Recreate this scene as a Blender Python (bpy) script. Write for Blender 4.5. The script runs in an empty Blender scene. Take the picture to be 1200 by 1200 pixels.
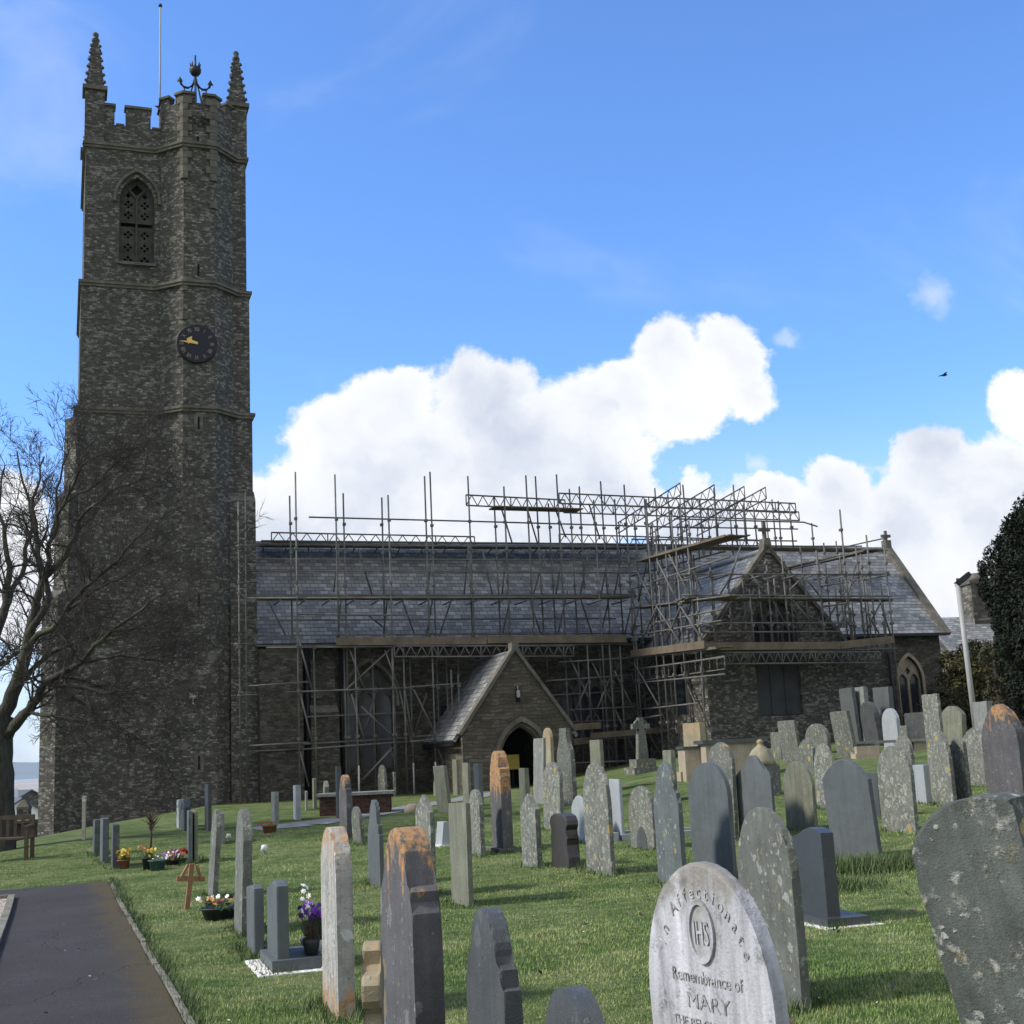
import bpy, bmesh, math, random
import numpy as np
from mathutils import Vector, Matrix
from mathutils.geometry import tessellate_polygon

# ------------------------------------------------------------------ camera, sky, sun, exposure
scene = bpy.context.scene
C = scene.collection
FPX, YH, ROLL, EYE = 1500.0, 281.0, 0.047, 1.6
TH = math.atan(YH/FPX)
Fw = Vector((0, math.cos(TH), math.sin(TH)))
_r = Vector((1, 0, 0)); _u = Vector((0, -math.sin(TH), math.cos(TH)))
Rt = math.cos(ROLL)*_r - math.sin(ROLL)*_u
Up = math.sin(ROLL)*_r + math.cos(ROLL)*_u
CAM = Vector((0, 0, EYE))
cd = bpy.data.cameras.new('camera'); cam = bpy.data.objects.new('camera', cd); C.objects.link(cam)
m = Matrix.Identity(4)
for i in range(3):
    m[i][0] = Rt[i]; m[i][1] = Up[i]; m[i][2] = -Fw[i]; m[i][3] = CAM[i]
cam.matrix_world = m
cd.sensor_width = 36; cd.sensor_fit = 'HORIZONTAL'; cd.lens = 36*FPX/1200
cd.clip_start = 0.1; cd.clip_end = 60000
scene.camera = cam
scene.render.resolution_x = 1024; scene.render.resolution_y = 1024
vs = scene.view_settings
vs.view_transform = 'Standard'; vs.look = 'None'; vs.gamma = 1; vs.use_curve_mapping = False
vs.exposure = 0.66

SUN_EL = math.radians(40)
SUN_AZ = math.radians(260)          # clockwise from +Y
SD = Vector((math.sin(SUN_AZ)*math.cos(SUN_EL), math.cos(SUN_AZ)*math.cos(SUN_EL), math.sin(SUN_EL)))
sl = bpy.data.lights.new('sun', 'SUN'); sl.energy = 2.9; sl.angle = math.radians(7.0); sl.color = (1.0, 0.95, 0.87)
so = bpy.data.objects.new('sun', sl); C.objects.link(so)
so.rotation_euler = SD.to_track_quat('Z', 'Y').to_euler()

def ray(x, y): return Fw + (x-600)/FPX*Rt - (y-600)/FPX*Up
A = math.radians(19.6)
EU = Vector((math.cos(A), math.sin(A), 0)); EV = Vector((-math.sin(A), math.cos(A), 0))
def atY(x, y, Y):
    d = ray(x, y); return CAM + d*(Y/d.y)
_o = atY(600, 750, 46.0); ORG = Vector((_o.x, _o.y, 0))
def on_v(x, y, v):
    d = ray(x, y); t = (v-(CAM-ORG).dot(EV))/d.dot(EV); p = CAM+d*t
    return Vector(((p-ORG).dot(EU), v, p.z))
def on_u(x, y, u):
    d = ray(x, y); t = (u-(CAM-ORG).dot(EU))/d.dot(EU); p = CAM+d*t
    return Vector((u, (p-ORG).dot(EV), p.z))
def W(u, v, z): return ORG + u*EU + v*EV + Vector((0, 0, z))

# ---- node helpers
class NT:
    def __init__(s, nt): s.nt = nt
    def n(s, typ, ins=None, **props):
        nd = s.nt.nodes.new(typ)
        for k, v in props.items(): setattr(nd, k, v)
        for k, v in (ins or {}).items():
            sock = nd.inputs[k]
            if isinstance(v, bpy.types.NodeSocket): s.nt.links.new(v, sock)
            elif isinstance(v, bpy.types.Node): s.nt.links.new(v.outputs[0], sock)
            else: sock.default_value = v
        return nd
    def math(s, op, a, b=0.0, c=None, clamp=False):
        d = {0: a, 1: b}
        if c is not None: d[2] = c
        return s.n('ShaderNodeMath', d, operation=op, use_clamp=clamp).outputs[0]
    def vm(s, op, a, b=(0, 0, 0)):
        nd = s.n('ShaderNodeVectorMath', {0: a, 1: b}, operation=op)
        return nd.outputs[1] if op in ('DISTANCE', 'LENGTH', 'DOT_PRODUCT') else nd.outputs[0]
    def ramp(s, f, stops, interp='LINEAR'):
        nd = s.n('ShaderNodeValToRGB', {0: f}); cr = nd.color_ramp; cr.interpolation = interp
        while len(cr.elements) < len(stops): cr.elements.new(0.5)
        for e, (p, c) in zip(cr.elements, stops):
            e.position = p; e.color = c if len(c) == 4 else (*c, 1)
        return nd.outputs[0]
    def mix(s, f, a, b, blend='MIX'):
        nd = s.n('ShaderNodeMix', data_type='RGBA', blend_type=blend)
        for k, v in ((0, f), (6, a), (7, b)):
            if isinstance(v, bpy.types.NodeSocket): s.nt.links.new(v, nd.inputs[k])
            else: nd.inputs[k].default_value = v if (k == 0 or len(v) == 4) else (*v, 1)
        return nd.outputs[2]
    def noise(s, vec, scale, detail=4, rough=0.55, dist=0.0, col=False):
        nd = s.n('ShaderNodeTexNoise', {'Vector': vec, 'Scale': scale, 'Detail': detail, 'Roughness': rough, 'Distortion': dist})
        return nd.outputs[1 if col else 0]
    def step(s, f, a, b):
        return s.n('ShaderNodeMapRange', {0: f, 1: a, 2: b, 3: 0.0, 4: 1.0}, interpolation_type='SMOOTHSTEP').outputs[0]

# ---- world: clear sky with banks of cumulus, fixed in world directions
world = bpy.data.worlds.new("World"); scene.world = world; world.use_nodes = True
wt = world.node_tree; wt.nodes.clear(); w = NT(wt)
SKY_STR = 0.10
sky = w.n('ShaderNodeTexSky', sky_type='NISHITA', sun_disc=False)
sky.sun_elevation = SUN_EL; sky.sun_rotation = SUN_AZ; sky.air_density = 1.0; sky.dust_density = 0.4; sky.ozone_density = 2.0
tc = w.n('ShaderNodeTexCoord'); sep = w.n('ShaderNodeSeparateXYZ', {0: tc.outputs['Generated']})
ya = w.math('MAXIMUM', w.math('ABSOLUTE', sep.outputs[1]), 0.08)
px_ = w.math('DIVIDE', sep.outputs[0], ya); pz_ = w.math('DIVIDE', sep.outputs[2], ya)
P0 = w.n('ShaderNodeCombineXYZ', {0: px_, 1: pz_, 2: 0.0}).outputs[0]
warp = w.vm('SCALE', w.vm('SUBTRACT', w.noise(P0, 7.0, 5, 0.6, col=True), (0.5, 0.5, 0.5)))
warp.node.inputs['Scale'].default_value = 0.075
warp2 = w.vm('SCALE', w.vm('SUBTRACT', w.noise(P0, 30.0, 7, 0.68, col=True), (0.5, 0.5, 0.5)))
warp2.node.inputs['Scale'].default_value = 0.026
P1 = w.vm('MULTIPLY', w.vm('ADD', w.vm('ADD', P0, warp), warp2), (1, 1, 0))
def skyp(x, y):
    d = ray(x, y); return (d.x/d.y, d.z/d.y, 0)
BL = [(400, 520, 85), (455, 480, 55), (385, 600, 105), (480, 560, 120), (570, 480, 75), (560, 560, 120), (650, 530, 105), (700, 540, 70),
      (690, 470, 55), (735, 455, 50), (790, 420, 62), (800, 470, 62), (860, 410, 58), (865, 455, 50), (330, 640, 90), (720, 590, 60), (500, 640, 120), (640, 640, 120),
      (800, 610, 55), (900, 590, 48), (870, 640, 90), (990, 570, 55), (960, 620, 70), (1060, 620, 90), (1100, 560, 62), (1180, 480, 45),
      (1180, 570, 75), (1150, 640, 100), (1250, 520, 90), (1230, 650, 120), (1080, 700, 110), (960, 700, 90), (-10, 620, 85), (30, 690, 80), (-90, 560, 90),
      ]
acc = None
for (x, y, r) in BL:
    c = skyp(x, y)
    val = w.math('MULTIPLY_ADD', w.vm('DISTANCE', P1, c), -1500.0/r, 1.0)
    acc = val if acc is None else w.n('ShaderNodeMath', {0: acc, 1: val, 2: 0.22}, operation='SMOOTH_MAX').outputs[0]
fb = w.noise(P0, 13.0, 8, 0.66)
dens = w.math('ADD', acc, w.math('MULTIPLY_ADD', fb, 1.15, -0.60))
cl = w.step(dens, -0.02, 0.24)
# thin high veil low down over the land and a few wisps
veil = w.math('MULTIPLY', w.step(pz_, 0.30, -0.02), 0.75)
wis = w.math('MULTIPLY', w.step(w.noise(w.vm('ADD', w.vm('MULTIPLY', P0, (1.0, 1.5, 1)), (4.35, 1.3, 0)), 3.0, 5, 0.6, 0.6), 0.52, 0.80), 0.20)
for (x, y, r, k_) in ((1085, 345, 46, 0.45), (928, 390, 24, 0.4), (880, 545, 34, 0.5)):       # thin torn scraps
    v_ = w.math('ADD', w.math('MULTIPLY_ADD', w.vm('DISTANCE', w.vm('MULTIPLY', P1, (1, 1, 1)), skyp(x, y)), -1500.0/r, 1.0), w.math('MULTIPLY_ADD', fb, 1.6, -0.98))
    cl = w.math('MAXIMUM', cl, w.math('MULTIPLY', w.step(v_, 0.0, 0.7), k_))
# unseen broken cloud added behind and above the viewer, neutralising the blue ambient light
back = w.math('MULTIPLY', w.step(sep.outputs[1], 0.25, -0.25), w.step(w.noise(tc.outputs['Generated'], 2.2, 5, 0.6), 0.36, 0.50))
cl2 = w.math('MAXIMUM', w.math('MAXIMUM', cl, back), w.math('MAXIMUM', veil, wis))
shade = w.noise(w.vm('ADD', P1, (0.02, -0.03, 0)), 6.5, 5, 0.55)
ccol = w.ramp(w.math('ADD', w.math('MULTIPLY_ADD', shade, 1.3, -0.22), w.math('MULTIPLY', w.step(dens, 0.10, 0.75), 0.13)), [(0.30, (6.7, 6.8, 6.95)), (0.50, (5.75, 5.95, 6.35)), (0.70, (4.1, 4.5, 5.35))])
skc = w.mix(1.0, sky.outputs[0], (0.88, 1.24, 1.75, 1), 'MULTIPLY')
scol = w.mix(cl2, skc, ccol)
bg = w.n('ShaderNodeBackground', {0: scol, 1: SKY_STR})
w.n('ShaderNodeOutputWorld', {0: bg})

# ------------------------------------------------------------------ materials
MATS = {}
def mat(name, build, rough=0.85, spec=0.3):
    m = bpy.data.materials.new(name); m.use_nodes = True; nt = m.node_tree; nt.nodes.clear()
    t = NT(nt)
    b = t.n('ShaderNodeBsdfPrincipled', {'Roughness': rough, 'Specular IOR Level': spec})
    t.n('ShaderNodeOutputMaterial', {0: b})
    t.b = b
    t.tc = t.n('ShaderNodeTexCoord'); t.obj = t.tc.outputs['Object']; t.uv = t.tc.outputs['UV']; t.gen = t.tc.outputs['Generated']
    def setc(c): nt.links.new(c, b.inputs['Base Color']) if isinstance(c, bpy.types.NodeSocket) else setattr(b.inputs['Base Color'], 'default_value', (*c, 1))
    t.setc = setc
    def bump(h, dist=0.02, st=1.0):
        bn = t.n('ShaderNodeBump', {'Height': h, 'Distance': dist, 'Strength': st}); nt.links.new(bn.outputs[0], b.inputs['Normal'])
    t.bump = bump
    def setr(r): nt.links.new(r, b.inputs['Roughness'])
    t.setr = setr
    build(t); MATS[name] = m; return m
def plain(name, col, rough=0.7, var=0.25, scale=8.0, metal=0.0, bumpd=0.0, spec=0.3):
    def bld(t):
        n = t.noise(t.obj, scale, 5, 0.6)
        lo = tuple(c*(1-var) for c in col); hi = tuple(min(1, c*(1+var)) for c in col)
        t.setc(t.ramp(n, [(0.3, lo), (0.7, hi)])); t.b.inputs['Metallic'].default_value = metal
        if bumpd: t.bump(n, bumpd)
    return mat(name, bld, rough, spec)

def rubble(name, dark, mid, light, row=0.13, wid=0.36, mort=(0.15, 0.14, 0.12), stain=0.5, lightamt=0.25):
    def bld(t):
        w1 = t.vm('SCALE', t.vm('SUBTRACT', t.noise(t.uv, 2.2, 3, 0.6, col=True), (0.5, 0.5, 0.5))); w1.node.inputs['Scale'].default_value = 0.16
        w2 = t.vm('SCALE', t.vm('SUBTRACT', t.noise(t.uv, 9.0, 2, 0.5, col=True), (0.5, 0.5, 0.5))); w2.node.inputs['Scale'].default_value = 0.05
        uv = t.vm('ADD', t.vm('ADD', t.uv, w1), w2)
        br = t.n('ShaderNodeTexBrick', {'Vector': uv, 'Color1': (0, 0, 0, 1), 'Color2': (1, 1, 1, 1), 'Mortar': (0.4, 0.4, 0.4, 1), 'Scale': 1.0,
                 'Mortar Size': 0.011, 'Mortar Smooth': 0.5, 'Bias': 0.0, 'Brick Width': wid, 'Row Height': row}, offset=0.43, squash=0.7, squash_frequency=3)
        br2 = t.n('ShaderNodeTexVoronoi', {'Vector': t.vm('MULTIPLY', uv, (1/wid, 1/row, 1)), 'Scale': 0.9, 'Randomness': 0.9})
        r1 = br.outputs['Color']; sv = t.n('ShaderNodeSeparateColor', {0: br2.outputs['Color']}).outputs[0]
        k = t.math('ADD', t.math('MULTIPLY', r1, 0.55), t.math('MULTIPLY', sv, 0.45))
        col = t.ramp(k, [(0.08, dark), (0.50, mid), (0.93-lightamt*0.3, light)])
        col = t.mix(br.outputs['Fac'], col, mort)
        fine = t.noise(t.uv, 24.0, 4, 0.65)
        col = t.mix(0.8, col, t.ramp(fine, [(0.25, (0.45, 0.45, 0.45)), (0.75, (1.35, 1.33, 1.28))]), 'MULTIPLY')
        big = t.noise(t.uv, 0.35, 5, 0.6)
        col = t.mix(stain, col, t.ramp(big, [(0.30, (0.55, 0.55, 0.54)), (0.68, (1.25, 1.22, 1.15))]), 'MULTIPLY')
        lich = t.step(t.noise(t.vm('MULTIPLY', t.uv, (1, 1.8, 1)), 5.5, 7, 0.78), 0.58, 0.70)
        col = t.mix(t.math('MULTIPLY', lich, 0.5*lightamt*2), col, (0.42, 0.41, 0.36))
        t.setc(col)
        h = t.math('ADD', t.math('MULTIPLY', t.math('SUBTRACT', 1.0, br.outputs['Fac']), 0.7), t.math('ADD', t.math('MULTIPLY', fine, 0.4), t.math('MULTIPLY', sv, 0.6)))
        t.bump(h, 0.06, 1.0)
    return mat(name, bld, 0.92, 0.15)
rubble('tower_stone', (0.066, 0.063, 0.058), (0.104, 0.100, 0.092), (0.31, 0.30, 0.28), 0.075, 0.16, (0.125, 0.12, 0.11), 0.40, 0.30)
rubble('nave_stone', (0.044, 0.040, 0.035), (0.074, 0.068, 0.059), (0.15, 0.14, 0.12), 0.09, 0.23, (0.088, 0.082, 0.073), 0.5, 0.15)
rubble('porch_stone', (0.072, 0.064, 0.051), (0.108, 0.097, 0.079), (0.165, 0.15, 0.124), 0.12, 0.32, (0.105, 0.096, 0.08), 0.35, 0.15)
rubble('wall_stone', (0.07, 0.065, 0.058), (0.12, 0.11, 0.095), (0.25, 0.24, 0.21), 0.14, 0.35)
rubble('brick_red', (0.055, 0.028, 0.024), (0.09, 0.045, 0.036), (0.13, 0.075, 0.058), 0.075, 0.22, (0.10, 0.09, 0.075), 0.3, 0.1)
def dressed(t):
    n = t.noise(t.obj, 3.0, 6, 0.65); col = t.ramp(n, [(0.3, (0.075, 0.068, 0.056)), (0.55, (0.13, 0.12, 0.10)), (0.75, (0.21, 0.195, 0.165))])
    t.setc(col); t.bump(t.noise(t.obj, 30, 4), 0.01)
mat('dressed_stone', dressed, 0.9, 0.2)
def darkdress(t):
    n = t.noise(t.obj, 4.0, 6, 0.65); t.setc(t.ramp(n, [(0.3, (0.038, 0.036, 0.032)), (0.7, (0.095, 0.09, 0.08))])); t.bump(t.noise(t.obj, 30, 4), 0.01)
mat('dark_dressed', darkdress, 0.9, 0.2)
def paledress(t):
    n = t.noise(t.obj, 4.0, 6, 0.65); col = t.ramp(n, [(0.3, (0.18, 0.155, 0.105)), (0.55, (0.28, 0.24, 0.17)), (0.75, (0.36, 0.32, 0.24))])
    t.setc(col); t.bump(t.noise(t.obj, 30, 4), 0.01)
mat('pale_stone', paledress, 0.9, 0.2)
def slate(name, a, b, c, rough=0.55):
    def bld(t):
        w1 = t.vm('SCALE', t.vm('SUBTRACT', t.noise(t.uv, 3, 2, 0.5, col=True), (0.5, 0.5, 0.5))); w1.node.inputs['Scale'].default_value = 0.03
        uv = t.vm('ADD', t.uv, w1)
        br = t.n('ShaderNodeTexBrick', {'Vector': uv, 'Color1': (0, 0, 0, 1), 'Color2': (1, 1, 1, 1), 'Mortar': (0, 0, 0, 1), 'Scale': 1.0,
                 'Mortar Size': 0.010, 'Mortar Smooth': 0.3, 'Bias': 0.0, 'Brick Width': 0.30, 'Row Height': 0.19})
        k = t.math('ADD', t.math('MULTIPLY', br.outputs['Color'], 0.45), t.math('MULTIPLY', t.noise(t.uv, 1.1, 6, 0.65), 0.75))
        col = t.ramp(k, [(0.25, a), (0.55, b), (0.85, c)])
        col = t.mix(t.math('MULTIPLY', br.outputs['Fac'], 0.8), col, (0.025, 0.028, 0.033))
        ln = t.step(t.noise(t.uv, 2.4, 6, 0.72), 0.62, 0.72)
        col = t.mix(t.math('MULTIPLY', ln, 0.45), col, (0.32, 0.33, 0.31))
        dk = t.step(t.noise(t.vm('ADD', t.uv, (7, 3, 0)), 0.8, 5, 0.7), 0.60, 0.68)
        col = t.mix(t.math('MULTIPLY', dk, 0.55), col, (0.05, 0.052, 0.055))
        t.setc(col)
        t.setr(t.ramp(t.noise(t.uv, 4, 4), [(0.3, (0.42,)*3), (0.7, (0.72,)*3)]))
        # each course laps over the next: saw-tooth height down the slope
        sv = t.n('ShaderNodeSeparateXYZ', {0: uv}).outputs[1]
        saw = t.math('SUBTRACT', 1.0, t.math('FRACT', t.math('DIVIDE', sv, 0.19)))
        t.bump(t.math('ADD', t.math('ADD', t.math('MULTIPLY', saw, 0.8), t.math('MULTIPLY', br.outputs['Color'], 0.5)), t.math('MULTIPLY', br.outputs['Fac'], -0.6)), 0.03, 1.0)
    return mat(name, bld, rough, 0.5)
slate('slate_roof', (0.098, 0.101, 0.098), (0.175, 0.180, 0.175), (0.30, 0.305, 0.297), 0.6)
plain('lead', (0.17, 0.19, 0.20), 0.5, 0.25, 3)

def stone_mat(name, base, var, lich, amt, lcol2=(0.30, 0.29, 0.15), orange=0.0, ostart=0.6, rough=0.85, lscale=15.0, spec=0.3, streak=0.3, obase=0.0):
    """weathered headstone: base stone, crusty lichen patches, optional orange lichen towards the head, run-off streaks"""
    def bld(t):
        oi = t.n('ShaderNodeObjectInfo'); off = t.vm('SCALE', t.n('ShaderNodeCombineXYZ', {0: oi.outputs['Random'], 1: t.math('MULTIPLY', oi.outputs['Random'], 7.3), 2: t.math('MULTIPLY', oi.outputs['Random'], 3.1)}).outputs[0])
        off.node.inputs['Scale'].default_value = 40.0
        p = t.vm('ADD', t.obj, off)
        n = t.noise(p, 3.5, 6, 0.65)
        lo = tuple(c*(1-var) for c in base); hi = tuple(c*(1+var) for c in base)
        col = t.ramp(n, [(0.28, lo), (0.72, hi)])
        st = t.noise(t.vm('MULTIPLY', p, (9, 9, 0.7)), 1.6, 4, 0.6)
        col = t.mix(streak, col, t.ramp(st, [(0.3, (0.45,)*3), (0.7, (1.4,)*3)]), 'MULTIPLY')
        gr = t.noise(p, 120.0, 2, 0.6)
        col = t.mix(0.35, col, t.ramp(gr, [(0.3, (0.6,)*3), (0.7, (1.35,)*3)]), 'MULTIPLY')
        hgt = n
        if amt > 0:
            v = t.noise(t.vm('ADD', p, t.vm('MULTIPLY', t.noise(p, 6, 3, 0.6, col=True), (0.12,)*3)), lscale, 7, 0.72)
            f = t.step(v, 0.66-amt*0.28, 0.74-amt*0.17)
            lc = t.mix(t.step(t.noise(p, 19.0, 3), 0.45, 0.65), lich, lcol2)
            col = t.mix(t.math('MULTIPLY', f, 0.85), col, lc)
            sp = t.n('ShaderNodeTexVoronoi', {'Vector': t.vm('ADD', p, t.vm('MULTIPLY', t.noise(p, 28, 3, 0.65, col=True), (0.05,)*3)), 'Scale': 17.0, 'Randomness': 1.0})
            spot = t.math('MULTIPLY', t.step(sp.outputs['Distance'], 0.30, 0.18), t.step(t.noise(p, 5.0, 3), 0.47, 0.60))
            col = t.mix(t.math('MULTIPLY', spot, min(1, amt*1.3)), col, tuple(min(1, c*1.25) for c in lich))
            pr = t.vm('ADD', p, t.vm('MULTIPLY', t.noise(p, 12, 5, 0.7, col=True), (0.10,)*3))
            ro = t.n('ShaderNodeTexVoronoi', {'Vector': pr, 'Scale': 6.5, 'Randomness': 1.0}); rs_ = t.n('ShaderNodeSeparateColor', {0: ro.outputs['Color']})
            rr_ = t.math('MULTIPLY_ADD', rs_.outputs[0], 0.75, -0.33)
            ring = t.step(t.math('SUBTRACT', rr_, ro.outputs['Distance']), 0.0, 0.05)
            core = t.step(t.math('SUBTRACT', rr_, ro.outputs['Distance']), 0.08, 0.20)
            rc = t.mix(t.step(rs_.outputs[1], 0.72, 0.74), t.mix(core, lich, tuple(c*0.72 for c in lich)), (0.36, 0.27, 0.09))
            col = t.mix(t.math('MULTIPLY', ring, min(0.85, amt*1.8)), col, rc)
            hgt = t.math('ADD', t.math('MULTIPLY', f, 0.5), t.math('ADD', n, t.math('MULTIPLY', spot, 0.35)))
        if orange > 0:
            z = t.n('ShaderNodeSeparateXYZ', {0: t.gen}).outputs[2]
            zz = t.math('ADD', z, t.math('MULTIPLY_ADD', t.noise(t.vm('MULTIPLY', p, (3, 3, 1)), 3.0, 5, 0.7), 0.9, -0.45))
            fo = t.math('MULTIPLY', t.step(zz, ostart, ostart+0.12), orange)
            if obase: fo = t.math('MAXIMUM', fo, t.math('MULTIPLY', t.step(zz, obase+0.06, obase-0.06), orange))
            fo = t.math('MULTIPLY', fo, t.step(t.noise(p, 17.0, 6, 0.72), 0.36, 0.55))
            oc = t.mix(t.noise(p, 26, 3), (0.40, 0.165, 0.045), (0.38, 0.26, 0.12))
            col = t.mix(fo, col, oc)
        t.setc(col); t.bump(t.math('ADD', hgt, t.math('MULTIPLY', gr, 0.3)), 0.012, 0.9)
    return mat(name, bld, rough, spec)
GL = (0.36, 0.375, 0.32)
stone_mat('slate_stone', (0.088, 0.098, 0.100), 0.16, GL, 0.0, rough=0.6, spec=0.4, streak=0.22)
stone_mat('dark_slate_stone', (0.062, 0.067, 0.069), 0.2, GL, 0.06, rough=0.6, spec=0.4, streak=0.25)
stone_mat('lichen_stone', (0.115, 0.122, 0.105), 0.3, (0.30, 0.31, 0.265), 0.5)
stone_mat('pale_lichen_stone', (0.135, 0.142, 0.122), 0.3, (0.34, 0.34, 0.29), 0.66, lcol2=(0.25, 0.245, 0.17))
stone_mat('spotted_stone', (0.10, 0.115, 0.115), 0.25, GL, 0.32)
stone_mat('big_spotted_stone', (0.085, 0.096, 0.086), 0.4, (0.35, 0.355, 0.32), 0.52, lscale=8.0, lcol2=(0.17, 0.155, 0.09), streak=0.5)
stone_mat('olive_stone', (0.155, 0.160, 0.118), 0.2, (0.24, 0.25, 0.19), 0.22, streak=0.45)
stone_mat('grey_slab_stone', (0.19, 0.20, 0.185), 0.2, GL, 0.25, streak=0.4)
stone_mat('orange_top_stone', (0.085, 0.082, 0.085), 0.25, GL, 0.15, orange=0.9, ostart=0.84)
stone_mat('orange_streak_stone', (0.095, 0.092, 0.09), 0.25, GL, 0.15, orange=0.9, ostart=0.62)
stone_mat('white_orange_stone', (0.33, 0.32, 0.29), 0.25, (0.5, 0.5, 0.47), 0.45, orange=0.85, ostart=0.84, obase=0.20, streak=0.5)
stone_mat('pale_grey_stone', (0.30, 0.32, 0.33), 0.10, GL, 0.0, rough=0.6, streak=0.15)
stone_mat('granite_stone', (0.048, 0.053, 0.060), 0.1, GL, 0.0, rough=0.28, spec=0.5, streak=0.05)
stone_mat('brown_granite_stone', (0.045, 0.038, 0.034), 0.12, GL, 0.0, rough=0.3, spec=0.5, streak=0.1)
stone_mat('buff_stone', (0.34, 0.29, 0.22), 0.15, (0.4, 0.37, 0.3), 0.1, streak=0.3)
stone_mat('yellow_stone', (0.26, 0.235, 0.16), 0.2, GL, 0.2, orange=0.3, ostart=0.7)
def marble(t):
    p = t.obj
    st = t.noise(t.vm('MULTIPLY', p, (7, 7, 0.8)), 1.5, 5, 0.65)
    col = t.ramp(st, [(0.30, (0.22, 0.22, 0.23)), (0.5, (0.40, 0.40, 0.415)), (0.70, (0.56, 0.56, 0.575))])
    z = t.n('ShaderNodeSeparateXYZ', {0: t.gen}).outputs[2]
    zz = t.math('ADD', z, t.math('MULTIPLY_ADD', t.noise(t.vm('MULTIPLY', p, (2.5, 2.5, 1.2)), 2.4, 5, 0.7), 0.8, -0.4))
    col = t.mix(t.math('MULTIPLY', t.step(zz, 0.80, 0.98), 0.8), col, (0.19, 0.17, 0.135))
    col = t.mix(t.math('MULTIPLY', t.step(t.noise(p, 5.5, 9, 0.78), 0.54, 0.66), 0.8), col, (0.11, 0.11, 0.105))
    t.setc(col); t.bump(t.noise(p, 60, 3), 0.004)
mat('marble', marble, 0.7, 0.3)
plain('inscription', (0.27, 0.27, 0.265), 0.9, 0.8, 32)
plain('marble_shade', (0.30, 0.30, 0.29), 0.85, 0.3, 20)

def grasscol(t, p):
    a = t.noise(p, 0.8, 6, 0.7); b = t.noise(t.vm('MULTIPLY', p, (1.0, 2.0, 1)), 3.4, 6, 0.7)
    k = t.math('ADD', t.math('MULTIPLY', a, 0.5), t.math('MULTIPLY', b, 0.5))
    return t.ramp(k, [(0.30, (0.050, 0.088, 0.026)), (0.43, (0.092, 0.146, 0.045)), (0.53, (0.170, 0.212, 0.082)), (0.66, (0.285, 0.288, 0.145))])
def grassm(t):
    col = grasscol(t, t.obj); f = t.noise(t.obj, 45, 4, 0.7)
    col = t.mix(0.75, col, t.ramp(f, [(0.3, (0.45,)*3), (0.7, (1.3,)*3)]), 'MULTIPLY')
    col = t.mix(t.math('MULTIPLY', t.step(t.noise(t.vm('ADD', t.obj, (9, 4, 0)), 3.2, 7, 0.75), 0.57, 0.68), 0.6), col, (0.095, 0.082, 0.042))
    dist = t.n('ShaderNodeSeparateXYZ', {0: t.obj})
    far = t.step(dist.outputs[1], 500.0, 900.0)
    sand = t.ramp(t.noise(t.vm('MULTIPLY', t.obj, (1.0, 0.25, 1)), 0.004, 4, 0.6), [(0.35, (0.30, 0.26, 0.21)), (0.65, (0.44, 0.40, 0.34))])
    t.setc(t.mix(far, col, sand)); t.bump(f, 0.05)
mat('grass_ground', grassm, 0.95, 0.1)
def bladem(t):
    col = grasscol(t, t.obj); n = t.noise(t.obj, 150.0, 1, 0.5)
    col = t.mix(1.0, col, t.ramp(n, [(0.3, (1.0, 1.05, 0.95)), (0.7, (1.95, 1.85, 1.7))]), 'MULTIPLY')
    t.setc(col)
    t.b.inputs['Subsurface Weight'].default_value = 0.0
mat('grass_blade', bladem, 0.75, 0.2)
def tuftm(t):
    n = t.noise(t.obj, 40.0, 2); t.setc(t.ramp(n, [(0.3, (0.045, 0.078, 0.025)), (0.7, (0.13, 0.17, 0.07))]))
mat('long_grass', tuftm, 0.7, 0.2)
def asphalt(t):
    f = t.noise(t.obj, 90, 4, 0.7); b = t.noise(t.obj, 0.9, 5, 0.6)
    col = t.ramp(f, [(0.3, (0.022, 0.020, 0.019)), (0.7, (0.075, 0.068, 0.064))])
    col = t.mix(0.6, col, t.ramp(b, [(0.3, (0.7,)*3), (0.7, (1.3,)*3)]), 'MULTIPLY')
    ed = t.n('ShaderNodeSeparateXYZ', {0: t.uv}).outputs[0]       # distance from the kerb
    e2 = t.math('ADD', ed, t.math('MULTIPLY_ADD', t.noise(t.obj, 3.5, 5, 0.7), 0.9, -0.45))
    moss = t.mix(t.noise(t.obj, 9, 4), (0.070, 0.068, 0.024), (0.085, 0.052, 0.028))
    col = t.mix(t.math('MULTIPLY', t.step(e2, 0.40, 0.06), 0.9), col, moss)
    col = t.mix(t.math('MULTIPLY', t.step(e2, 1.55, 1.85), 0.6), col, (0.075, 0.075, 0.04))
    cr = t.n('ShaderNodeTexVoronoi', {'Vector': t.vm('ADD', t.obj, t.vm('MULTIPLY', t.noise(t.obj, 1.5, 4, 0.6, col=True), (0.9,)*3)), 'Scale': 0.55}, feature='DISTANCE_TO_EDGE')
    col = t.mix(t.math('MULTIPLY', t.step(cr.outputs['Distance'], 0.008, 0.002), 0.25), col, (0.02, 0.02, 0.017))
    sp = t.step(t.noise(t.obj, 45.0, 3, 0.6), 0.66, 0.70); col = t.mix(t.math('MULTIPLY', sp, 0.6), col, (0.20, 0.19, 0.17))
    gm = t.step(t.noise(t.vm('ADD', t.obj, (3, 8, 0)), 1.3, 6, 0.7), 0.58, 0.72); col = t.mix(t.math('MULTIPLY', gm, 0.45), col, (0.055, 0.058, 0.030))
    t.setc(col); t.bump(t.math('ADD', f, t.step(cr.outputs['Distance'], 0.0, 0.012)), 0.012)
mat('asphalt', asphalt, 0.88, 0.25)
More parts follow.
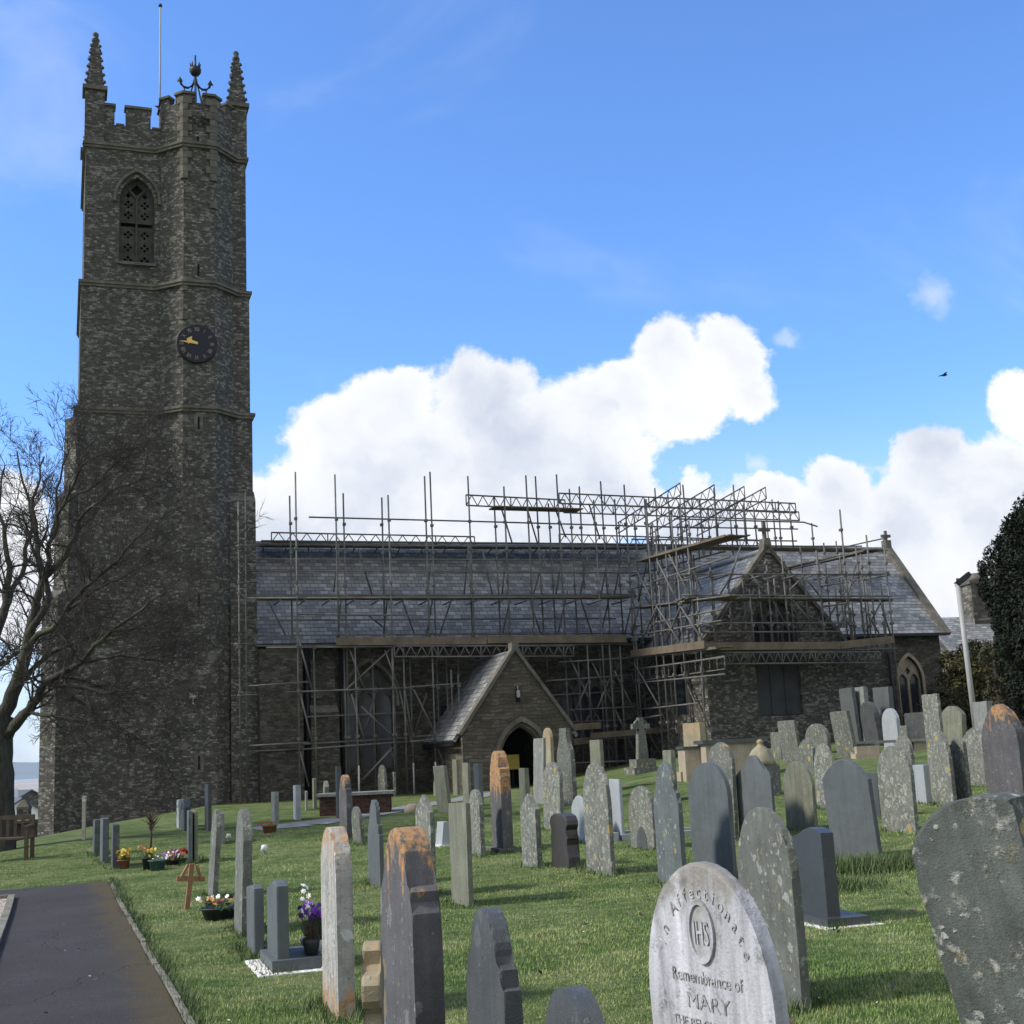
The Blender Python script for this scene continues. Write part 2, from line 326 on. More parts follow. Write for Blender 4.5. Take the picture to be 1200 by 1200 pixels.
def gravel(t):
    v = t.n('ShaderNodeTexVoronoi', {'Vector': t.obj, 'Scale': 28.0}); s = t.n('ShaderNodeSeparateColor', {0: v.outputs['Color']}).outputs[0]
    t.setc(t.ramp(s, [(0.1, (0.22, 0.18, 0.13)), (0.5, (0.40, 0.34, 0.27)), (0.9, (0.55, 0.50, 0.43))])); t.bump(t.math('SUBTRACT', 1.0, v.outputs['Distance']), 0.03)
mat('gravel', gravel, 0.9, 0.2)
def wgravel(t):
    v = t.n('ShaderNodeTexVoronoi', {'Vector': t.obj, 'Scale': 35.0}); s = t.n('ShaderNodeSeparateColor', {0: v.outputs['Color']}).outputs[0]
    t.setc(t.ramp(s, [(0.1, (0.55, 0.53, 0.47)), (0.6, (0.72, 0.70, 0.63)), (0.9, (0.82, 0.81, 0.76))])); t.bump(t.math('SUBTRACT', 1.0, v.outputs['Distance']), 0.02)
mat('white_chippings', wgravel, 0.9, 0.2)
plain('concrete', (0.17, 0.16, 0.125), 0.9, 0.5, 9, bumpd=0.01)
plain('path_tarmac', (0.20, 0.20, 0.20), 0.9, 0.3, 3)
def bark(t):
    n = t.noise(t.vm('MULTIPLY', t.obj, (6, 6, 1.5)), 3, 5, 0.65); g = t.step(t.noise(t.obj, 1.3, 4), 0.45, 0.7)
    col = t.ramp(n, [(0.3, (0.028, 0.025, 0.021)), (0.7, (0.085, 0.078, 0.066))])
    t.setc(t.mix(t.math('MULTIPLY', g, 0.4), col, (0.10, 0.11, 0.06))); t.bump(n, 0.03)
mat('bark', bark, 0.9, 0.1)
plain('twig', (0.040, 0.034, 0.028), 0.85, 0.3, 3)
plain('wood_brown', (0.085, 0.062, 0.045), 0.8, 0.35, 6)
plain('wood_orange', (0.24, 0.13, 0.065), 0.75, 0.25, 10)
plain('board_wood', (0.135, 0.108, 0.078), 0.85, 0.35, 2.5)
plain('pale_post', (0.42, 0.38, 0.30), 0.8, 0.2, 8)
def galv(t):
    n = t.noise(t.obj, 1.7, 4, 0.6); t.setc(t.ramp(n, [(0.3, (0.065, 0.063, 0.06)), (0.7, (0.165, 0.16, 0.15))]))
    t.b.inputs['Metallic'].default_value = 0.0
mat('galvanised', galv, 0.7, 0.3)
plain('white_paint', (0.62, 0.62, 0.59), 0.6, 0.08, 6)
plain('grey_pole', (0.30, 0.30, 0.29), 0.5, 0.12, 3)
plain('black_iron', (0.018, 0.018, 0.02), 0.6, 0.3, 9)
plain('pipe_black', (0.012, 0.012, 0.016), 0.5, 0.2, 4)
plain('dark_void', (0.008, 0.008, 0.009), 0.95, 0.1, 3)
plain('dial_blue', (0.008, 0.010, 0.022), 0.5, 0.2, 5)
plain('dim_gilt', (0.26, 0.235, 0.17), 0.6, 0.3, 8)
plain('gilt', (0.75, 0.50, 0.14), 0.4, 0.12, 8)
plain('yellow_sign', (0.55, 0.42, 0.09), 0.6, 0.06, 5)
def glassm(t):
    n = t.noise(t.uv, 3, 3); v = t.n('ShaderNodeTexBrick', {'Vector': t.uv, 'Color1': (0.010, 0.013, 0.017, 1), 'Color2': (0.026, 0.033, 0.040, 1), 'Mortar': (0.02, 0.02, 0.02, 1), 'Scale': 1.0, 'Mortar Size': 0.008, 'Brick Width': 0.16, 'Row Height': 0.2}, offset=0.0)
    t.setc(t.mix(n, v.outputs['Color'], (0.02, 0.025, 0.035)))
mat('leaded_glass', glassm, 0.2, 0.5)
plain('board_panel', (0.042, 0.044, 0.046), 0.7, 0.25, 1.5)
plain('render_white', (0.75, 0.75, 0.73), 0.8, 0.06, 2)
plain('roof_grey', (0.10, 0.105, 0.12), 0.7, 0.25, 2)
plain('plastic_dark', (0.022, 0.026, 0.028), 0.5, 0.2, 5)
plain('plastic_teal', (0.055, 0.10, 0.105), 0.5, 0.2, 5)
plain('terracotta', (0.24, 0.10, 0.06), 0.8, 0.2, 8)
plain('soil', (0.045, 0.033, 0.022), 0.95, 0.4, 20)
plain('petal_yellow', (0.58, 0.43, 0.07), 0.6, 0.15, 60)
plain('petal_red', (0.32, 0.025, 0.035), 0.6, 0.3, 60)
plain('petal_purple', (0.16, 0.045, 0.30), 0.6, 0.5, 60)
plain('petal_white', (0.78, 0.77, 0.72), 0.6, 0.1, 60)
plain('petal_orange', (0.42, 0.20, 0.06), 0.6, 0.2, 60)
plain('stem_green', (0.06, 0.11, 0.03), 0.7, 0.3, 30)
plain('dry_stem', (0.07, 0.05, 0.035), 0.85, 0.4, 30)
def leafm(name, a, b):
    def bld(t):
        n = t.noise(t.obj, 2.2, 5, 0.7); f = t.noise(t.obj, 30, 2)
        t.setc(t.ramp(t.math('ADD', t.math('MULTIPLY', n, 0.6), t.math('MULTIPLY', f, 0.4)), [(0.35, a), (0.65, b)]))
    return mat(name, bld, 0.75, 0.2)
leafm('yew_leaf', (0.006, 0.010, 0.006), (0.022, 0.030, 0.018))
leafm('olive_leaf', (0.040, 0.040, 0.016), (0.12, 0.11, 0.04))
leafm('ivy_leaf', (0.024, 0.027, 0.015), (0.085, 0.080, 0.045))
leafm('hedge_leaf', (0.02, 0.028, 0.012), (0.06, 0.07, 0.03))
plain('sea_water', (0.24, 0.33, 0.42), 0.4, 0.1, 0.002)
plain('far_hill', (0.10, 0.14, 0.11), 0.95, 0.3, 0.003)

# ------------------------------------------------------------------ mesh builder
class MB:
    def __init__(s): s.v = []; s.f = []; s.mi = []; s.sm = []
    def add(s, verts, faces, mi=0, smooth=False):
        k = len(s.v); s.v += [tuple(p) for p in verts]
        for f in faces: s.f.append(tuple(i+k for i in f)); s.mi.append(mi); s.sm.append(smooth)
        return s
    def box(s, a, b, mi=0, M=None):
        x0, y0, z0 = a; x1, y1, z1 = b
        vs_ = [Vector(p) for p in ((x0, y0, z0), (x1, y0, z0), (x1, y1, z0), (x0, y1, z0), (x0, y0, z1), (x1, y0, z1), (x1, y1, z1), (x0, y1, z1))]
        if M: vs_ = [M @ p for p in vs_]
        return s.add(vs_, [(0, 3, 2, 1), (4, 5, 6, 7), (0, 1, 5, 4), (1, 2, 6, 5), (2, 3, 7, 6), (3, 0, 4, 7)], mi)
    def beam(s, p0, p1, wd, ht, mi=0, up=Vector((0, 0, 1))):
        p0 = Vector(p0); p1 = Vector(p1); d = (p1-p0).normalized(); sd = d.cross(up)
        sd = sd.normalized() if sd.length > 1e-4 else Vector((1, 0, 0)); u2 = sd.cross(d)
        vs_ = [p + sd*(a*wd/2) + u2*(b*ht/2) for p in (p0, p1) for a, b in ((-1, -1), (1, -1), (1, 1), (-1, 1))]
        return s.add(vs_, [(3, 2, 1, 0), (4, 5, 6, 7), (0, 1, 5, 4), (1, 2, 6, 5), (2, 3, 7, 6), (3, 0, 4, 7)], mi)
    def tube(s, p0, p1, r, n=6, mi=0, r2=None):
        p0 = Vector(p0); p1 = Vector(p1); d = (p1-p0).normalized()
        a = d.cross(Vector((0, 0, 1))); a = a.normalized() if a.length > 1e-3 else Vector((1, 0, 0)); b = d.cross(a)
        r2 = r if r2 is None else r2
        vs_ = [p + (a*math.cos(2*math.pi*i/n)+b*math.sin(2*math.pi*i/n))*q for p, q in ((p0, r), (p1, r2)) for i in range(n)]
        fs = [(i, (i+1) % n, n+(i+1) % n, n+i) for i in range(n)]
        k = len(s.v); s.add(vs_, fs, mi, True)
        for f in (tuple(range(n-1, -1, -1)), tuple(range(n, 2*n))): s.f.append(tuple(i+k for i in f)); s.mi.append(mi); s.sm.append(False)
        return s
    def path_tube(s, pts, rs, n=6, mi=0):
        k = len(s.v); pts = [Vector(p) for p in pts]
        for j, p in enumerate(pts):
            d = (pts[min(j+1, len(pts)-1)] - pts[max(j-1, 0)]).normalized()
            ref = Vector((0.3, 1, 0.1)) if abs(d.z) > 0.5 else Vector((0, 0, 1))
            a = d.cross(ref).normalized(); b = d.cross(a)
            s.v += [tuple(p + (a*math.cos(2*math.pi*i/n)+b*math.sin(2*math.pi*i/n))*rs[j]) for i in range(n)]
        for j in range(len(pts)-1):
            for i in range(n):
                s.f.append((k+j*n+i, k+j*n+(i+1) % n, k+(j+1)*n+(i+1) % n, k+(j+1)*n+i)); s.mi.append(mi); s.sm.append(True)
        return s
    def lathe(s, prof, c=(0, 0, 0), n=12, mi=0, smooth=True, rot=0.0):
        k = len(s.v); c = Vector(c)
        for (r, z) in prof:
            for i in range(n):
                t = 2*math.pi*i/n+rot; s.v.append((c.x+r*math.cos(t), c.y+r*math.sin(t), c.z+z))
        for j in range(len(prof)-1):
            for i in range(n):
                s.f.append((k+j*n+i, k+j*n+(i+1) % n, k+(j+1)*n+(i+1) % n, k+(j+1)*n+i)); s.mi.append(mi); s.sm.append(smooth)
        s.f.append(tuple(k+(len(prof)-1)*n+i for i in range(n))); s.mi.append(mi); s.sm.append(False)
        s.f.append(tuple(k+i for i in range(n-1, -1, -1))); s.mi.append(mi); s.sm.append(False)
        return s
    def prism(s, outline, fn, d0, d1, mi=0):
        """outline: list of 2D; fn(a,b,d)->3D; closed solid between d0 and d1"""
        n = len(outline); vs_ = [fn(a, b, d0) for a, b in outline] + [fn(a, b, d1) for a, b in outline]
        fs = [(i, (i+1) % n, n+(i+1) % n, n+i) for i in range(n)]
        tri = tessellate_polygon([[Vector((a, b, 0)) for a, b in outline]])
        fs += [t for t in tri] + [tuple(n+i for i in reversed(t)) for t in tri]
        return s.add(vs_, fs, mi)
    def holed(s, outer, holes, fn, d0, reveal, mi=0, mi_r=None):
        """flat wall at d0 with openings, whose sides run back to d0+reveal"""
        polys = [[Vector((a, b, 0)) for a, b in outer]] + [[Vector((a, b, 0)) for a, b in h] for h in holes]
        flat = [p for pl in polys for p in pl]
        tri = tessellate_polygon(polys)
        s.add([fn(p.x, p.y, d0) for p in flat], list(tri), mi)
        for h in holes:
            n = len(h)
            s.add([fn(a, b, d0) for a, b in h]+[fn(a, b, d0+reveal) for a, b in h], [(i, (i+1) % n, n+(i+1) % n, n+i) for i in range(n)], mi if mi_r is None else mi_r)
        return s
    def build(s, name, mats, parent=None, loc=None, rot=None, recalc=True):
        me = bpy.data.meshes.new(name); me.from_pydata(s.v, [], s.f)
        mats = mats if isinstance(mats, (list, tuple)) else [mats]
        for q in mats: me.materials.append(MATS[q])
        me.polygons.foreach_set('material_index', s.mi); me.polygons.foreach_set('use_smooth', s.sm)
        me.update()
        if recalc:
            bm = bmesh.new(); bm.from_mesh(me); bmesh.ops.recalc_face_normals(bm, faces=bm.faces); bm.to_mesh(me); bm.free()
        uvmap(me)
        o = bpy.data.objects.new(name, me); C.objects.link(o)
        if parent: o.parent = parent
        if loc is not None: o.location = loc
        if rot is not None: o.rotation_euler = rot
        return o
def uvmap(me):
    L = len(me.loops)
    if not L: return
    vi = np.empty(L, np.int32); me.loops.foreach_get('vertex_index', vi)
    co = np.empty(len(me.vertices)*3); me.vertices.foreach_get('co', co); co = co.reshape(-1, 3)
    pn = np.empty(len(me.polygons)*3); me.polygons.foreach_get('normal', pn); pn = pn.reshape(-1, 3)
    lt = np.empty(len(me.polygons), np.int32); me.polygons.foreach_get('loop_total', lt)
    n = np.repeat(pn, lt, axis=0); p = co[vi]
    flat = np.hypot(n[:, 0], n[:, 1]) < 0.05
    t = np.stack([-n[:, 1], n[:, 0], np.zeros(L)], 1); ln = np.linalg.norm(t, axis=1); ln[ln == 0] = 1; t /= ln[:, None]; t[flat] = (1, 0, 0)
    b = np.cross(n, t); b[flat] = (0, 1, 0)
    uv = np.stack([(p*t).sum(1), (p*b).sum(1)], 1)
    ul = me.uv_layers.new(name='UVMap'); ul.data.foreach_set('uv', uv.ravel())

def tag(o, label, cat, group=None, kind=None):
    if label: o['label'] = label
    if cat: o['category'] = cat
    if group: o['group'] = group
    if kind: o['kind'] = kind
    return o
def thing(name, label, cat, loc=(0, 0, 0), rz=0.0, group=None):
    o = bpy.data.objects.new(name, None); C.objects.link(o); o.location = loc; o.rotation_euler = (0, 0, rz); o.empty_display_size = 0.3
    return tag(o, label, cat, group)
def struct(o): o['kind'] = 'structure'; return o
def txt(body, size, depth=0.002):
    cu = bpy.data.curves.new('t', 'FONT'); cu.body = body; cu.size = size; cu.extrude = depth; cu.align_x = 'CENTER'; cu.resolution_u = 3
    o = bpy.data.objects.new('t', cu); C.objects.link(o)
    dg = bpy.context.evaluated_depsgraph_get(); dg.update()
    me = bpy.data.meshes.new_from_object(o.evaluated_get(dg))
    vs_ = [v.co.copy() for v in me.vertices]; fs = [tuple(p.vertices) for p in me.polygons]
    bpy.data.objects.remove(o); bpy.data.curves.remove(cu); bpy.data.meshes.remove(me)
    return vs_, fs
def arch(cx, z0, w_, zs, rise=None, n=8):
    """pointed-arch outline (closed, counter-clockwise from bottom-left going right)"""
    h = w_/2; rise = rise or w_*0.85
    # arc circles centred on springing line
    R = (h*h+rise*rise)/(2*h)
    pts = [(cx-h, z0), (cx+h, z0)]
    th = math.asin(min(1, rise/R)) if rise <= R else math.pi/2
    for i in range(n+1):
        a = th*i/n; pts.append((cx+h-R+R*math.cos(a), zs+R*math.sin(a)))
    for i in range(n-1, -1, -1):
        a = th*i/n; pts.append((cx-h+R-R*math.cos(a), zs+R*math.sin(a)))
    return pts

# ------------------------------------------------------------------ ground
BX = [-90, -40, -24, -18, -15.8, -13, -10, -3, 0, 4.5, 8, 14, 30, 90]
BZ = [-9, -4.0, -1.5, -0.75, -0.42, 0.0, 0.38, 0.36, 0.45, 1.1, 1.32, 1.55, 2.0, 3]
def gz(x, y):
    x = np.asarray(x, float); y = np.asarray(y, float)
    base = np.interp(x, BX, BZ)
    near = np.clip(x*0.022, -0.8, 0.7)
    s = np.clip((y-15)/27.0, 0, 1); s = s*s*(3-2*s)
    z = near*(1-s)+base*s
    z = z + 0.025*np.sin(x*0.9+1.3*np.sin(y*0.5))*np.cos(y*0.7+0.4*x)*np.clip((40-y)/10, 0, 1)
    far = np.clip((y-52)/70.0, 0, 1); far = far*far*(3-2*far)
    side = np.clip((-x-24)/60.0, 0, 1); side = side*side*(3-2*side)
    back = np.clip((-y-20)/60.0, 0, 1)
    k = np.maximum(np.maximum(far, side), back*0.0)
    return z*(1-k) + (-27.0)*k
def G(x, y): return float(gz(x, y))
def ground_hit(x, y):
    d = ray(x, y); t = 3.0; prev = t
    while t < 200:
        p = CAM+d*t
        if p.z < G(p.x, p.y):
            lo, hi = prev, t
            for _ in range(30):
                mid = (lo+hi)/2; p = CAM+d*mid
                if p.z < G(p.x, p.y): hi = mid
                else: lo = mid
            return CAM+d*hi
        prev = t; t += 0.1
    return CAM+d*t
def axis(parts):
    out = []
    for a, b, st in parts: out += list(np.arange(a, b, st))
    return np.array(out+[parts[-1][1]])
gx = axis([(-16000, -2000, 2000), (-2000, -200, 200), (-200, -40, 10), (-40, -16, 1.5), (-16, 24, 0.5), (24, 60, 3), (60, 200, 14), (200, 2000, 200), (2000, 16000, 2000)])
gy = axis([(-16000, -2000, 2000), (-2000, -200, 200), (-200, -20, 15), (-20, 2, 1.5), (2, 50, 0.5), (50, 130, 4), (130, 400, 30), (400, 3000, 200), (3000, 24000, 1500)])
X, Y = np.meshgrid(gx, gy); Z = gz(X, Y)
nx, ny = len(gx), len(gy)
gb = MB(); gb.v = [tuple(p) for p in np.stack([X.ravel(), Y.ravel(), Z.ravel()], 1)]
gb.f = [(j*nx+i, j*nx+i+1, (j+1)*nx+i+1, (j+1)*nx+i) for j in range(ny-1) for i in range(nx-1)]
gb.mi = [0]*len(gb.f); gb.sm = [True]*len(gb.f)
struct(gb.build('ground', 'grass_ground', recalc=False))
b = MB(); b.add([(-16000, 6500, -26.6), (16000, 6500, -26.6), (16000, 23000, -26.6), (-16000, 23000, -26.6)], [(0, 1, 2, 3)])
struct(b.build('sea', 'sea_water'))
# low hills across the estuary
rnd = random.Random(5)
b = MB(); hx = np.linspace(-9000, 2500, 80); rows = []
for j, (yy, k) in enumerate(((8800, 0.0), (9400, 0.55), (10500, 1.0), (13000, 0.0))):
    rows.append([(x, yy+200*math.sin(x*0.002), -27+k*(95+55*math.sin(x*0.0011+1)+30*math.sin(x*0.0043)+12*math.sin(x*0.013))) for x in hx])
b.v = [p for r in rows for p in r]
b.f = [(j*80+i, j*80+i+1, (j+1)*80+i+1, (j+1)*80+i) for j in range(3) for i in range(79)]; b.mi = [0]*len(b.f); b.sm = [True]*len(b.f)
struct(b.build('hills', 'far_hill'))

# the air over the estuary
def hazem():
    m_ = bpy.data.materials.new('haze_air'); m_.use_nodes = True; nt = m_.node_tree; nt.nodes.clear(); t = NT(nt)
    v = t.n('ShaderNodeVolumePrincipled', {'Color': (0.80, 0.87, 1.0, 1), 'Density': HAZE, 'Anisotropy': 0.2}); o_ = t.n('ShaderNodeOutputMaterial'); nt.links.new(v.outputs[0], o_.inputs['Volume']); MATS['haze_air'] = m_
HAZE = 6.5e-5
hazem(); b = MB(); b.box((-16100, -16100, -29), (16100, 24100, 70)); oz = b.build('haze', 'haze_air'); oz['kind'] = 'stuff'; oz['label'] = 'thin pale haze over the distant estuary and hills'; oz['category'] = 'haze'

# tarmac path in front, with its kerb and the gravel bed beside it
def gp(x, y, dz=0.0): p = ground_hit(x, y); return Vector((p.x, p.y, G(p.x, p.y)+dz))
K0, K1 = gp(126, 1034), gp(216, 1204)
kd = (K1-K0); kd.z = 0; kd.normalize(); kn = Vector((kd.y, -kd.x, 0));
if kn.x > 0: kn = -kn                       # points left, away from the lawn
klen = 26.0
def sheet(name, m, p, d, n, l0, l1, w0, w1, dz, step=0.4, wob=0.0, cut=None):
    b = MB(); na = int((l1-l0)/step)+1; nb = max(2, int(abs(w1-w0)/step)+1); rr = random.Random(3); uvs = []
    for i in range(na+1):
        s_ = l0+(l1-l0)*i/na; e0 = rr.uniform(-wob, wob); e1 = rr.uniform(-wob, wob)
        for j in range(nb+1):
            t_ = w0+e0+(w1+e1-w0-e0)*j/nb; q = p+d*s_+n*t_; b.v.append((q.x, q.y, G(q.x, q.y)+dz)); uvs.append((t_, s_))
    for i in range(na):
        for j in range(nb):
            b.f.append((i*(nb+1)+j, i*(nb+1)+j+1, (i+1)*(nb+1)+j+1, (i+1)*(nb+1)+j)); b.mi.append(0); b.sm.append(True)
    o = b.build(name, m, recalc=False)
    ul = o.data.uv_layers[0]
    for lp in o.data.loops: ul.data[lp.index].uv = uvs[lp.vertex_index]
    return o
GLft = gp(19, 1052); wpath = (GLft-K0).dot(kn)
struct(sheet('path', 'asphalt', K0, kd, kn, -0.05, klen, 0.0, wpath+0.02, 0.020, 0.4, 0.0))
struct(sheet('path', 'asphalt', K0, kd, kn, -0.06, 1.35, wpath+0.02, wpath+9, 0.020, 0.35))
b = MB(); rr = random.Random(2); s_ = -0.1
while s_ < klen:
    L_ = 0.9*rr.uniform(0.9, 1.1); q0 = K0+kd*s_-kn*0.03; q1 = K0+kd*(s_+L_-0.02)-kn*(0.03+rr.uniform(-.012, .012))
    q0.z = G(q0.x, q0.y)+0.005; q1.z = G(q1.x, q1.y)+0.005; b.beam(q0, q1, 0.045, 0.05+rr.uniform(0, 0.03)); s_ += L_
struct(b.build('kerb', 'concrete'))
b = MB(); s_ = 1.35
while s_ < klen:
    q0 = K0+kd*s_+kn*(wpath+0.06); q1 = K0+kd*(s_+0.89)+kn*(wpath+0.06); q0.z = G(q0.x, q0.y)+0.02; q1.z = G(q1.x, q1.y)+0.02; b.beam(q0, q1, 0.09, 0.10); s_ += 0.9
q0 = K0+kd*1.35+kn*(wpath+0.1); q1 = K0+kd*1.35+kn*(wpath+6); q0.z = G(q0.x, q0.y)+0.02; q1.z = G(q1.x, q1.y)+0.02; b.beam(q0, q1, 0.09, 0.10)
struct(b.build('kerb', 'concrete'))
struct(sheet('gravel_bed', 'gravel', K0, kd, kn, 1.40, klen, wpath+0.1, wpath+6, 0.028))
# narrow tarmac walk along the church to the porch
wp = [(-60, 990), (296, 972), (360, 966), (420, 957), (500, 943), (548, 936), (578, 928)]
pp = [gp(*q) for q in wp]
b = MB()
for i in range(len(pp)-1):
    for k in range(8):
        a0 = pp[i].lerp(pp[i+1], k/8); a1 = pp[i].lerp(pp[i+1], (k+1)/8); d = (a1-a0).normalized(); sd = Vector((-d.y, d.x, 0))*0.55
        if i == 0: continue
        q = [a0-sd, a1-sd, a1+sd, a0+sd]; b.add([(p.x, p.y, G(p.x, p.y)+0.014) for p in q], [(0, 1, 2, 3)], 0, True)
struct(b.build('church_walk', 'path_tarmac'))

# ------------------------------------------------------------------ the church
church = thing('church', 'dark rubble stone church with tall battlemented west tower, slate roofs, gabled porch and transept', 'church', ORG, A)
def V3(u, v, z): return Vector((u, v, z))
fS = lambda a, b_, d: V3(a, d, b_)               # walls facing south: (u, z) at v
fE = lambda a, b_, d: V3(d, a, b_)               # walls facing west / east: (v, z) at u
TC, TF = -12.0, 0.5                               # tower centre (u) and front face (v)
TV = 3.3
BELF = arch(-13.02, 18.95, 1.18, 21.25, 0.88)
# tower body in three stages
b = MB()
def stage(b, hw, z0, z1): b.box((TC-hw, TV-hw, z0), (TC+hw, TV+hw, z1))
stage(b, 2.90, -1.2, 13.55); stage(b, 2.84, 13.55, 18.05)
hw = 2.76; f = TV-hw
b.holed([(TC-hw, 18.05), (TC+hw, 18.05), (TC+hw, 23.2), (TC-hw, 23.2)], [BELF], fS, f, 0.42, 0)
b.add([(TC-hw, f, 18.05), (TC-hw, TV+hw, 18.05), (TC-hw, TV+hw, 23.2), (TC-hw, f, 23.2)], [(0, 1, 2, 3)])
b.add([(TC+hw, f, 18.05), (TC+hw, TV+hw, 18.05), (TC+hw, TV+hw, 23.2), (TC+hw, f, 23.2)], [(0, 1, 2, 3)])
b.add([(TC-hw, TV+hw, 18.05), (TC+hw, TV+hw, 18.05), (TC+hw, TV+hw, 23.2), (TC-hw, TV+hw, 23.2)], [(0, 1, 2, 3)])
b.add([(TC-hw, f, 23.2), (TC+hw, f, 23.2), (TC+hw, TV+hw, 23.2), (TC-hw, TV+hw, 23.2)], [(0, 1, 2, 3)])
b.build('tower', 'tower_stone', church)
def parapet(b, hw, z0, zc, zm, th=0.35, merl=((-1.0, -0.66), (-0.52, -0.21), (-0.07, 0.24), (0.38, 0.66), (0.79, 1.0)), cop=0.09):
    c = Vector((TC, TV, 0))
    for k in range(4):
        R4 = Matrix.Translation(c) @ Matrix.Rotation(math.pi/2*k, 4, 'Z')
        b.box((-hw, -hw, z0), (hw-th, -hw+th, zc), 0, R4)
        for a0, a1 in merl:
            a, e = a0*hw, a1*hw
            b.box((a, -hw, zc), (min(e, hw-th), -hw+th, zm), 0, R4)
            b.box((a-0.05, -hw-0.05, zm), (min(e, hw-th)+0.04, -hw+th+0.05, zm+cop), 1, R4)
        for a0, a1 in ((-0.66, -0.52), (-0.21, -0.07), (0.24, 0.38), (0.66, 0.79)):
            b.box((a0*hw+0.05, -hw-0.04, zc), (a1*hw-0.05, -hw+th+0.04, zc+0.06), 1, R4)
b = MB(); parapet(b, 2.74, 23.32, 24.05, 24.75); b.build('tower_parapet', ['tower_stone', 'dressed_stone'], church)
# stair turret: half an octagon standing out of the front
def turret_pts(e=0.0):
    return [(-12.28-e, TF+0.3), (-12.28-e, TF), (-11.52-e*0.4, -0.28-e), (-10.42+e*0.4, -0.28-e), (-9.66+e, TF), (-9.66+e, TF+0.3)]
fP = lambda a, b_, d: V3(a, b_, d)
b = MB(); b.prism(turret_pts(), fP, -1.0, 13.5); b.prism(turret_pts(-0.03), fP, 13.5, 18.0); b.prism(turret_pts(-0.06), fP, 18.0, 24.35)
TURRET = b
b = MB(); full = [(-12.22, TF), (-11.5, -0.22), (-10.44, -0.22), (-9.72, TF), (-9.72, TF+1.06), (-10.44, TF+1.78), (-11.5, TF+1.78), (-12.22, TF+1.06)]
cx_, cy_ = -10.97, TF+0.78
for i in range(8):
    p, q = Vector((*full[i], 0)), Vector((*full[(i+1) % 8], 0)); inn = Vector((cx_, cy_, 0))
    def seg(a, e, z0, z1, mi=0, g=0.0):
        pa, pe = p.lerp(q, a), p.lerp(q, e); ia, ie = pa.lerp(inn, 0.2), pe.lerp(inn, 0.2); oa, oe = pa.lerp(inn, -g), pe.lerp(inn, -g)
        b.prism([(oa.x, oa.y), (oe.x, oe.y), (ie.x, ie.y), (ia.x, ia.y)], fP, z0, z1, mi)
    seg(0, 1, 23.9, 24.86)
    seg(0, 0.36, 24.86, 25.15); seg(0.64, 1, 24.86, 25.15); seg(-0.03, 0.39, 25.15, 25.24, 1, 0.05); seg(0.61, 1.03, 25.15, 25.24, 1, 0.05)
b.build('turret_parapet', ['tower_stone', 'dressed_stone'], church)
b = TURRET                                           # pale dressed quoins on the turret's two front arrises
for (ux, vy) in ((-11.52, -0.28), (-10.42, -0.28)):
    z = 0.6; k = 0
    while z < 24.9:
        hq = 0.26; e = 0.30 if k % 2 else 0.17; s_ = 1 if ux > -11 else -1
        if z > 21.9 or rnd.random() < 0.10:
            b.prism([(ux-s_*e, vy-0.012), (ux+s_*0.01, vy-0.012), (ux+s_*(0.01+e*0.6), vy+e*0.6-0.005), (ux+s_*(0.01+e*0.6)-s_*0.1, vy+e*0.6+0.1), (ux-s_*e, vy+0.1)], fP, z, z+hq-0.015, 1)
        z += hq; k += 1
b.build('stair_turret', ['tower_stone', 'dressed_stone'], church)
# string courses round tower and turret
for z, e, hw in ((13.55, 0.10, 2.90), (18.05, 0.09, 2.84), (23.2, 0.10, 2.76)):
    b = MB(); o_ = hw+e; ring = [(TC-o_, TV-o_)] + [(x_, y_) for x_, y_ in turret_pts(0.11)[1:5]] + [(TC+o_, TV-o_), (TC+o_, TV+o_), (TC-o_, TV+o_)]
    ring[1] = (ring[1][0]-0.03, TV-o_); ring[4] = (ring[4][0]+0.03, TV-o_)
    b.prism(ring, fP, z, z+0.10); small = [(TC+(x_-TC)*0.985, TV+(y_-TV)*0.985) for x_, y_ in ring]; b.prism(small, fP, z-0.10, z)
    b.build('string_course', 'dressed_stone', church)
# corner buttresses
b = MB(); cu_, cv_ = TC-2.9, TF
D45 = Matrix.Translation((cu_, cv_, 0)) @ Matrix.Rotation(math.radians(45), 4, 'Z')   # local -Y... points south-west after rotation
def diag(b, L, wd, z0, z1, slope):
    # outward direction (-1,-1)/sqrt2
    o_ = Vector((-0.7071, -0.7071, 0)); s_ = Vector((0.7071, -0.7071, 0)); c = Vector((cu_, cv_, 0))
    q = [c-o_*0.5-s_*wd/2, c-o_*0.5+s_*wd/2, c+o_*L+s_*wd/2, c+o_*L-s_*wd/2]
    b.prism([(p.x, p.y) for p in q], fP, z0, z1)
    if slope:
        bot = [Vector((p.x, p.y, z1)) for p in q]; top = [bot[0]+Vector((0, 0, slope)), bot[1]+Vector((0, 0, slope))]
        b.add(bot+top, [(3, 2, 5, 4), (0, 3, 4), (1, 5, 2), (0, 4, 5, 1)], 1)
diag(b, 1.02, 0.66, -1.3, 7.2, 0.75); diag(b, 0.60, 0.60, 7.2, 10.5, 0.6); diag(b, 0.28, 0.5, 10.5, 13.2, 0.35)
b.build('buttress', ['tower_stone', 'dressed_stone'], church)
b = MB()
for L, z0, z1 in ((0.42, -1, 7.0), (0.30, 7.0, 10.5)):
    b.box((-9.92, TF-L, z0), (-9.04, TF+0.1, z1)); b.add([(-9.92, TF-L, z1), (-9.04, TF-L, z1), (-9.04, TF+0.1, z1), (-9.92, TF+0.1, z1), (-9.92, TF+0.1, z1+0.4), (-9.04, TF+0.1, z1+0.4)], [(0, 1, 5, 4), (0, 4, 3), (1, 2, 5), (2, 3, 4, 5)], 1)
b.build('buttress', ['tower_stone', 'dressed_stone'], church)
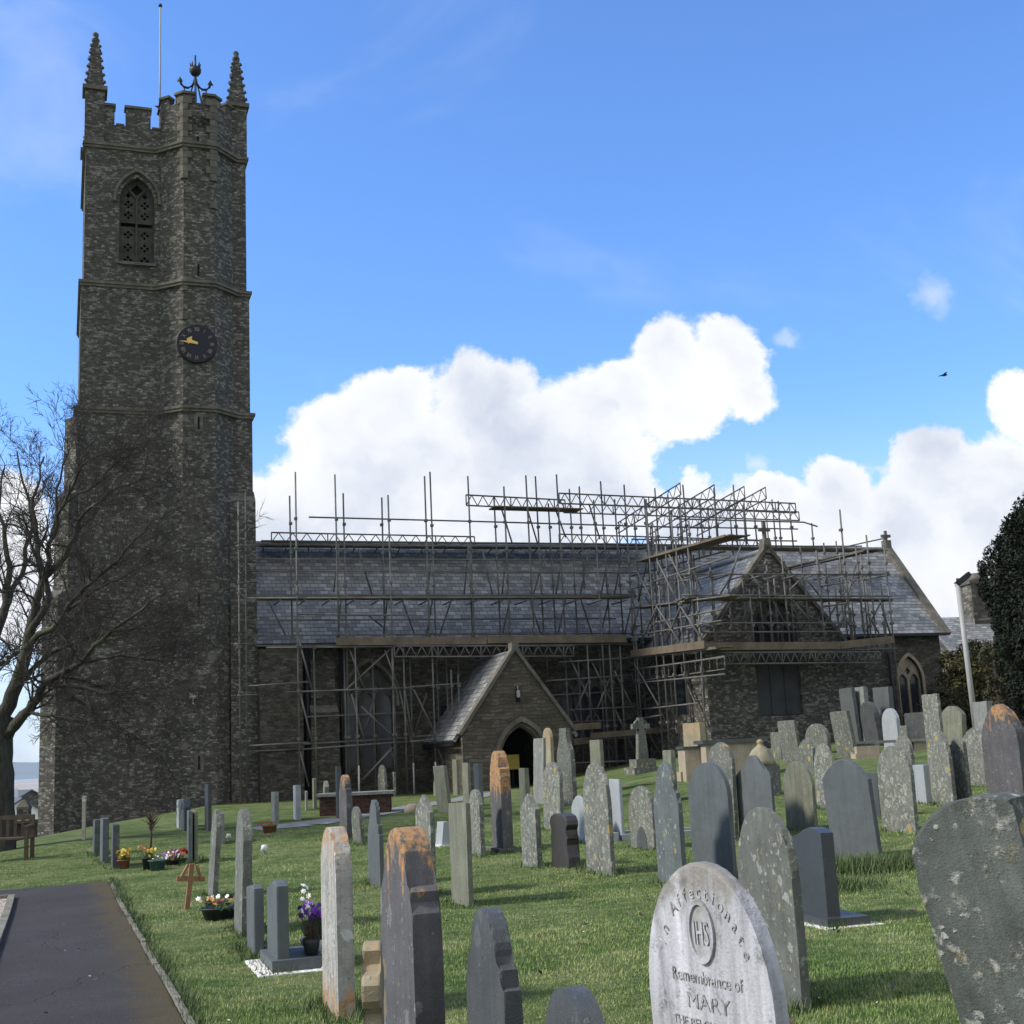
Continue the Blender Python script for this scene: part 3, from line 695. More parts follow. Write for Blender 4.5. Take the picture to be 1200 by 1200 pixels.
# pinnacles with crockets
def pinnacle(name, u, v, z0, s=1.0):
    b = MB(); h = 0.33*s
    b.box((u-h, v-h, 23.3), (u+h, v+h, z0+0.55)); b.box((u-h-0.09, v-h-0.09, z0+0.55), (u+h+0.09, v+h+0.09, z0+0.70), 1)
    zt = z0+0.70; H = 1.95*s; n = 4
    pts = lambda k, zz: [(u-k, v-k, zz), (u+k, v-k, zz), (u+k, v+k, zz), (u-k, v+k, zz)]
    b.add(pts(h*0.95, zt)+pts(0.09, zt+H), [(0, 1, 5, 4), (1, 2, 6, 5), (2, 3, 7, 6), (3, 0, 4, 7), (4, 5, 6, 7)])
    for i in range(6):
        t_ = 0.10+0.15*i; k = h*0.95*(1-t_)+0.09*t_+0.02; zz = zt+H*t_
        for sx in (-1, 1):
            for sy in (-1, 1):
                M = Matrix.Translation((u+sx*k, v+sy*k, zz)) @ Matrix.Rotation(0.5, 4, 'Z')
                b.lathe([(0.02, -0.07), (0.062, -0.03), (0.055, 0.03), (0.015, 0.07)], (u+sx*k, v+sy*k, zz), 6)
    b.lathe([(0.07, 0), (0.14, 0.05), (0.14, 0.13), (0.07, 0.18), (0.10, 0.25), (0.11, 0.34), (0.05, 0.40)], (u, v, zt+H-0.1), 8)
    b.build('pinnacle', ['tower_stone', 'dressed_stone'], church)
for (u, v) in ((TC-2.48, TV-2.48), (TC+2.48, TV-2.48), (TC-2.48, TV+2.48), (TC+2.48, TV+2.48)): pinnacle('pinnacle', u, v, 24.72)
# belfry window: pierced stone panels under tracery, hood mould
bw = MB(); v0 = f+0.30
outl = arch(-13.02, 18.95, 1.18, 21.25, 0.88)
holes = []
def dia(x, z, r): return [(x-r, z), (x, z-r), (x+r, z), (x, z+r)]
for cxl in (-13.30, -12.74):
    for zc in (19.15, 19.62, 20.09, 20.82, 21.22):
        for dx, dz in ((-0.095, 0), (0.095, 0), (0, -0.095), (0, 0.095)): holes.append(dia(cxl+dx, zc+dz, 0.066))
holes += [dia(-13.02, 21.78, 0.21), dia(-13.30, 21.56, 0.10), dia(-12.74, 21.56, 0.10)]
holes += [[(-13.56, 20.38), (-13.06, 20.38), (-13.06, 20.52), (-13.56, 20.52)], [(-12.98, 20.38), (-12.48, 20.38), (-12.48, 20.52), (-12.98, 20.52)]]
bw.holed(outl, holes, fS, v0, 0.06)
bw.box((-13.05, v0-0.10, 18.95), (-12.99, v0+0.02, 21.45)); bw.beam((-13.02, v0-0.05, 21.42), (-13.27, v0-0.05, 21.75), 0.06, 0.06); bw.beam((-13.02, v0-0.05, 21.42), (-12.77, v0-0.05, 21.75), 0.06, 0.06)
ow = bw.build('belfry_window', 'dark_dressed', church)
b = MB(); b.prism(outl, fS, v0+0.16, v0+0.2); b.build('dark_backing', 'dark_void', ow)  # flat black sheet stands in for the dark behind the pierced panels
def hood(name, cx, zs, w_, rise, v, m, th=0.10, dp=0.10, drop=0.15, parent=None, zb=None):
    a = arch(cx, 0, w_, zs, rise)[2:]; a2 = arch(cx, 0, w_+2*th, zs, rise+th*1.25)[2:]
    a = [(cx+w_/2, zs-drop)]+a+[(cx-w_/2, zs-drop)]; a2 = [(cx+w_/2+th, zs-drop)]+a2+[(cx-w_/2-th, zs-drop)]
    b = MB()
    for i in range(len(a)-1):
        b.prism([a[i], a[i+1], a2[i+1], a2[i]], fS, v-dp, v+0.02)
    return b.build(name, m, parent or church)
hood('hood_mould', -13.02, 21.25, 1.42, 1.06, f, 'dressed_stone', 0.09, 0.11, 0.1)
b = MB(); b.prism([(-13.62, f-0.10), (-12.42, f-0.10), (-12.42, f+0.05), (-13.62, f+0.05)], lambda a, c, d: V3(a, c, d), 18.84, 18.94); b.build('window_sill', 'dressed_stone', church)
# slit windows on the turret
for z, pale in ((23.35, 0), (18.55, 0), (13.05, 1), (7.0, 0), (1.72, 1)):
    vq = -0.28 if z < 18 else -0.22
    b = MB(); b.box((-11.03, vq-0.012, z-0.22), (-10.96, vq+0.02, z+0.22), 0)
    if pale:
        for x0, x1, z0, z1 in ((-11.14, -11.03, -0.3, 0.3), (-10.96, -10.85, -0.3, 0.3), (-11.03, -10.96, 0.22, 0.34), (-11.03, -10.96, -0.34, -0.22)): b.box((x0, vq-0.02, z+z0), (x1, vq+0.02, z+z1), 1)
    b.build('slit_window', ['dark_void', 'dressed_stone'], church)
# clock
cku, ckv, ckz = -11.06, -0.27, 15.85
clk = MB(); clk.lathe([(0.70, 0), (0.70, 0.06), (0.64, 0.10), (0.61, 0.075)], (0, 0, 0), 40)
Mck = Matrix.Translation((cku, ckv, ckz)) @ Matrix.Rotation(math.pi/2, 4, 'X')
clk.v = [tuple(Mck @ Vector(p)) for p in clk.v]; oc = clk.build('clock', 'black_iron', church)
b = MB(); b.lathe([(0.62, 0), (0.62, 0.085)], (0, 0, 0), 40); b.v = [tuple(Mck @ Vector(p)) for p in b.v]; b.build('clock_dial', 'dial_blue', oc)
for i, s_ in enumerate(('XII', 'I', 'II', 'III', 'IIII', 'V', 'VI', 'VII', 'VIII', 'IX', 'X', 'XI')):
    vs_, fs = txt(s_, 0.20, 0.004); an = -math.radians(30*i)
    vs_ = [Mck @ (Matrix.Rotation(an, 4, 'Z') @ Vector((p.x*0.72, p.y+0.44, p.z+0.09))) for p in vs_]
    b = MB(); b.add(vs_, fs); b.build('numeral', 'dim_gilt', oc)
def hand(name, ang, L, wd, tail, dz, spade=False):
    b = MB(); an = -math.radians(ang); zz = 0.10+dz
    o_ = [(-wd/2, -tail), (wd/2, -tail), (wd*0.42, L*0.55), (wd*(1.9 if spade else 0.35), L*0.66), (0, L), (-wd*(1.9 if spade else 0.35), L*0.66), (-wd*0.42, L*0.55)]
    b.prism(o_, lambda a, c, d: Mck @ (Matrix.Rotation(an, 4, 'Z') @ Vector((a, c, zz+d))), 0, 0.012); b.build(name, 'gilt', oc)
hand('minute_hand', 275, 0.57, 0.075, 0.03, 0.02); hand('hour_hand', 293, 0.37, 0.085, 0.03, 0.0, True)

# ---- nave
EZ, RZ, RV = 5.62, 9.50, 3.3
NW = dict(cx=-5.2, w=1.75, zb=1.25, zs=3.55, r=1.30)
win1 = arch(NW['cx'], NW['zb'], NW['w'], NW['zs'], NW['r']); win2 = arch(2.75, 1.75, 1.7, 3.6, 1.25); win3 = arch(16.95, 2.30, 1.10, 3.72, 0.92)
b = MB(); b.holed([(-9.1, -1.2), (18.55, -1.2), (18.55, EZ), (-9.1, EZ)], [win1, win2, win3], fS, 0.25, 0.35)
b.add([(18.55, 0.25, -1.2), (18.55, 6.35, -1.2), (18.55, 6.35, EZ), (18.55, RV, RZ-0.1), (18.55, 0.25, EZ)], [(0, 1, 2, 3, 4)])
b.add([(-9.1, 6.35, -1.2), (18.55, 6.35, -1.2), (18.55, 6.35, EZ), (-9.1, 6.35, EZ)], [(0, 1, 2, 3)])
b.add([(-9.1, 0.6, -0.5), (18.55, 0.6, -0.5), (18.55, 0.6, 1.0), (-9.1, 0.6, 1.0)], [(0, 1, 2, 3)])
b.build('nave_wall', 'nave_stone', church)
b = MB(); b.box((-9.06, -0.42, -1), (-7.62, 0.24, 5.35)); b.build('nave_wall', 'nave_stone', church)
def roofslab(b, q, th, mi=0):
    n = (Vector(q[1])-Vector(q[0])).cross(Vector(q[2])-Vector(q[0])).normalized()
    if n.z < 0: n = -n
    lo = [Vector(p)-n*th for p in q]; k = len(q)
    b.add([Vector(p) for p in q]+lo, [tuple(range(k)), tuple(range(2*k-1, k-1, -1))]+[(i, k+i, k+(i+1) % k, (i+1) % k) for i in range(k)], mi)
b = MB()
roofslab(b, [(-9.1, -0.05, EZ-0.06), (18.6, -0.05, EZ-0.06), (18.6, RV, RZ), (-9.1, RV, RZ)], 0.12)
roofslab(b, [(-9.1, 6.65, EZ-0.06), (18.6, 6.65, EZ-0.06), (18.6, RV, RZ), (-9.1, RV, RZ)], 0.12)
onr = b.build('nave_roof', 'slate_roof', church)
b = MB(); b.path_tube([(-9.05, RV, RZ+0.03), (18.55, RV, RZ+0.03)], [0.10, 0.10], 8); b.build('ridge_tiles', 'lead', onr)
b = MB(); b.beam((-9.0, -0.13, EZ-0.13), (18.6, -0.13, EZ-0.13), 0.13, 0.11); b.build('gutter', 'pipe_black', church)
for u_, vv, zt, zb in ((-7.42, -0.10, 5.4, -0.5), (-6.2, 0.16, 5.4, -0.5), (4.82, 0.10, 5.3, 0.5)):
    b = MB(); b.tube((u_, vv, zb), (u_, vv, zt), 0.06 if u_ > -7 else 0.10, 8); b.build('downpipe', 'pipe_black', church)
b = MB(); b.box((-7.36, -0.45, -1), (-6.42, 0.24, 3.2)); b.add([(-7.36, -0.45, 3.2), (-6.42, -0.45, 3.2), (-6.42, 0.24, 3.2), (-7.36, 0.24, 3.2), (-7.36, 0.24, 3.75), (-6.42, 0.24, 3.75)], [(0, 1, 5, 4), (0, 4, 3), (1, 2, 5)], 1)
b.box((-7.30, -0.15, 3.3), (-6.48, 0.24, 4.9)); b.build('buttress', ['nave_stone', 'dressed_stone'], church)
b = MB(); b.box((3.95, -0.45, -0.5), (4.7, 0.24, 3.2)); b.build('buttress', ['nave_stone', 'dressed_stone'], church)
# east gable coping, and its finial
b = MB()
for s_ in (-1, 1): b.beam((18.68, RV+s_*3.42, EZ-0.12), (18.68, RV-s_*0.05, RZ+0.20), 0.34, 0.16)
b.build('gable_coping', 'dressed_stone', church)
b = MB(); b.box((18.53, RV-0.15, RZ+0.1), (18.83, RV+0.15, RZ+0.42)); b.box((18.63, RV-0.05, RZ+0.42), (18.73, RV+0.05, RZ+0.85)); b.box((18.45, RV-0.05, RZ+0.56), (18.91, RV+0.05, RZ+0.68))
b.build('gable_finial', 'dressed_stone', church)

def tracery(cx, zb, w_, zs, rise, v, lights, m, parent, glass='leaded_glass'):
    """stone mullions and pointed heads in one opening; panes a child"""
    o_ = arch(cx, zb, w_, zs, rise); b = MB(); hs = []
    lw = w_/lights
    for i in range(lights):
        c = cx-w_/2+lw*(i+0.5); h_ = arch(c, zb+0.03, lw-0.10, zs-0.10, lw*0.62, 5); hs.append(h_)
    for i in range(lights-1):
        c = cx-w_/2+lw*(i+1); zc = zs+lw*0.62+0.02
        if lights == 2: hs.append([(c, zc-0.18), (c+0.14, zc-0.02), (c, zc+0.16), (c-0.14, zc-0.02)])
        else:
            hs.append([(c, zc-0.20), (c+0.15, zc+0.02), (c, zc+0.22), (c-0.15, zc+0.02)])
    if lights >= 3: hs.append([(cx, zs+rise*0.60), (cx+0.15, zs+rise*0.72), (cx, zs+rise*0.88), (cx-0.15, zs+rise*0.72)])
    b.holed(o_, hs, fS, v, 0.12); ob = b.build('window', m, parent)
    g = MB(); g.prism(o_, fS, v+0.09, v+0.11); g.build('pane', glass, ob); return ob
tracery(NW['cx'], NW['zb'], NW['w'], NW['zs'], NW['r'], 0.42, 3, 'dark_dressed', church)
tracery(2.75, 1.75, 1.7, 3.6, 1.25, 0.42, 3, 'dark_dressed', church)
tracery(16.95, 2.30, 1.10, 3.72, 0.92, 0.38, 2, 'pale_stone', church)
hood('hood_mould', NW['cx'], NW['zs'], NW['w']+0.1, NW['r']+.06, 0.25, 'dressed_stone', 0.10, 0.09, 0.2)
hood('hood_mould', 16.95, 3.72, 1.12, 0.94, 0.25, 'pale_stone', 0.12, 0.04, 1.42)

# ---- porch
PU, PF, PH = -1.17, -3.5, 1.90
door = arch(PU+0.12, 0.0, 1.42, 1.42, 1.02)
b = MB(); b.holed([(PU-PH, -0.8), (PU+PH, -0.8), (PU+PH, 2.36), (PU, 4.86), (PU-PH, 2.36)], [door], fS, PF, 0.55)
for s_ in (-1, 1):
    a0, a1 = sorted((PU+s_*PH, PU+s_*(PH-0.4)))
    b.add([(PU+s_*PH, PF, -0.8), (PU+s_*PH, 0.24, -0.8), (PU+s_*PH, 0.24, 2.36), (PU+s_*PH, PF, 2.36)], [(0, 1, 2, 3)])
    b.add([(PU+s_*(PH-0.4), PF+0.56, -0.8), (PU+s_*(PH-0.4), 0.24, -0.8), (PU+s_*(PH-0.4), 0.24, 2.36), (PU+s_*(PH-0.4), PF+0.56, 2.36)], [(0, 1, 2, 3)])
b.build('porch_wall', 'porch_stone', church)
b = MB()
for s_ in (-1, 1): roofslab(b, [(PU+s_*(PH+0.28), PF+0.18, 2.06), (PU+s_*(PH+0.28), 0.24, 2.06), (PU, 0.24, 4.92), (PU, PF+0.18, 4.92)], 0.12)
b.build('porch_roof', 'slate_roof', church)
b = MB()
for s_ in (-1, 1): b.beam((PU+s_*(PH+0.10), PF+0.06, 2.22), (PU, PF+0.06, 4.98), 0.34, 0.11)
b.box((PU-0.12, PF-0.12, 4.90), (PU+0.12, PF+0.24, 5.14)); b.build('porch_coping', 'dressed_stone', church)
b = MB(); b.box((PU-PH-0.33, PF+0.2, 1.88), (PU-PH-0.23, 0.2, 1.98)); b.build('gutter', 'pipe_black', church)
hood('hood_mould', PU+0.12, 1.42, 1.62, 1.15, PF, 'dressed_stone', 0.13, 0.10, 0.1)
hood('door_arch', PU+0.12, 1.42, 1.36, 0.98, PF+0.16, 'dressed_stone', 0.10, 0.06, 1.2)
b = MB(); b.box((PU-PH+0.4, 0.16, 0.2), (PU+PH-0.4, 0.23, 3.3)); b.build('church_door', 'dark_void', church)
b = MB(); b.box((PU-0.03, PF-0.02, 3.20), (PU+0.13, PF+0.03, 3.62), 0); b.box((PU, PF-0.10, 3.35), (PU+0.10, PF-0.02, 3.58), 1); b.tube((PU+0.05, PF-0.06, 3.58), (PU+0.05, PF-0.01, 3.72), 0.02, 6, 1); b.build('porch_lantern', ['dark_void', 'grey_pole'], church)

# ---- transept, with its big window running up into the gable
U0, U1, TFv, TE, TA = 5.05, 10.42, -5.0, 4.92, 8.05
UC = (U0+U1)/2
WT = (7.78, 2.40, 1.72, 5.40, 0.98)
tw_ = arch(*WT)
b = MB(); b.holed([(U0, -0.5), (U1, -0.5), (U1, TE), (UC, TA), (U0, TE)], [tw_], fS, TFv, 0.30)
b.add([(U0, TFv, -0.5), (U0, 0.24, -0.5), (U0, 0.24, TE+0.1), (U0, TFv, TE+0.1)], [(0, 1, 2, 3)])
b.add([(U1, TFv, -0.5), (U1, 0.24, -0.5), (U1, 0.24, TE), (U1, TFv, TE)], [(0, 1, 2, 3)])
b.build('transept_wall', 'tower_stone', church)
b = MB()
k_ = (RZ-EZ)/(RV+0.05); vr = (TA-EZ)/k_-0.05+0.1; ve = max(0.0, 0)
for s_, ue in ((-1, U0-0.12), (1, U1+0.12)):
    roofslab(b, [(ue, TFv+0.2, TE-0.10), (ue, 0.35, TE-0.10), (ue+(UC-ue)*0.28, 0.35, TE-0.1+(TA-TE+0.1)*0.28), (UC, vr, TA), (UC, TFv+0.2, TA)], 0.11)
otr = b.build('transept_roof', 'slate_roof', church)
b = MB(); b.path_tube([(UC, TFv+0.2, TA+0.02), (UC, vr, TA+0.02)], [0.10, 0.10], 8)
b.beam((U0+0.9, 0.1, TE+1.0), (UC, vr+0.02, TA+0.01), 0.35, 0.05); b.build('ridge_tiles', 'lead', otr)
b = MB()
for s_ in (-1, 1): b.beam((UC+s_*(U1-UC+0.12), TFv+0.08, TE-0.05), (UC, TFv+0.08, TA+0.14), 0.36, 0.13)
b.build('transept_coping', 'dressed_stone', church)
b = MB(); b.prism([(UC-0.19, TA-0.1), (UC+0.19, TA-0.1), (UC+0.11, TA+0.42), (UC-0.11, TA+0.42)], fS, TFv-0.1, TFv+0.25)
b.box((UC-0.055, TFv+0.02, TA+0.4), (UC+0.055, TFv+0.13, TA+1.02)); b.box((UC-0.22, TFv+0.025, TA+0.68), (UC+0.22, TFv+0.125, TA+0.79))
b.build('cross_finial', 'dressed_stone', church)
ob = tracery(*WT, TFv+0.22, 4, 'dark_dressed', church)
b = MB(); b.box((6.93, TFv+0.10, 2.42), (8.63, TFv+0.18, 4.85)); b.box((7.48, TFv+0.06, 2.42), (7.53, TFv+0.12, 4.85)); b.box((8.04, TFv+0.06, 2.42), (8.09, TFv+0.12, 4.85)); b.build('boarding', 'board_panel', ob)
hood('hood_mould', 7.78, 5.40, 1.84, 1.05, TFv, 'dressed_stone', 0.08, 0.07, 0.1)
b = MB(); b.box((UC-2.68, TFv-0.06, -0.4), (UC+2.72, TFv+0.02, 1.75)); b.build('plinth', 'tower_stone', church)
# west wall window of the transept (dark)
b = MB(); b.prism(arch(-3.1, 2.6, 0.8, 3.7, 0.7), fE, U0-0.012, U0+0.05); b.build('window', 'leaded_glass', church)
# ---- flat-topped aisle beside the transept
b = MB(); b.box((U1+0.02, TFv+0.28, -0.5), (12.5, 0.24, 4.62)); b.build('aisle_wall', 'tower_stone', church)
b = MB(); b.box((U1+0.03, TFv+0.2, 4.62), (12.58, 0.24, 4.78)); b.build('aisle_parapet', 'dressed_stone', church)
b = MB(); b.tube((12.42, TFv+0.16, 0.6), (12.42, TFv+0.16, 4.55), 0.06, 8); b.build('downpipe', 'pipe_black', church)
# little floodlight on the turret
b = MB(); b.box((-11.32, -0.52, 3.78), (-11.06, -0.30, 3.98)); b.tube((-11.19, -0.34, 3.6), (-11.19, -0.34, 3.8), 0.03, 6); b.build('floodlight', 'white_paint', church)
# stack of carved stone on the ground by the turret door: a stone door surround
b = MB(); b.box((-12.0, 0.25, -0.3), (-11.75, 0.5, 1.35)); b.box((-12.05, 0.22, 1.35), (-11.6, 0.5, 1.62)); b.build('door_jamb', 'dressed_stone', church)

# flagpole and iron beacon on the tower roof
fp = thing('flagpole', 'slender white flagpole rising from the tower roof behind the battlements', 'flagpole', W(-12.15, 2.2, 23.2), A)
b = MB(); FH = on_v(192, 9, 2.2).z-23.2; b.tube((0, 0, 0), (0, 0, FH), 0.045, 8, 0, 0.028); b.build('pole', 'grey_pole', fp)
b = MB(); b.lathe([(0.03, 0), (0.08, 0.04), (0.06, 0.12), (0.01, 0.15)], (0, 0, FH), 8); b.build('truck', 'black_iron', fp)
b = MB(); b.lathe([(0.05, 2.55), (0.14, 2.60), (0.05, 2.68)], (0, 0, 0), 8); b.tube((-0.18, 0, 2.62), (0.18, 0, 2.62), 0.025, 6); b.build('collar', 'black_iron', fp)
bc = thing('beacon', 'black iron beacon with curled arms and fire basket on the turret top', 'beacon', W(-11.0, 0.75, 25.5), A)
b = MB(); b.tube((0, 0, -0.7), (0, 0, 1.75), 0.035, 8)
for an in (0.5, 2.6, 4.7): b.tube((0.45*math.cos(an), 0.45*math.sin(an), -0.7), (0, 0, 0.95), 0.03, 6)
b.build('mast', 'black_iron', bc)
b = MB(); b.lathe([(0.05, 0), (0.14, 0.05), (0.21, 0.16), (0.21, 0.30), (0.15, 0.36), (0.08, 0.28)], (0, 0, 0.92), 10)
for k in range(8): b.tube((0.15*math.cos(k*.785), 0.15*math.sin(k*.785), 1.26), (0.18*math.cos(k*.785), 0.18*math.sin(k*.785), 1.42), 0.025, 5)
b.build('basket', 'black_iron', bc)
for s_ in (-1, 1):
    b = MB(); pts = [(s_*x_, 0, z_) for x_, z_ in ((0.0, 0.72), (0.12, 0.52), (0.26, 0.42), (0.40, 0.44), (0.50, 0.54), (0.54, 0.68))]
    b.path_tube(pts, [0.045]*6, 6); b.add([(s_*0.43, 0, 0.64), (s_*0.66, 0, 0.62), (s_*0.54, 0.02, 0.86), (s_*0.54, -0.05, 0.66)], [(0, 1, 3), (1, 2, 3), (2, 0, 3)])
    b.tube((s_*0.48, 0, -0.65), (s_*0.38, 0, 0.44), 0.025, 6); b.build('arm', 'black_iron', bc)

# ------------------------------------------------------------------ scaffolding (every tube, board and beam at its real size)
class Scaffold:
    def __init__(s, name, label, group, base):
        s.base = Vector(base); s.root = thing(name, label, 'scaffolding', W(*base), A, group); s.rr = random.Random(8)
    def put(s, b, name, m='galvanised'):
        b.v = [(p[0]-s.base.x, p[1]-s.base.y, p[2]-s.base.z) for p in b.v]; return b.build(name, m, s.root)
    def pole(s, x, yr, v, yt, yb=None, r=0.030, u=None, foot=False):
        q = on_v(x, yr, v) if u is None else on_u(x, yr, u)
        uu, vv = q.x, q.y
        # heights read on the same vertical
        def zat(y):
            p = W(uu, vv, 0); d_ = (p-CAM); lo, hi = -3.0, 30.0
            for _ in range(40):
                mid = (lo+hi)/2; e = Vector((d_.x, d_.y, mid-EYE)); yy = 600-FPX*e.dot(Up)/e.dot(Fw)
                if yy > y: lo = mid
                else: hi = mid
            return lo
        p = W(uu, vv, 0); z0 = G(p.x, p.y)-0.02 if yb is None else zat(yb); z1 = zat(yt)
        b = MB(); b.tube((uu, vv, z0), (uu+s.rr.uniform(-.03, .03), vv, z1), r, 6)
        if foot: b.tube((uu, vv, z0), (uu, vv, z0+1.05), 0.032, 6, 1)
        if yb is None: b.box((uu-.08, vv-.08, z0-0.02), (uu+.08, vv+.08, z0+0.02))
        for zc in (2.35, 3.9, 5.35, 5.75, 7.1, 7.45, 8.6, 9.6):
            if z0 < zc < z1: b.box((uu-.05, vv-.06, zc-.045), (uu+.05, vv+.06, zc+.045))
        return s.put(b, 'standard', ['galvanised', 'white_paint'])
    def tube(s, x0, y0, x1, y1, v, name='ledger', v1=None, u=None, u1=None, r=0.030):
        a = on_v(x0, y0, v) if u is None else on_u(x0, y0, u)
        e = (on_v(x1, y1, v if v1 is None else v1) if u is None else on_u(x1, y1, u if u1 is None else u1))
        b = MB(); b.tube(a, e, r, 6)
        return s.put(b, name)
    def lattice(s, x0, y0, x1, y1, v, dep, bays, v1=None, u=None, r=0.030):
        """ladder of chords and zig-zag; (x, y) is the top chord"""
        a = on_v(x0, y0, v) if u is None else on_u(x0, y0, u)
        e = on_v(x1, y1, v if v1 is None else v1) if u is None else on_u(x1, y1, u)
        dn = Vector((0, 0, -dep)); b = MB(); b.tube(a, e, r, 6); b.tube(a+dn, e+dn, r, 6)
        for i in range(bays):
            p, q, m_ = a.lerp(e, i/bays), a.lerp(e, (i+1)/bays), a.lerp(e, (i+.5)/bays)
            b.tube(p+dn, m_, r*0.62, 5); b.tube(m_, q+dn, r*0.62, 5)
            if i % 4 == 0: b.tube(p, p+dn, r*0.8, 5)
        b.tube(e, e+dn, r*0.8, 5)
        return s.put(b, 'lattice_beam')
    def board(s, x0, y0, x1, y1, v, ht=0.225, th=0.038, u=None, name='toe_board', v1=None, m='board_wood'):
        a = on_v(x0, y0, v) if u is None else on_u(x0, y0, u)
        e = on_v(x1, y1, v if v1 is None else v1) if u is None else on_u(x1, y1, u)
        b = MB(); n = max(1, int((e-a).length/3.9)); 
        for i in range(n):
            p, q = a.lerp(e, i/n), a.lerp(e, (i+1)/n-0.004); o_ = Vector((0, 0, s.rr.uniform(-.02, .02)))
            b.beam(p+o_, q+o_, th, ht)
        return s.put(b, name, m)
    def deck(s, p0, p1, wd, dirv, z=None):
        p0, p1 = Vector(p0), Vector(p1); dv = Vector(dirv)
        for k in range(4):
            b = MB(); o_ = dv*(wd*k/4+0.11); n = max(1, int((p1-p0).length/3.9))
            for i in range(n):
                e = Vector((0, 0, s.rr.uniform(-.012, .012))); ex = s.rr.uniform(0, .12)
                b.beam(p0.lerp(p1, i/n)+o_+e, p0.lerp(p1, (i+1)/n)+o_+e+(p1-p0).normalized()*ex*(1 if i == n-1 else -0.2), wd/4-0.02, 0.04)
            s.put(b, 'deck_board', 'board_wood')

O_, I_ = -1.35, -0.45
sc = Scaffold('scaffolding', 'grey tube scaffolding along the nave wall and roof, tubes standing above the ridge', 'scaffolding on the church', (-2.0, -1.35, 0.3))
# standards: (x at y_ref, y_ref, plane, top y, bottom y or None = ground)
for x, yr, v, yt, yb, ft in [
    (281, 760, O_, 588, None, 0), (288, 760, I_-0.1, 576, None, 0), (341, 640, I_, 581, 748, 0), (347, 640, O_, 553, None, 0), (395, 640, O_, 556, 748, 0), (404, 640, I_, 578, None, 0),
    (448, 640, I_, 583, 748, 0), (457, 640, O_, 580, None, 0), (500, 640, O_, 558, 762, 0), (507, 640, I_, 553, None, 0), (550, 600, O_, 558, 760, 0), (552, 700, I_, 640, 758, 0),
    (582, 640, I_, 582, 758, 0), (593, 640, O_, 570, 764, 0), (621, 640, O_, 557, 764, 0), (631, 620, I_, 558, 760, 0), (646, 640, I_, 590, 762, 0), (657, 640, O_, 556, 766, 0),
    (671, 640, I_, 573, 760, 0), (682, 640, I_, 570, 690, 0), (699, 640, O_, 586, None, 0), (709, 640, I_, 564, None, 0), (724, 640, I_, 585, 745, 0), (735, 640, O_, 568, None, 0),
    (419, 850, O_, 757, None, 1), (475, 850, O_, 757, None, 0), (483, 850, I_, 757, None, 1), (509, 850, O_, 757, None, 1), (540, 870, O_, 790, None, 1), (537, 780, I_, 757, 803, 0),
    (529, 800, O_, 785, 866, 0), (641, 780, I_, 757, 796, 0), (665, 830, I_, 757, None, 0), (692, 830, O_, 752, 868, 0), (719, 830, O_, 750, None, 0)]:
    sc.pole(x, yr, v, yt, yb, foot=bool(ft))
for x0, y0, x1, y1, v in [(285, 669, 762, 671, I_), (285, 701, 745, 700, O_), (285, 698, 745, 697, I_), (278, 727, 722, 725, I_), (350, 720, 480, 721, O_), (312, 759, 742, 755, O_), (300, 757, 470, 756, I_),
    (335, 811, 480, 806, O_), (292, 804, 362, 799, O_), (292, 874, 362, 870, O_), (284, 881, 352, 878, I_), (355, 878, 478, 869, O_), (355, 872, 478, 865, I_), (480, 805, 541, 801, O_), (480, 869, 545, 864, O_), (483, 863, 541, 861, I_),
    (640, 798, 742, 791, O_), (655, 776, 752, 770, O_), (668, 832, 748, 828, O_), (675, 894, 782, 890, O_), (278, 683, 302, 682, O_), (274, 755, 302, 754, O_), (276, 640, 302, 639, O_), (278, 815, 302, 814, O_),
    (362, 606, 556, 611, I_), (556, 611, 830, 619, I_)]:
    sc.tube(x0, y0, x1, y1, v)
for x0, y0, x1, y1 in [(350, 747, 366, 810), (352, 812, 366, 872), (352, 881, 362, 922), (410, 762, 427, 808), (412, 813, 428, 872), (406, 808, 458, 760), (451, 762, 468, 808), (468, 808, 482, 870), (423, 828, 463, 865), (425, 914, 460, 876),
    (485, 808, 509, 858), (509, 868, 531, 919), (668, 771, 699, 838), (694, 777, 722, 832), (721, 832, 747, 888), (720, 786, 746, 838), (746, 833, 778, 892), (715, 793, 695, 843), (689, 799, 673, 837), (474, 806, 483, 866),
    (397, 638, 391, 694), (400, 701, 395, 748), (454, 703, 449, 746), (507, 641, 500, 697), (507, 701, 500, 745), (549, 640, 544, 696), (595, 640, 588, 698), (598, 700, 589, 743), (660, 645, 651, 699), (665, 692, 654, 743), (714, 645, 704, 699), (714, 700, 704, 744), (744, 692, 731, 748),
    (588, 597, 600, 636), (618, 597, 630, 637), (651, 597, 663, 630), (690, 590, 703, 632), (430, 720, 449, 735)]:
    sc.tube(x0, y0, x1, y1, O_+0.06 if y0 > 745 else I_+0.06, 'brace')
sc.lattice(462, 757, 672, 757, O_-0.06, 0.36, 17)
sc.lattice(318, 624, 556, 629, 2.6, 0.36, 15)
sc.lattice(546, 580, 662, 586, I_-0.05, 0.38, 9)
sc.lattice(655, 578, 932, 590, I_-0.05, 0.38, 22)
sc.lattice(655, 626, 892, 633, 2.4, 0.36, 18)
sc.lattice(660, 590, 936, 600, 1.6, 0.36, 20)
sc.board(394, 751, 735, 749, O_-0.07, 0.26)
sc.board(672, 852, 704, 850, O_-0.08, 0.22); sc.board(672, 869, 700, 866, O_+0.3, 0.22); sc.board(692, 863, 792, 855, O_-0.08, 0.2)
sc.deck(on_v(395, 755, O_), on_v(735, 753, O_), 0.85, (0, 1, 0))
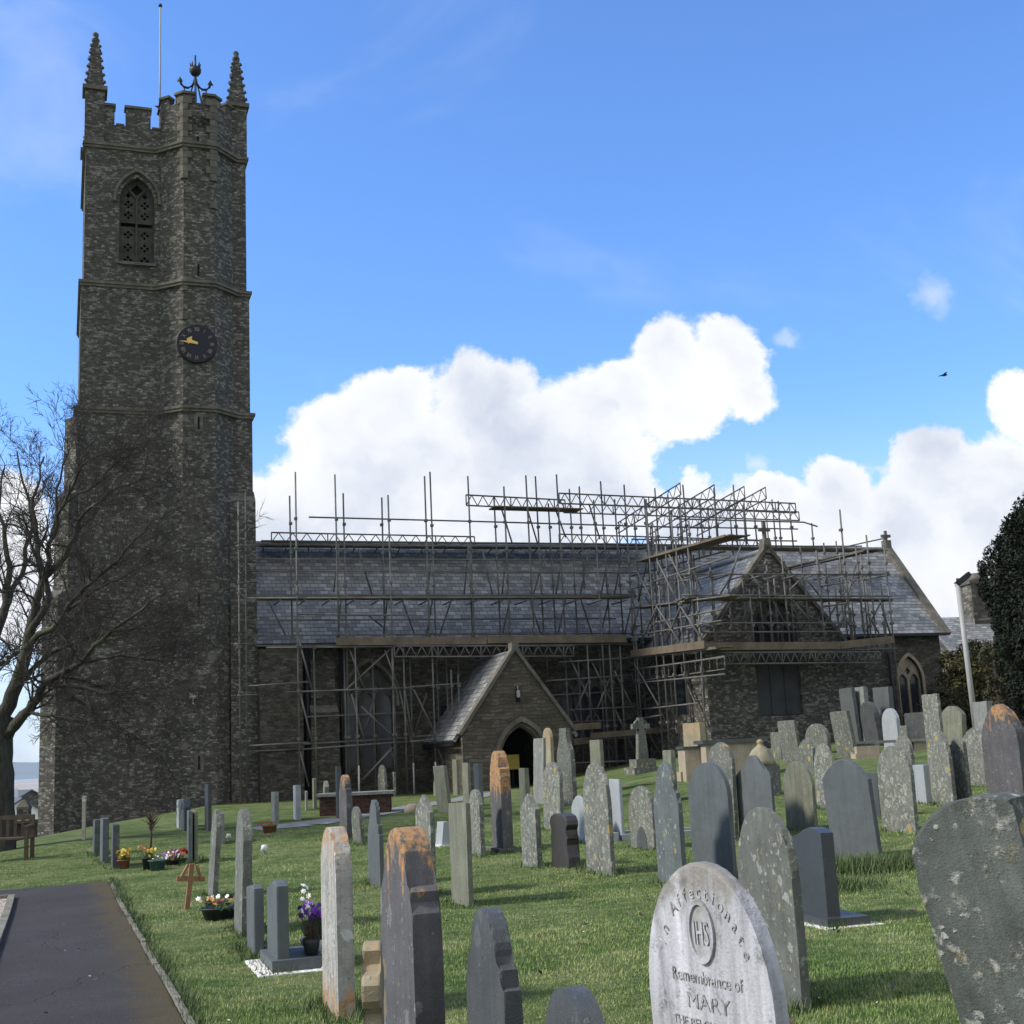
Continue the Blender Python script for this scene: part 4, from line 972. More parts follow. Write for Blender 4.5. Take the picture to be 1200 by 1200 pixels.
sc.deck(on_v(300, 700, O_), on_v(745, 698, O_), 0.8, (0, 1, 0))
sc.tube(306, 634, 762, 638, 2.2, r=0.04); sc.tube(306, 638.5, 762, 641.5, 2.1, r=0.04); sc.deck(on_v(308, 637, 2.2), on_v(760, 640, 2.2), 0.8, (0, 1, 0))
sc.deck(on_v(580, 593, O_), on_v(683, 596, O_), 0.7, (0, 1, 0))
for i in range(17):                                    # short transoms under the ridge walkway
    a = on_v(308+i*27, 639+0.2*i, 2.0); b = MB(); b.tube(a, a+Vector((0.25, 1.6, -0.02)), 0.024, 5); sc.put(b, 'transom')
for i in range(16):
    a = on_v(300+i*29, 703, O_-0.2); b = MB(); b.tube(a, a+Vector((0, 1.4, 0.0)), 0.024, 5); sc.put(b, 'transom')

for x0, y0, x1, y1 in [(312, 700, 335, 745), (420, 643, 436, 697), (470, 700, 486, 744), (530, 700, 515, 745), (565, 643, 577, 697), (620, 700, 634, 744), (640, 643, 625, 697), (690, 643, 680, 697), (680, 700, 694, 744), (730, 643, 720, 697)]:
    sc.tube(x0, y0, x1, y1, I_+0.1, 'brace')
for x0, y0, x1, y1, v in [(285, 655, 760, 657, I_), (285, 745, 740, 742, I_), (360, 840, 480, 835, I_), (640, 815, 745, 809, I_), (668, 868, 790, 862, I_), (668, 846, 748, 843, I_)]:
    sc.tube(x0, y0, x1, y1, v)
for x, yr, v, yt, yb in [(680, 830, I_, 757, None), (706, 830, I_, 757, None), (730, 830, O_, 757, None), (405, 850, I_, 757, None), (439, 850, I_, 757, None), (461, 850, O_, 757, None), (525, 830, I_, 762, None), (370, 850, I_, 757, None)]:
    sc.pole(x, yr, v, yt, yb)
for x0, y0, x1, y1 in [(672, 832, 694, 888), (700, 838, 722, 893), (726, 776, 706, 828), (735, 840, 716, 888), (690, 838, 672, 888), (440, 812, 425, 866), (500, 812, 485, 862), (455, 870, 470, 915)]:
    sc.tube(x0, y0, x1, y1, I_+0.08, 'brace')
FV, WU = -6.1, 4.15
st = Scaffold('scaffolding', 'dense grey scaffolding wrapped round the gabled transept with sloping lattice trusses above it', 'scaffolding on the church', (7.7, -6.1, 1.3))
for x, yr, v, yt, yb in [(811, 700, FV, 640, 772), (834, 700, FV, 660, 772), (881, 720, FV, 690, 762), (901, 700, FV, 655, 772), (921, 700, FV, 650, 762), (962, 700, FV, 645, 770), (992, 690, FV, 597, 775),
    (1009, 700, FV, 640, 768), (1021, 690, FV, 627, 765), (1042, 700, FV, 630, 862), (1037, 745, FV, 728, 765), (1000, 750, FV, 712, 772), (823, 800, FV+.7, 762, 882),
    (862, 610, -1.2, 568, 640), (840, 610, -1.2, 572, 645), (822, 610, -1.2, 585, 650), (804, 610, -1.2, 568, 650), (785, 610, 1.2, 580, 645), (770, 610, 1.2, 572, 645), (758, 610, -1.2, 585, 655), (873, 620, 1.2, 592, 640),
    (885, 610, -1.2, 595, 640), (907, 610, 1.2, 585, 642), (913, 610, 1.2, 587, 642), (927, 610, -1.2, 590, 642), (952, 625, 1.2, 613, 645), (797, 610, 1.2, 590, 650), (830, 610, 1.2, 597, 650), (857, 620, 1.2, 590, 650),
    (968, 670, -1.3, 636, 735), (983, 670, -1.3, 634, 735), (940, 670, -1.3, 640, 735), (1007, 690, -1.3, 640, 740)]:
    st.pole(x, yr, v, yt, yb)
for x, yr, yt, yb, u in [(743, 760, 620, None, WU), (749, 800, 690, None, WU), (765, 700, 597, 885, WU), (774, 720, 620, None, WU), (784, 700, 640, 858, WU), (797, 700, 630, 835, WU), (821, 760, 700, 828, WU), (760, 660, 585, 760, WU+.7), (790, 660, 600, 752, WU+.7), (810, 660, 610, 752, WU+.7),
    (962, 690, 655, 745, 11.4), (988, 690, 650, 745, 11.4), (1012, 690, 645, 745, 11.4)]:
    st.pole(x, yr, 0, yt, yb, u=u)
for x0, y0, x1, y1 in [(800, 673, 1042, 673), (800, 700, 1046, 702), (800, 697, 1046, 699), (822, 730, 990, 730), (822, 741, 985, 740), (822, 766, 1050, 760)]:
    st.tube(x0, y0, x1, y1, FV)
for x0, y0, x1, y1 in [(735, 660, 836, 631), (760, 683, 856, 652), (738, 713, 856, 698), (740, 735, 846, 714), (742, 745, 846, 727), (738, 772, 840, 760), (745, 832, 818, 824), (735, 845, 775, 838), (732, 802, 850, 790), (732, 786, 850, 770)]:
    st.tube(x0, y0, x1, y1, 0, u=WU)
for x0, y0, x1, y1 in [(742, 661, 768, 710), (770, 657, 795, 706), (784, 650, 810, 701), (769, 710, 796, 752), (770, 710, 749, 757), (795, 707, 820, 745), (743, 777, 772, 827), (752, 700, 740, 745), (800, 705, 780, 752)]:
    st.tube(x0, y0, x1, y1, 0, 'brace', u=WU-0.06)
for x0, y0, x1, y1 in [(926, 700, 962, 742), (925, 692, 945, 672), (870, 728, 884, 690), (985, 716, 1000, 740), (1003, 660, 985, 735), (1012, 712, 1030, 742), (868, 640, 852, 690), (995, 700, 980, 745), (1030, 700, 1044, 745)]:
    st.tube(x0, y0, x1, y1, FV+0.06, 'brace')
for x0, y0, x1, y1, v in [(928, 640, 1040, 645, 2.2), (1040, 630, 985, 642, -1.3), (905, 640, 1010, 640, 2.2), (790, 608, 942, 612, -1.2), (942, 612, 958, 617, -1.2), (762, 617, 935, 620, 1.2), (740, 632, 934, 634, -1.2), (750, 638, 940, 640, 1.2), (965, 703, 1045, 702, -1.3), (965, 674, 1043, 674, -1.3)]:
    st.tube(x0, y0, x1, y1, v)
for x0, y0, x1, y1 in [(928, 667, 1012, 646), (963, 687, 1040, 674), (965, 711, 1030, 701)]:
    st.tube(x0, y0, x1, y1, 0, u=11.4, r=0.035)
for i, (x0, y0) in enumerate([(797, 566), (837, 568), (872, 570), (897, 571)]):     # mono-pitch trusses of a temporary roof
    a = on_v(x0, y0, -3.2); e = a+Vector((0, 5.6, -0.42)); dn = Vector((0, 0, -0.42)); b = MB()
    b.tube(a, e, 0.0245, 6); b.tube(a+dn, e+dn, 0.0245, 6); b.tube(a, a+dn, 0.02, 5)
    for k in range(9):
        p, q, m_ = a.lerp(e, k/9), a.lerp(e, (k+1)/9), a.lerp(e, (k+.5)/9); b.tube(p+dn, m_, 0.015, 5); b.tube(m_, q+dn, 0.015, 5)
    st.put(b, 'lattice_beam')
    b = MB(); b.tube(a+Vector((0, 0.1, -0.4)), a+Vector((0, 0.1, -2.1)), 0.0245, 6); st.put(b, 'standard')
    b = MB(); b.tube(e+Vector((0, -0.1, 0)), e+Vector((0, -0.1, -1.4)), 0.0245, 6); st.put(b, 'standard')
for i, x in enumerate(range(838, 1046, 18)):           # inner row and transoms of the transept lifts
    st.pole(x, 720, FV+0.85, 668+(i*37 % 23), 765)
for i, x in enumerate(range(806, 1046, 20)):
    a = on_v(x, 701, FV-0.15); b = MB(); b.tube(a, a+Vector((0, 1.2, 0)), 0.026, 5); st.put(b, 'transom')
    a = on_v(x+8, 674, FV-0.1); b = MB(); b.tube(a, a+Vector((0, 1.1, 0)), 0.026, 5); st.put(b, 'transom')
for i, (x0, y0, x1, y1) in enumerate([(745, 640, 770, 690), (757, 700, 785, 745), (780, 690, 760, 745), (800, 640, 822, 690), (815, 690, 800, 742), (752, 790, 780, 845), (790, 775, 765, 835), (800, 790, 826, 850), (760, 650, 748, 705)]):
    st.tube(x0, y0, x1, y1, 0, 'brace', u=WU+0.7)
for x, yr, yt, yb in [(750, 700, 605, 765), (769, 700, 612, 762), (778, 690, 640, 760), (803, 690, 640, 757), (816, 690, 650, 756), (756, 820, 770, 885), (788, 820, 766, 880), (808, 820, 764, 872)]:
    st.pole(x, yr, 0, yt, yb, u=WU+0.8)
for x0, y0, x1, y1 in [(738, 690, 858, 672), (738, 745, 846, 731), (740, 675, 850, 646), (736, 865, 800, 852)]:
    st.tube(x0, y0, x1, y1, 0, u=WU+0.75)
for x0, y0, x1, y1 in [(842, 700, 858, 673), (880, 673, 900, 700), (905, 702, 925, 740), (960, 740, 985, 702), (940, 672, 962, 700), (1015, 740, 1034, 702), (985, 700, 1008, 673), (835, 742, 858, 703)]:
    st.tube(x0, y0, x1, y1, FV+0.8, 'brace')
st.lattice(836, 765, 1031, 764, FV-0.06, 0.36, 20)
st.board(822, 757, 985, 756, FV-0.08, 0.25); st.board(985, 756, 1048, 749, FV-0.08, 0.25)
st.board(739, 766, 826, 755, 0, 0.25, u=WU-0.08)
st.board(735, 661, 850, 628, 0, 0.07, u=WU-0.04); st.board(792, 856, 802, 855, FV+2, 0.2)
st.deck(on_v(822, 761, FV), on_v(1046, 759, FV), 0.9, (0, 1, 0))
st.deck(on_u(740, 770, WU), on_u(836, 758, WU), 0.8, (1, 0, 0))
st.deck(on_u(740, 658, WU), on_u(852, 627, WU), 0.8, (1, 0, 0))
st.deck(on_u(740, 713, WU), on_u(852, 698, WU), 0.6, (1, 0, 0))
st.deck(on_v(800, 701, FV), on_v(1045, 703, FV), 0.45, (0, 1, 0))
st.deck(on_v(790, 639, 1.6), on_v(1035, 644, 1.6), 0.8, (0, 1, 0))
st.deck(on_u(905, 668, 11.4), on_u(1012, 644, 11.4), 0.7, (1, 0, 0))
a = on_u(735, 800, WU+.12); e = on_u(850, 784, WU+.12); dn = Vector((0, 0, 0.40)); b = MB(); b.tube(a, e, 0.0245, 6); b.tube(a+dn, e+dn, 0.0245, 6)
for k in range(16): p = a.lerp(e, k/15); b.tube(p, p+dn, 0.022, 5)
st.put(b, 'ladder_beam')

# ------------------------------------------------------------------ right: building, pole, walls behind
hs = thing('stone_house', 'stone house with slate roof and one tall chimney beyond the east end of the church', 'house', (22.9, 58.0, 0.2), math.radians(10))
def Hp(x, y, Y): return atY(x, y, Y)
b = MB(); b.box((-3.2, 0, -2), (5.0, 6, 4.6)); b.add([(-3.2, 0, 4.6), (-3.2, 6, 4.6), (-3.2, 3, 6.6), (5, 0, 4.6), (5, 6, 4.6), (5, 3, 6.6)], [(0, 1, 2), (3, 5, 4)]); b.build('wall', 'wall_stone', hs)
b = MB(); roofslab(b, [(-3.4, -0.25, 4.45), (5.2, -0.25, 4.45), (5.2, 3, 6.7), (-3.4, 3, 6.7)], 0.12); roofslab(b, [(-3.4, 6.25, 4.45), (5.2, 6.25, 4.45), (5.2, 3, 6.7), (-3.4, 3, 6.7)], 0.12); orf = b.build('roof', 'slate_roof', hs)
b = MB(); b.box((-1.05, 2.4, 5.6), (0.25, 3.6, 8.2)); b.box((-1.13, 2.32, 8.2), (0.33, 3.68, 8.35), 1); b.lathe([(0.62, 0), (0.5, 0.3), (0.2, 0.42)], (-0.4, 3.0, 8.35), 8, 1); b.build('chimney', ['wall_stone', 'dressed_stone'], orf)
lp0 = atY(1143.5, 850, 36); lp1 = atY(1122, 682, 36.0)
lp = thing('floodlight_pole', 'tall leaning pale metal pole with a black floodlight on top, right of the church', 'light pole', lp0)
b = MB(); b.tube((0, 0, -0.8), lp1-lp0, 0.085, 10, 0, 0.065); b.build('pole', 'grey_pole', lp)
q = lp1-lp0; b = MB(); Mq = Matrix.Translation(q+Vector((0.12, 0, 0.05))) @ Matrix.Rotation(-0.62, 4, 'Y')
b.box((-0.20, -0.09, -0.06), (0.30, 0.09, 0.06), 0, Mq); b.box((-0.16, -0.13, -0.08), (0.22, -0.08, 0.08), 0, Mq); b.tube(q+Vector((0, 0, -0.15)), q+Vector((0.02, 0, 0.1)), 0.05, 8)
b.build('floodlight', 'black_iron', lp)
b = MB(); p0, p1 = atY(1100, 800, 52), atY(1290, 806, 44)
d = (p1-p0); d.z = 0; Lw = d.length; rz = math.atan2(d.y, d.x)
wl = thing('boundary_wall', 'low stone boundary wall beside the dark yew at the right', 'wall', (p0.x, p0.y, 1.2), rz)
b.box((0, -0.2, -1), (Lw, 0.2, 2.3)); b.build('masonry', 'wall_stone', wl); b = MB(); b.box((0, -0.26, 2.3), (Lw, 0.26, 2.42)); b.build('coping', 'dressed_stone', wl)
# left: boundary wall and gate pier beyond the tree, houses below
p0, p1 = atY(-40, 966, 44), atY(52, 960, 46); d = p1-p0; Lw = math.hypot(d.x, d.y)+1.0
wl = thing('boundary_wall', 'dark churchyard wall with pale coping between the bare tree and the tower', 'wall', (p0.x, p0.y, p0.z-1.6), math.atan2(d.y, d.x))
b = MB(); b.box((-6, -0.2, -0.6), (Lw, 0.2, 1.5)); b.build('masonry', 'wall_stone', wl); b = MB(); b.box((-6, -0.26, 1.5), (Lw, 0.26, 1.6)); b.build('coping', 'concrete', wl)
q = atY(28, 960, 46.6); pr = thing('gate_pier', 'short dark gate pier behind the pale-topped churchyard wall', 'gate pier', (q.x, q.y, q.z-1.6), 0.1)
b = MB(); b.box((-0.2, -0.2, -0.5), (0.2, 0.2, 1.95)); b.build('shaft', 'wall_stone', pr); b = MB(); b.lathe([(0.30, 0), (0.30, 0.08), (0.16, 0.24), (0.05, 0.32)], (0, 0, 1.95), 4, 0, False, 0.785); b.build('cap', 'dressed_stone', pr)
def farhouse(label, xc, yr, Y, wd, dp, hh, rh, wallm, rz, gable=True):
    q = atY(xc, yr, Y); o = thing('house', label, 'house', (q.x, q.y, q.z-hh-rh), rz)
    b = MB(); b.box((-wd/2, 0, -8), (wd/2, dp, hh)); b.add([(-wd/2, 0, hh), (wd/2, 0, hh), (0, 0, hh+rh), (-wd/2, dp, hh), (wd/2, dp, hh), (0, dp, hh+rh)], [(0, 1, 2), (3, 5, 4)]); b.build('wall', wallm, o)
    b = MB()
    for s_ in (-1, 1): roofslab(b, [(s_*(wd/2+.2), -.2, hh-.1), (s_*(wd/2+.2), dp+.2, hh-.1), (0, dp+.2, hh+rh+.1), (0, -.2, hh+rh+.1)], 0.12)
    r_ = b.build('roof', 'roof_grey', o)
    b = MB(); b.box((-0.4, dp*.7, hh+rh-0.6), (0.4, dp*.7+0.6, hh+rh+0.8)); b.build('chimney', 'render_white', r_)
    for s_ in (-1, 1):
        b = MB(); b.box((s_*wd*.22-0.5, -0.04, hh-1.6), (s_*wd*.22+0.5, 0.02, hh-0.3)); b.build('window', 'leaded_glass', o)
farhouse('white gabled house far below the churchyard, right of the bare tree trunk', 26, 936, 105, 6.0, 8, 3.0, 2.0, 'render_white', 0.5)
farhouse('grey roofed house far off beyond the white gable, against the sands', 36, 926, 160, 14.0, 8, 3.0, 2.6, 'wall_stone', 1.2)
farhouse('dark roofed house far off, mostly behind the bare tree trunk', -30, 926, 170, 10.0, 8, 3.0, 2.6, 'render_white', 1.4)
# stone bench / ledger slab row by the transept are with the stones

# ------------------------------------------------------------------ trees
def bare_tree(name, label, limbs, seed, Y):
    rr = random.Random(seed); base = limbs[0][0]
    p = atY(base[0], base[1], Y); zb = min(p.z, G(p.x, p.y)); o0 = Vector((p.x, p.y, zb))
    tr = thing(name, label, 'tree', o0)
    big = MB(); tw = MB()
    def grow(p, d, L, r, lev):
        n = max(3, int(L/0.22)); pts = [p.copy()]; rs = [r]; q = p.copy(); d = d.copy()
        for i in range(n):
            wob = 0.10+0.03*lev
            d = (d+Vector((rr.gauss(0, wob), rr.gauss(0, wob), rr.gauss(0.02, wob)+0.03))).normalized()
            q = q+d*(L/n); pts.append(q.copy()); rs.append(r*(1-0.72*(i+1)/n))
        (big if r > 0.018 else tw).path_tube(pts, rs, 6 if r > 0.04 else (4 if r > 0.018 else 3))
        if lev >= 6 or r < 0.0045: return
        nk = {3: 6, 4: 5, 5: 2}.get(lev, 3)
        for k in range(nk):
            t = 0.22+0.78*(k+rr.random()*.8)/nk; i = min(n, max(1, int(t*n)))
            ax = Vector((rr.gauss(0, 1), rr.gauss(0, 1), rr.gauss(0, 0.8))); ax = (ax-d*ax.dot(d)).normalized()
            dd = (pts[i]-pts[i-1]).normalized(); nd = (dd*rr.uniform(0.55, 1.0)+ax*rr.uniform(0.35, 0.85)).normalized()
            grow(pts[i], nd, L*rr.uniform(0.38, 0.66)*(1.0-0.2*t), max(0.0055, rs[i]*rr.uniform(0.45, 0.72)), lev+1)
    for li, limb in enumerate(limbs):
        pts = []; rs = []
        for (x, y, dy, r) in limb: pts.append(atY(x, y, Y+dy)-o0); rs.append(r if li == 0 else r*0.78)
        if li == 0: pts[0].z = -0.5
        # subdivide
        P2 = []; R2 = []
        for i in range(len(pts)-1):
            for k in range(4):
                t = k/4; j = 0.02 if li == 0 else 0.04
                P2.append(pts[i].lerp(pts[i+1], t)+Vector((rr.gauss(0, j), rr.gauss(0, j), rr.gauss(0, j*.5)))*(1 if k else 0)); R2.append(rs[i]*(1-t)+rs[i+1]*t)
        P2.append(pts[-1]); R2.append(rs[-1])
        big.path_tube(P2, R2, 10 if rs[0] > 0.2 else 7)
        if li == 0: continue
        nn = len(P2)
        for i in range(3, nn):
            for _ in range(2 if i < nn-1 else 3):
                if rr.random() < (0.62 if i < nn*0.7 else 0.36):
                    d = (P2[i]-P2[i-1]).normalized(); ax = Vector((rr.gauss(0, 1), rr.gauss(0, 1), rr.gauss(0.1, 0.8))); ax = (ax-d*ax.dot(d)).normalized()
                    nd = (d*rr.uniform(0.4, 1)+ax*rr.uniform(0.4, 1.0)).normalized()
                    grow(P2[i], nd, rr.uniform(0.9, 1.9), min(0.032, max(0.011, R2[i]*0.42)), 3)
    big.build('trunk', 'bark', tr, recalc=False); t_ = tw.build('twigs', 'twig', tr, recalc=False)
    return tr
bare_tree('bare_tree', 'large leafless tree with spreading twigs in front of the tower, above the bench', [
    [(-8, 968, 0, 0.54), (-7, 920, 0, 0.42), (-6, 870, 0, 0.38), (-3, 840, 0, 0.36)],
    [(2, 850, 0, 0.23), (20, 800, -0.2, 0.20), (34, 745, -0.4, 0.16), (48, 690, -0.5, 0.11), (44, 640, -0.3, 0.08), (38, 585, 0, 0.045), (52, 535, 0.2, 0.02)],
    [(34, 745, -0.4, 0.12), (58, 700, -0.8, 0.09), (55, 645, -0.8, 0.065), (66, 585, -1, 0.04), (78, 535, -1.1, 0.02)],
    [(-6, 850, 0, 0.22), (-14, 790, 0.3, 0.18), (4, 720, 0.6, 0.13), (12, 665, 0.9, 0.09), (-2, 600, 1.2, 0.05), (6, 545, 1.4, 0.02)],
    [(-10, 850, 0.2, 0.24), (-40, 780, 0.8, 0.2), (-70, 700, 1.2, 0.14), (-60, 600, 1.2, 0.08), (-40, 520, 1.2, 0.04)],
    [(10, 860, -0.2, 0.17), (35, 832, -0.8, 0.14), (52, 800, -1.2, 0.11), (95, 776, -1.8, 0.08), (130, 740, -2.3, 0.05), (176, 705, -2.6, 0.028), (225, 668, -2.8, 0.012)],
    [(52, 800, -1.2, 0.08), (90, 805, -1.6, 0.06), (130, 812, -2.0, 0.04), (170, 800, -2.2, 0.022), (215, 806, -2.4, 0.012)],
    [(30, 760, -0.4, 0.10), (70, 726, -1.2, 0.08), (98, 690, -1.6, 0.06), (140, 655, -2, 0.04), (178, 610, -2.2, 0.02), (215, 590, -2.4, 0.01)],
    [(48, 690, -0.5, 0.09), (80, 640, -1, 0.07), (100, 600, -1.3, 0.045), (140, 570, -1.5, 0.028), (180, 560, -1.6, 0.012)],
    [(55, 640, -0.8, 0.07), (76, 590, -1.2, 0.05), (96, 545, -1.5, 0.032), (125, 530, -1.5, 0.014)],
    [(20, 800, -0.2, 0.09), (62, 765, 0.5, 0.065), (110, 745, 0.8, 0.045), (160, 742, 1, 0.025), (206, 740, 1.1, 0.012)],
    [(30, 835, -0.8, 0.06), (60, 838, -1.3, 0.045), (100, 845, -1.6, 0.03), (140, 842, -1.9, 0.018), (180, 852, -2.0, 0.010)],
    [(4, 720, 0.6, 0.09), (30, 660, 1.2, 0.07), (36, 600, 1.6, 0.045), (20, 530, 1.8, 0.025)],
    [(-14, 790, 0.3, 0.1), (10, 770, 1.2, 0.07), (36, 760, 1.8, 0.05), (58, 742, 2.2, 0.03)],
    [(95, 776, -1.8, 0.05), (140, 768, -1.9, 0.035), (190, 775, -2.0, 0.022), (232, 768, -2.1, 0.008)],
    [(130, 740, -2.3, 0.04), (165, 735, -2.3, 0.028), (205, 722, -2.4, 0.016), (240, 700, -2.4, 0.007)],
    [(70, 726, -1.2, 0.06), (115, 690, -1.4, 0.04), (165, 664, -1.5, 0.022), (222, 640, -1.5, 0.008)],
    [(66, 800, -1.2, 0.05), (105, 832, -1.4, 0.035), (150, 858, -1.5, 0.02), (186, 884, -1.5, 0.008)],
    [(76, 590, -1.2, 0.04), (110, 570, -1.2, 0.03), (150, 535, -1.2, 0.016), (186, 520, -1.2, 0.007)],
], 11, 29.0)

def leaf_cloud(b, c, rad, n, size, rr, flat=0.35):
    c = Vector(c); rad = Vector(rad)
    for _ in range(n):
        d = Vector((rr.gauss(0, 1), rr.gauss(0, 1), rr.gauss(0, 1))).normalized(); k = rr.uniform(0.72, 1.06) if rr.random() < 0.8 else rr.uniform(0.3, 0.8)
        p = c+Vector((d.x*rad.x, d.y*rad.y, d.z*rad.z))*k
        a = Vector((rr.gauss(0, 1), rr.gauss(0, 1), rr.gauss(0, 1.0))).normalized(); e = a.cross(d+Vector((.1, .2, .3))).normalized(); s_ = size*rr.uniform(0.6, 1.5)
        b.add([p-a*s_, p+e*s_*0.45, p+a*s_, p-e*s_*0.45], [(0, 1, 2, 3)])
rr = random.Random(4)
q = atY(1254, 824, 38.0); yt = thing('yew_tree', 'dense dark green columnar yew at the right edge', 'tree', (q.x, q.y, q.z-0.3))
b = MB(); b.path_tube([(0, 0, -1), (0.05, 0, 0.8), (0, 0, 2.4)], [0.4, 0.32, 0.25], 10)
for k in range(7): an = k*0.9; b.path_tube([(0, 0, 0.6), (0.4*math.cos(an), 0.4*math.sin(an), 2.0), (0.9*math.cos(an), 0.9*math.sin(an), 4.0)], [0.16, 0.1, 0.04], 6)
b.build('trunk', 'bark', yt, recalc=False)
b = MB()
for (dx, dy, zc, rx, rz_) in [(-1.55, -0.2, 1.9, 0.50, 1.5), (-1.55, 0.3, 3.9, 0.48, 1.35), (-1.15, -0.6, 2.9, 0.65, 2.1), (-1.10, 0.0, 4.7, 0.45, 1.25), (-0.75, -0.4, 3.6, 0.6, 2.3), (-0.65, 0.2, 5.25, 0.42, 1.2), (-0.25, -0.6, 3.9, 0.7, 2.5), (-0.2, 0.1, 5.9, 0.42, 1.15),
        (0.3, -0.5, 4.0, 0.7, 2.7), (0.35, 0.2, 6.3, 0.45, 1.2), (0.9, -0.3, 4.0, 0.7, 2.6), (1.0, 0.3, 5.8, 0.5, 1.3), (1.5, 0, 3.6, 0.65, 2.3), (0, 0.8, 3.6, 1.3, 2.6), (-0.9, 0.7, 3.0, 0.8, 2.2), (-1.35, -0.3, 0.75, 0.5, 0.9), (-0.7, -0.8, 0.9, 0.7, 1.0), (0.2, -0.9, 1.0, 0.8, 1.2)]:
    leaf_cloud(b, (dx, dy, zc), (rx, rx, rz_), int(3600*rx*rz_)+900, 0.055, rr)
    for _ in range(9):
        d = Vector((rr.gauss(0, 1), rr.gauss(0, 1), rr.gauss(0.2, 0.8))).normalized(); leaf_cloud(b, (dx+d.x*rx, dy+d.y*rx, zc+d.z*rz_), (0.15, 0.15, 0.28), 260, 0.045, rr)
b.build('crown', 'yew_leaf', yt, recalc=False)
def shrub(name, label, x, y, Y, blobs, m, stem=0.05, size=0.07, dens=900, cat='shrub', seed=1):
    rr = random.Random(seed); q = atY(x, y, Y); zg = min(G(q.x, q.y), q.z); o = thing(name, label, cat, (q.x, q.y, zg)); b = MB()
    for (dx, dy, dz, rx, rz_) in blobs: b.path_tube([(dx*.2, dy*.2, -0.2), (dx*.6, dy*.6, dz*.5), (dx, dy, dz)], [stem, stem*.7, stem*.3], 6)
    b.build('stem', 'bark', o, recalc=False); b = MB()
    for (dx, dy, dz, rx, rz_) in blobs:
        leaf_cloud(b, (dx, dy, dz), (rx, rx, rz_), int(dens*rx*rz_*2)+150, size, rr)
        for _ in range(7):
            d = Vector((rr.gauss(0, 1), rr.gauss(0, 1), rr.gauss(0.2, 0.8))).normalized(); leaf_cloud(b, (dx+d.x*rx, dy+d.y*rx, dz+d.z*rz_), (0.18, 0.18, 0.14), 60, size, rr)
    b.build('foliage', m, o, recalc=False); return o
shrub('bush', 'olive-brown bushy tree between the chancel wall and the pole', 1142, 845, 47, [(-0.4, 0, 2.4, 0.6, 0.45), (0.25, 0, 2.75, 0.65, 0.5), (0.75, 0.2, 2.5, 0.6, 0.5), (0.1, -0.2, 2.1, 0.6, 0.45), (0.4, 0, 1.6, 0.6, 0.8), (-0.5, 0.1, 1.4, 0.6, 0.8)], 'olive_leaf', 0.10, 0.075, 800, 'tree', 3)
shrub('ivy_tree', 'ivy-clad tree stump with bushy top beneath the dark yew', 1174, 842, 43, [(0, 0, 2.5, 0.75, 0.45), (0.3, 0, 1.6, 0.36, 0.9), (-0.15, 0.1, 0.9, 0.35, 0.9), (0.5, 0, 0.5, 0.5, 0.5)], 'ivy_leaf', 0.22, 0.06, 800, 'tree', 5)
shrub('hedge_shrub', 'low dark shrub at the foot of the chancel wall, left of the pole', 1118, 850, 46.5, [(-0.7, 0.3, 0.6, 0.6, 0.7), (0, 0.3, 0.9, 0.6, 0.9), (0.5, 0.5, 0.7, 0.55, 0.75), (0.1, 0.6, 1.6, 0.5, 0.5)], 'ivy_leaf', 0.05, 0.06, 700, 'shrub', 6)
# bird in the sky
q = atY(1106, 440, 60); bd = thing('bird', 'small dark bird gliding in the blue sky right of the clouds', 'bird', q, 0.2)
b = MB(); b.path_tube([(-0.20, 0, -0.02), (-0.10, 0, 0), (0.05, 0, 0.02), (0.16, 0, 0.04), (0.20, 0, 0.045)], [0.008, 0.045, 0.06, 0.035, 0.008], 8)
b.add([(-0.05, 0.03, 0.02), (0.08, 0.03, 0.03), (0.06, 0.25, 0.10), (-0.06, 0.42, 0.06), (-0.08, 0.2, 0.07)], [(0, 1, 2, 3, 4)]); b.add([(-0.05, -0.03, 0.02), (0.08, -0.03, 0.03), (0.06, -0.25, 0.10), (-0.06, -0.42, 0.06), (-0.08, -0.2, 0.07)], [(4, 3, 2, 1, 0)]); b.add([(-0.18, -0.02, -0.01), (-0.18, 0.02, -0.01), (-0.30, 0.06, -0.03), (-0.30, -0.06, -0.03)], [(0, 1, 2, 3)])
b.build('body', 'black_iron', bd)

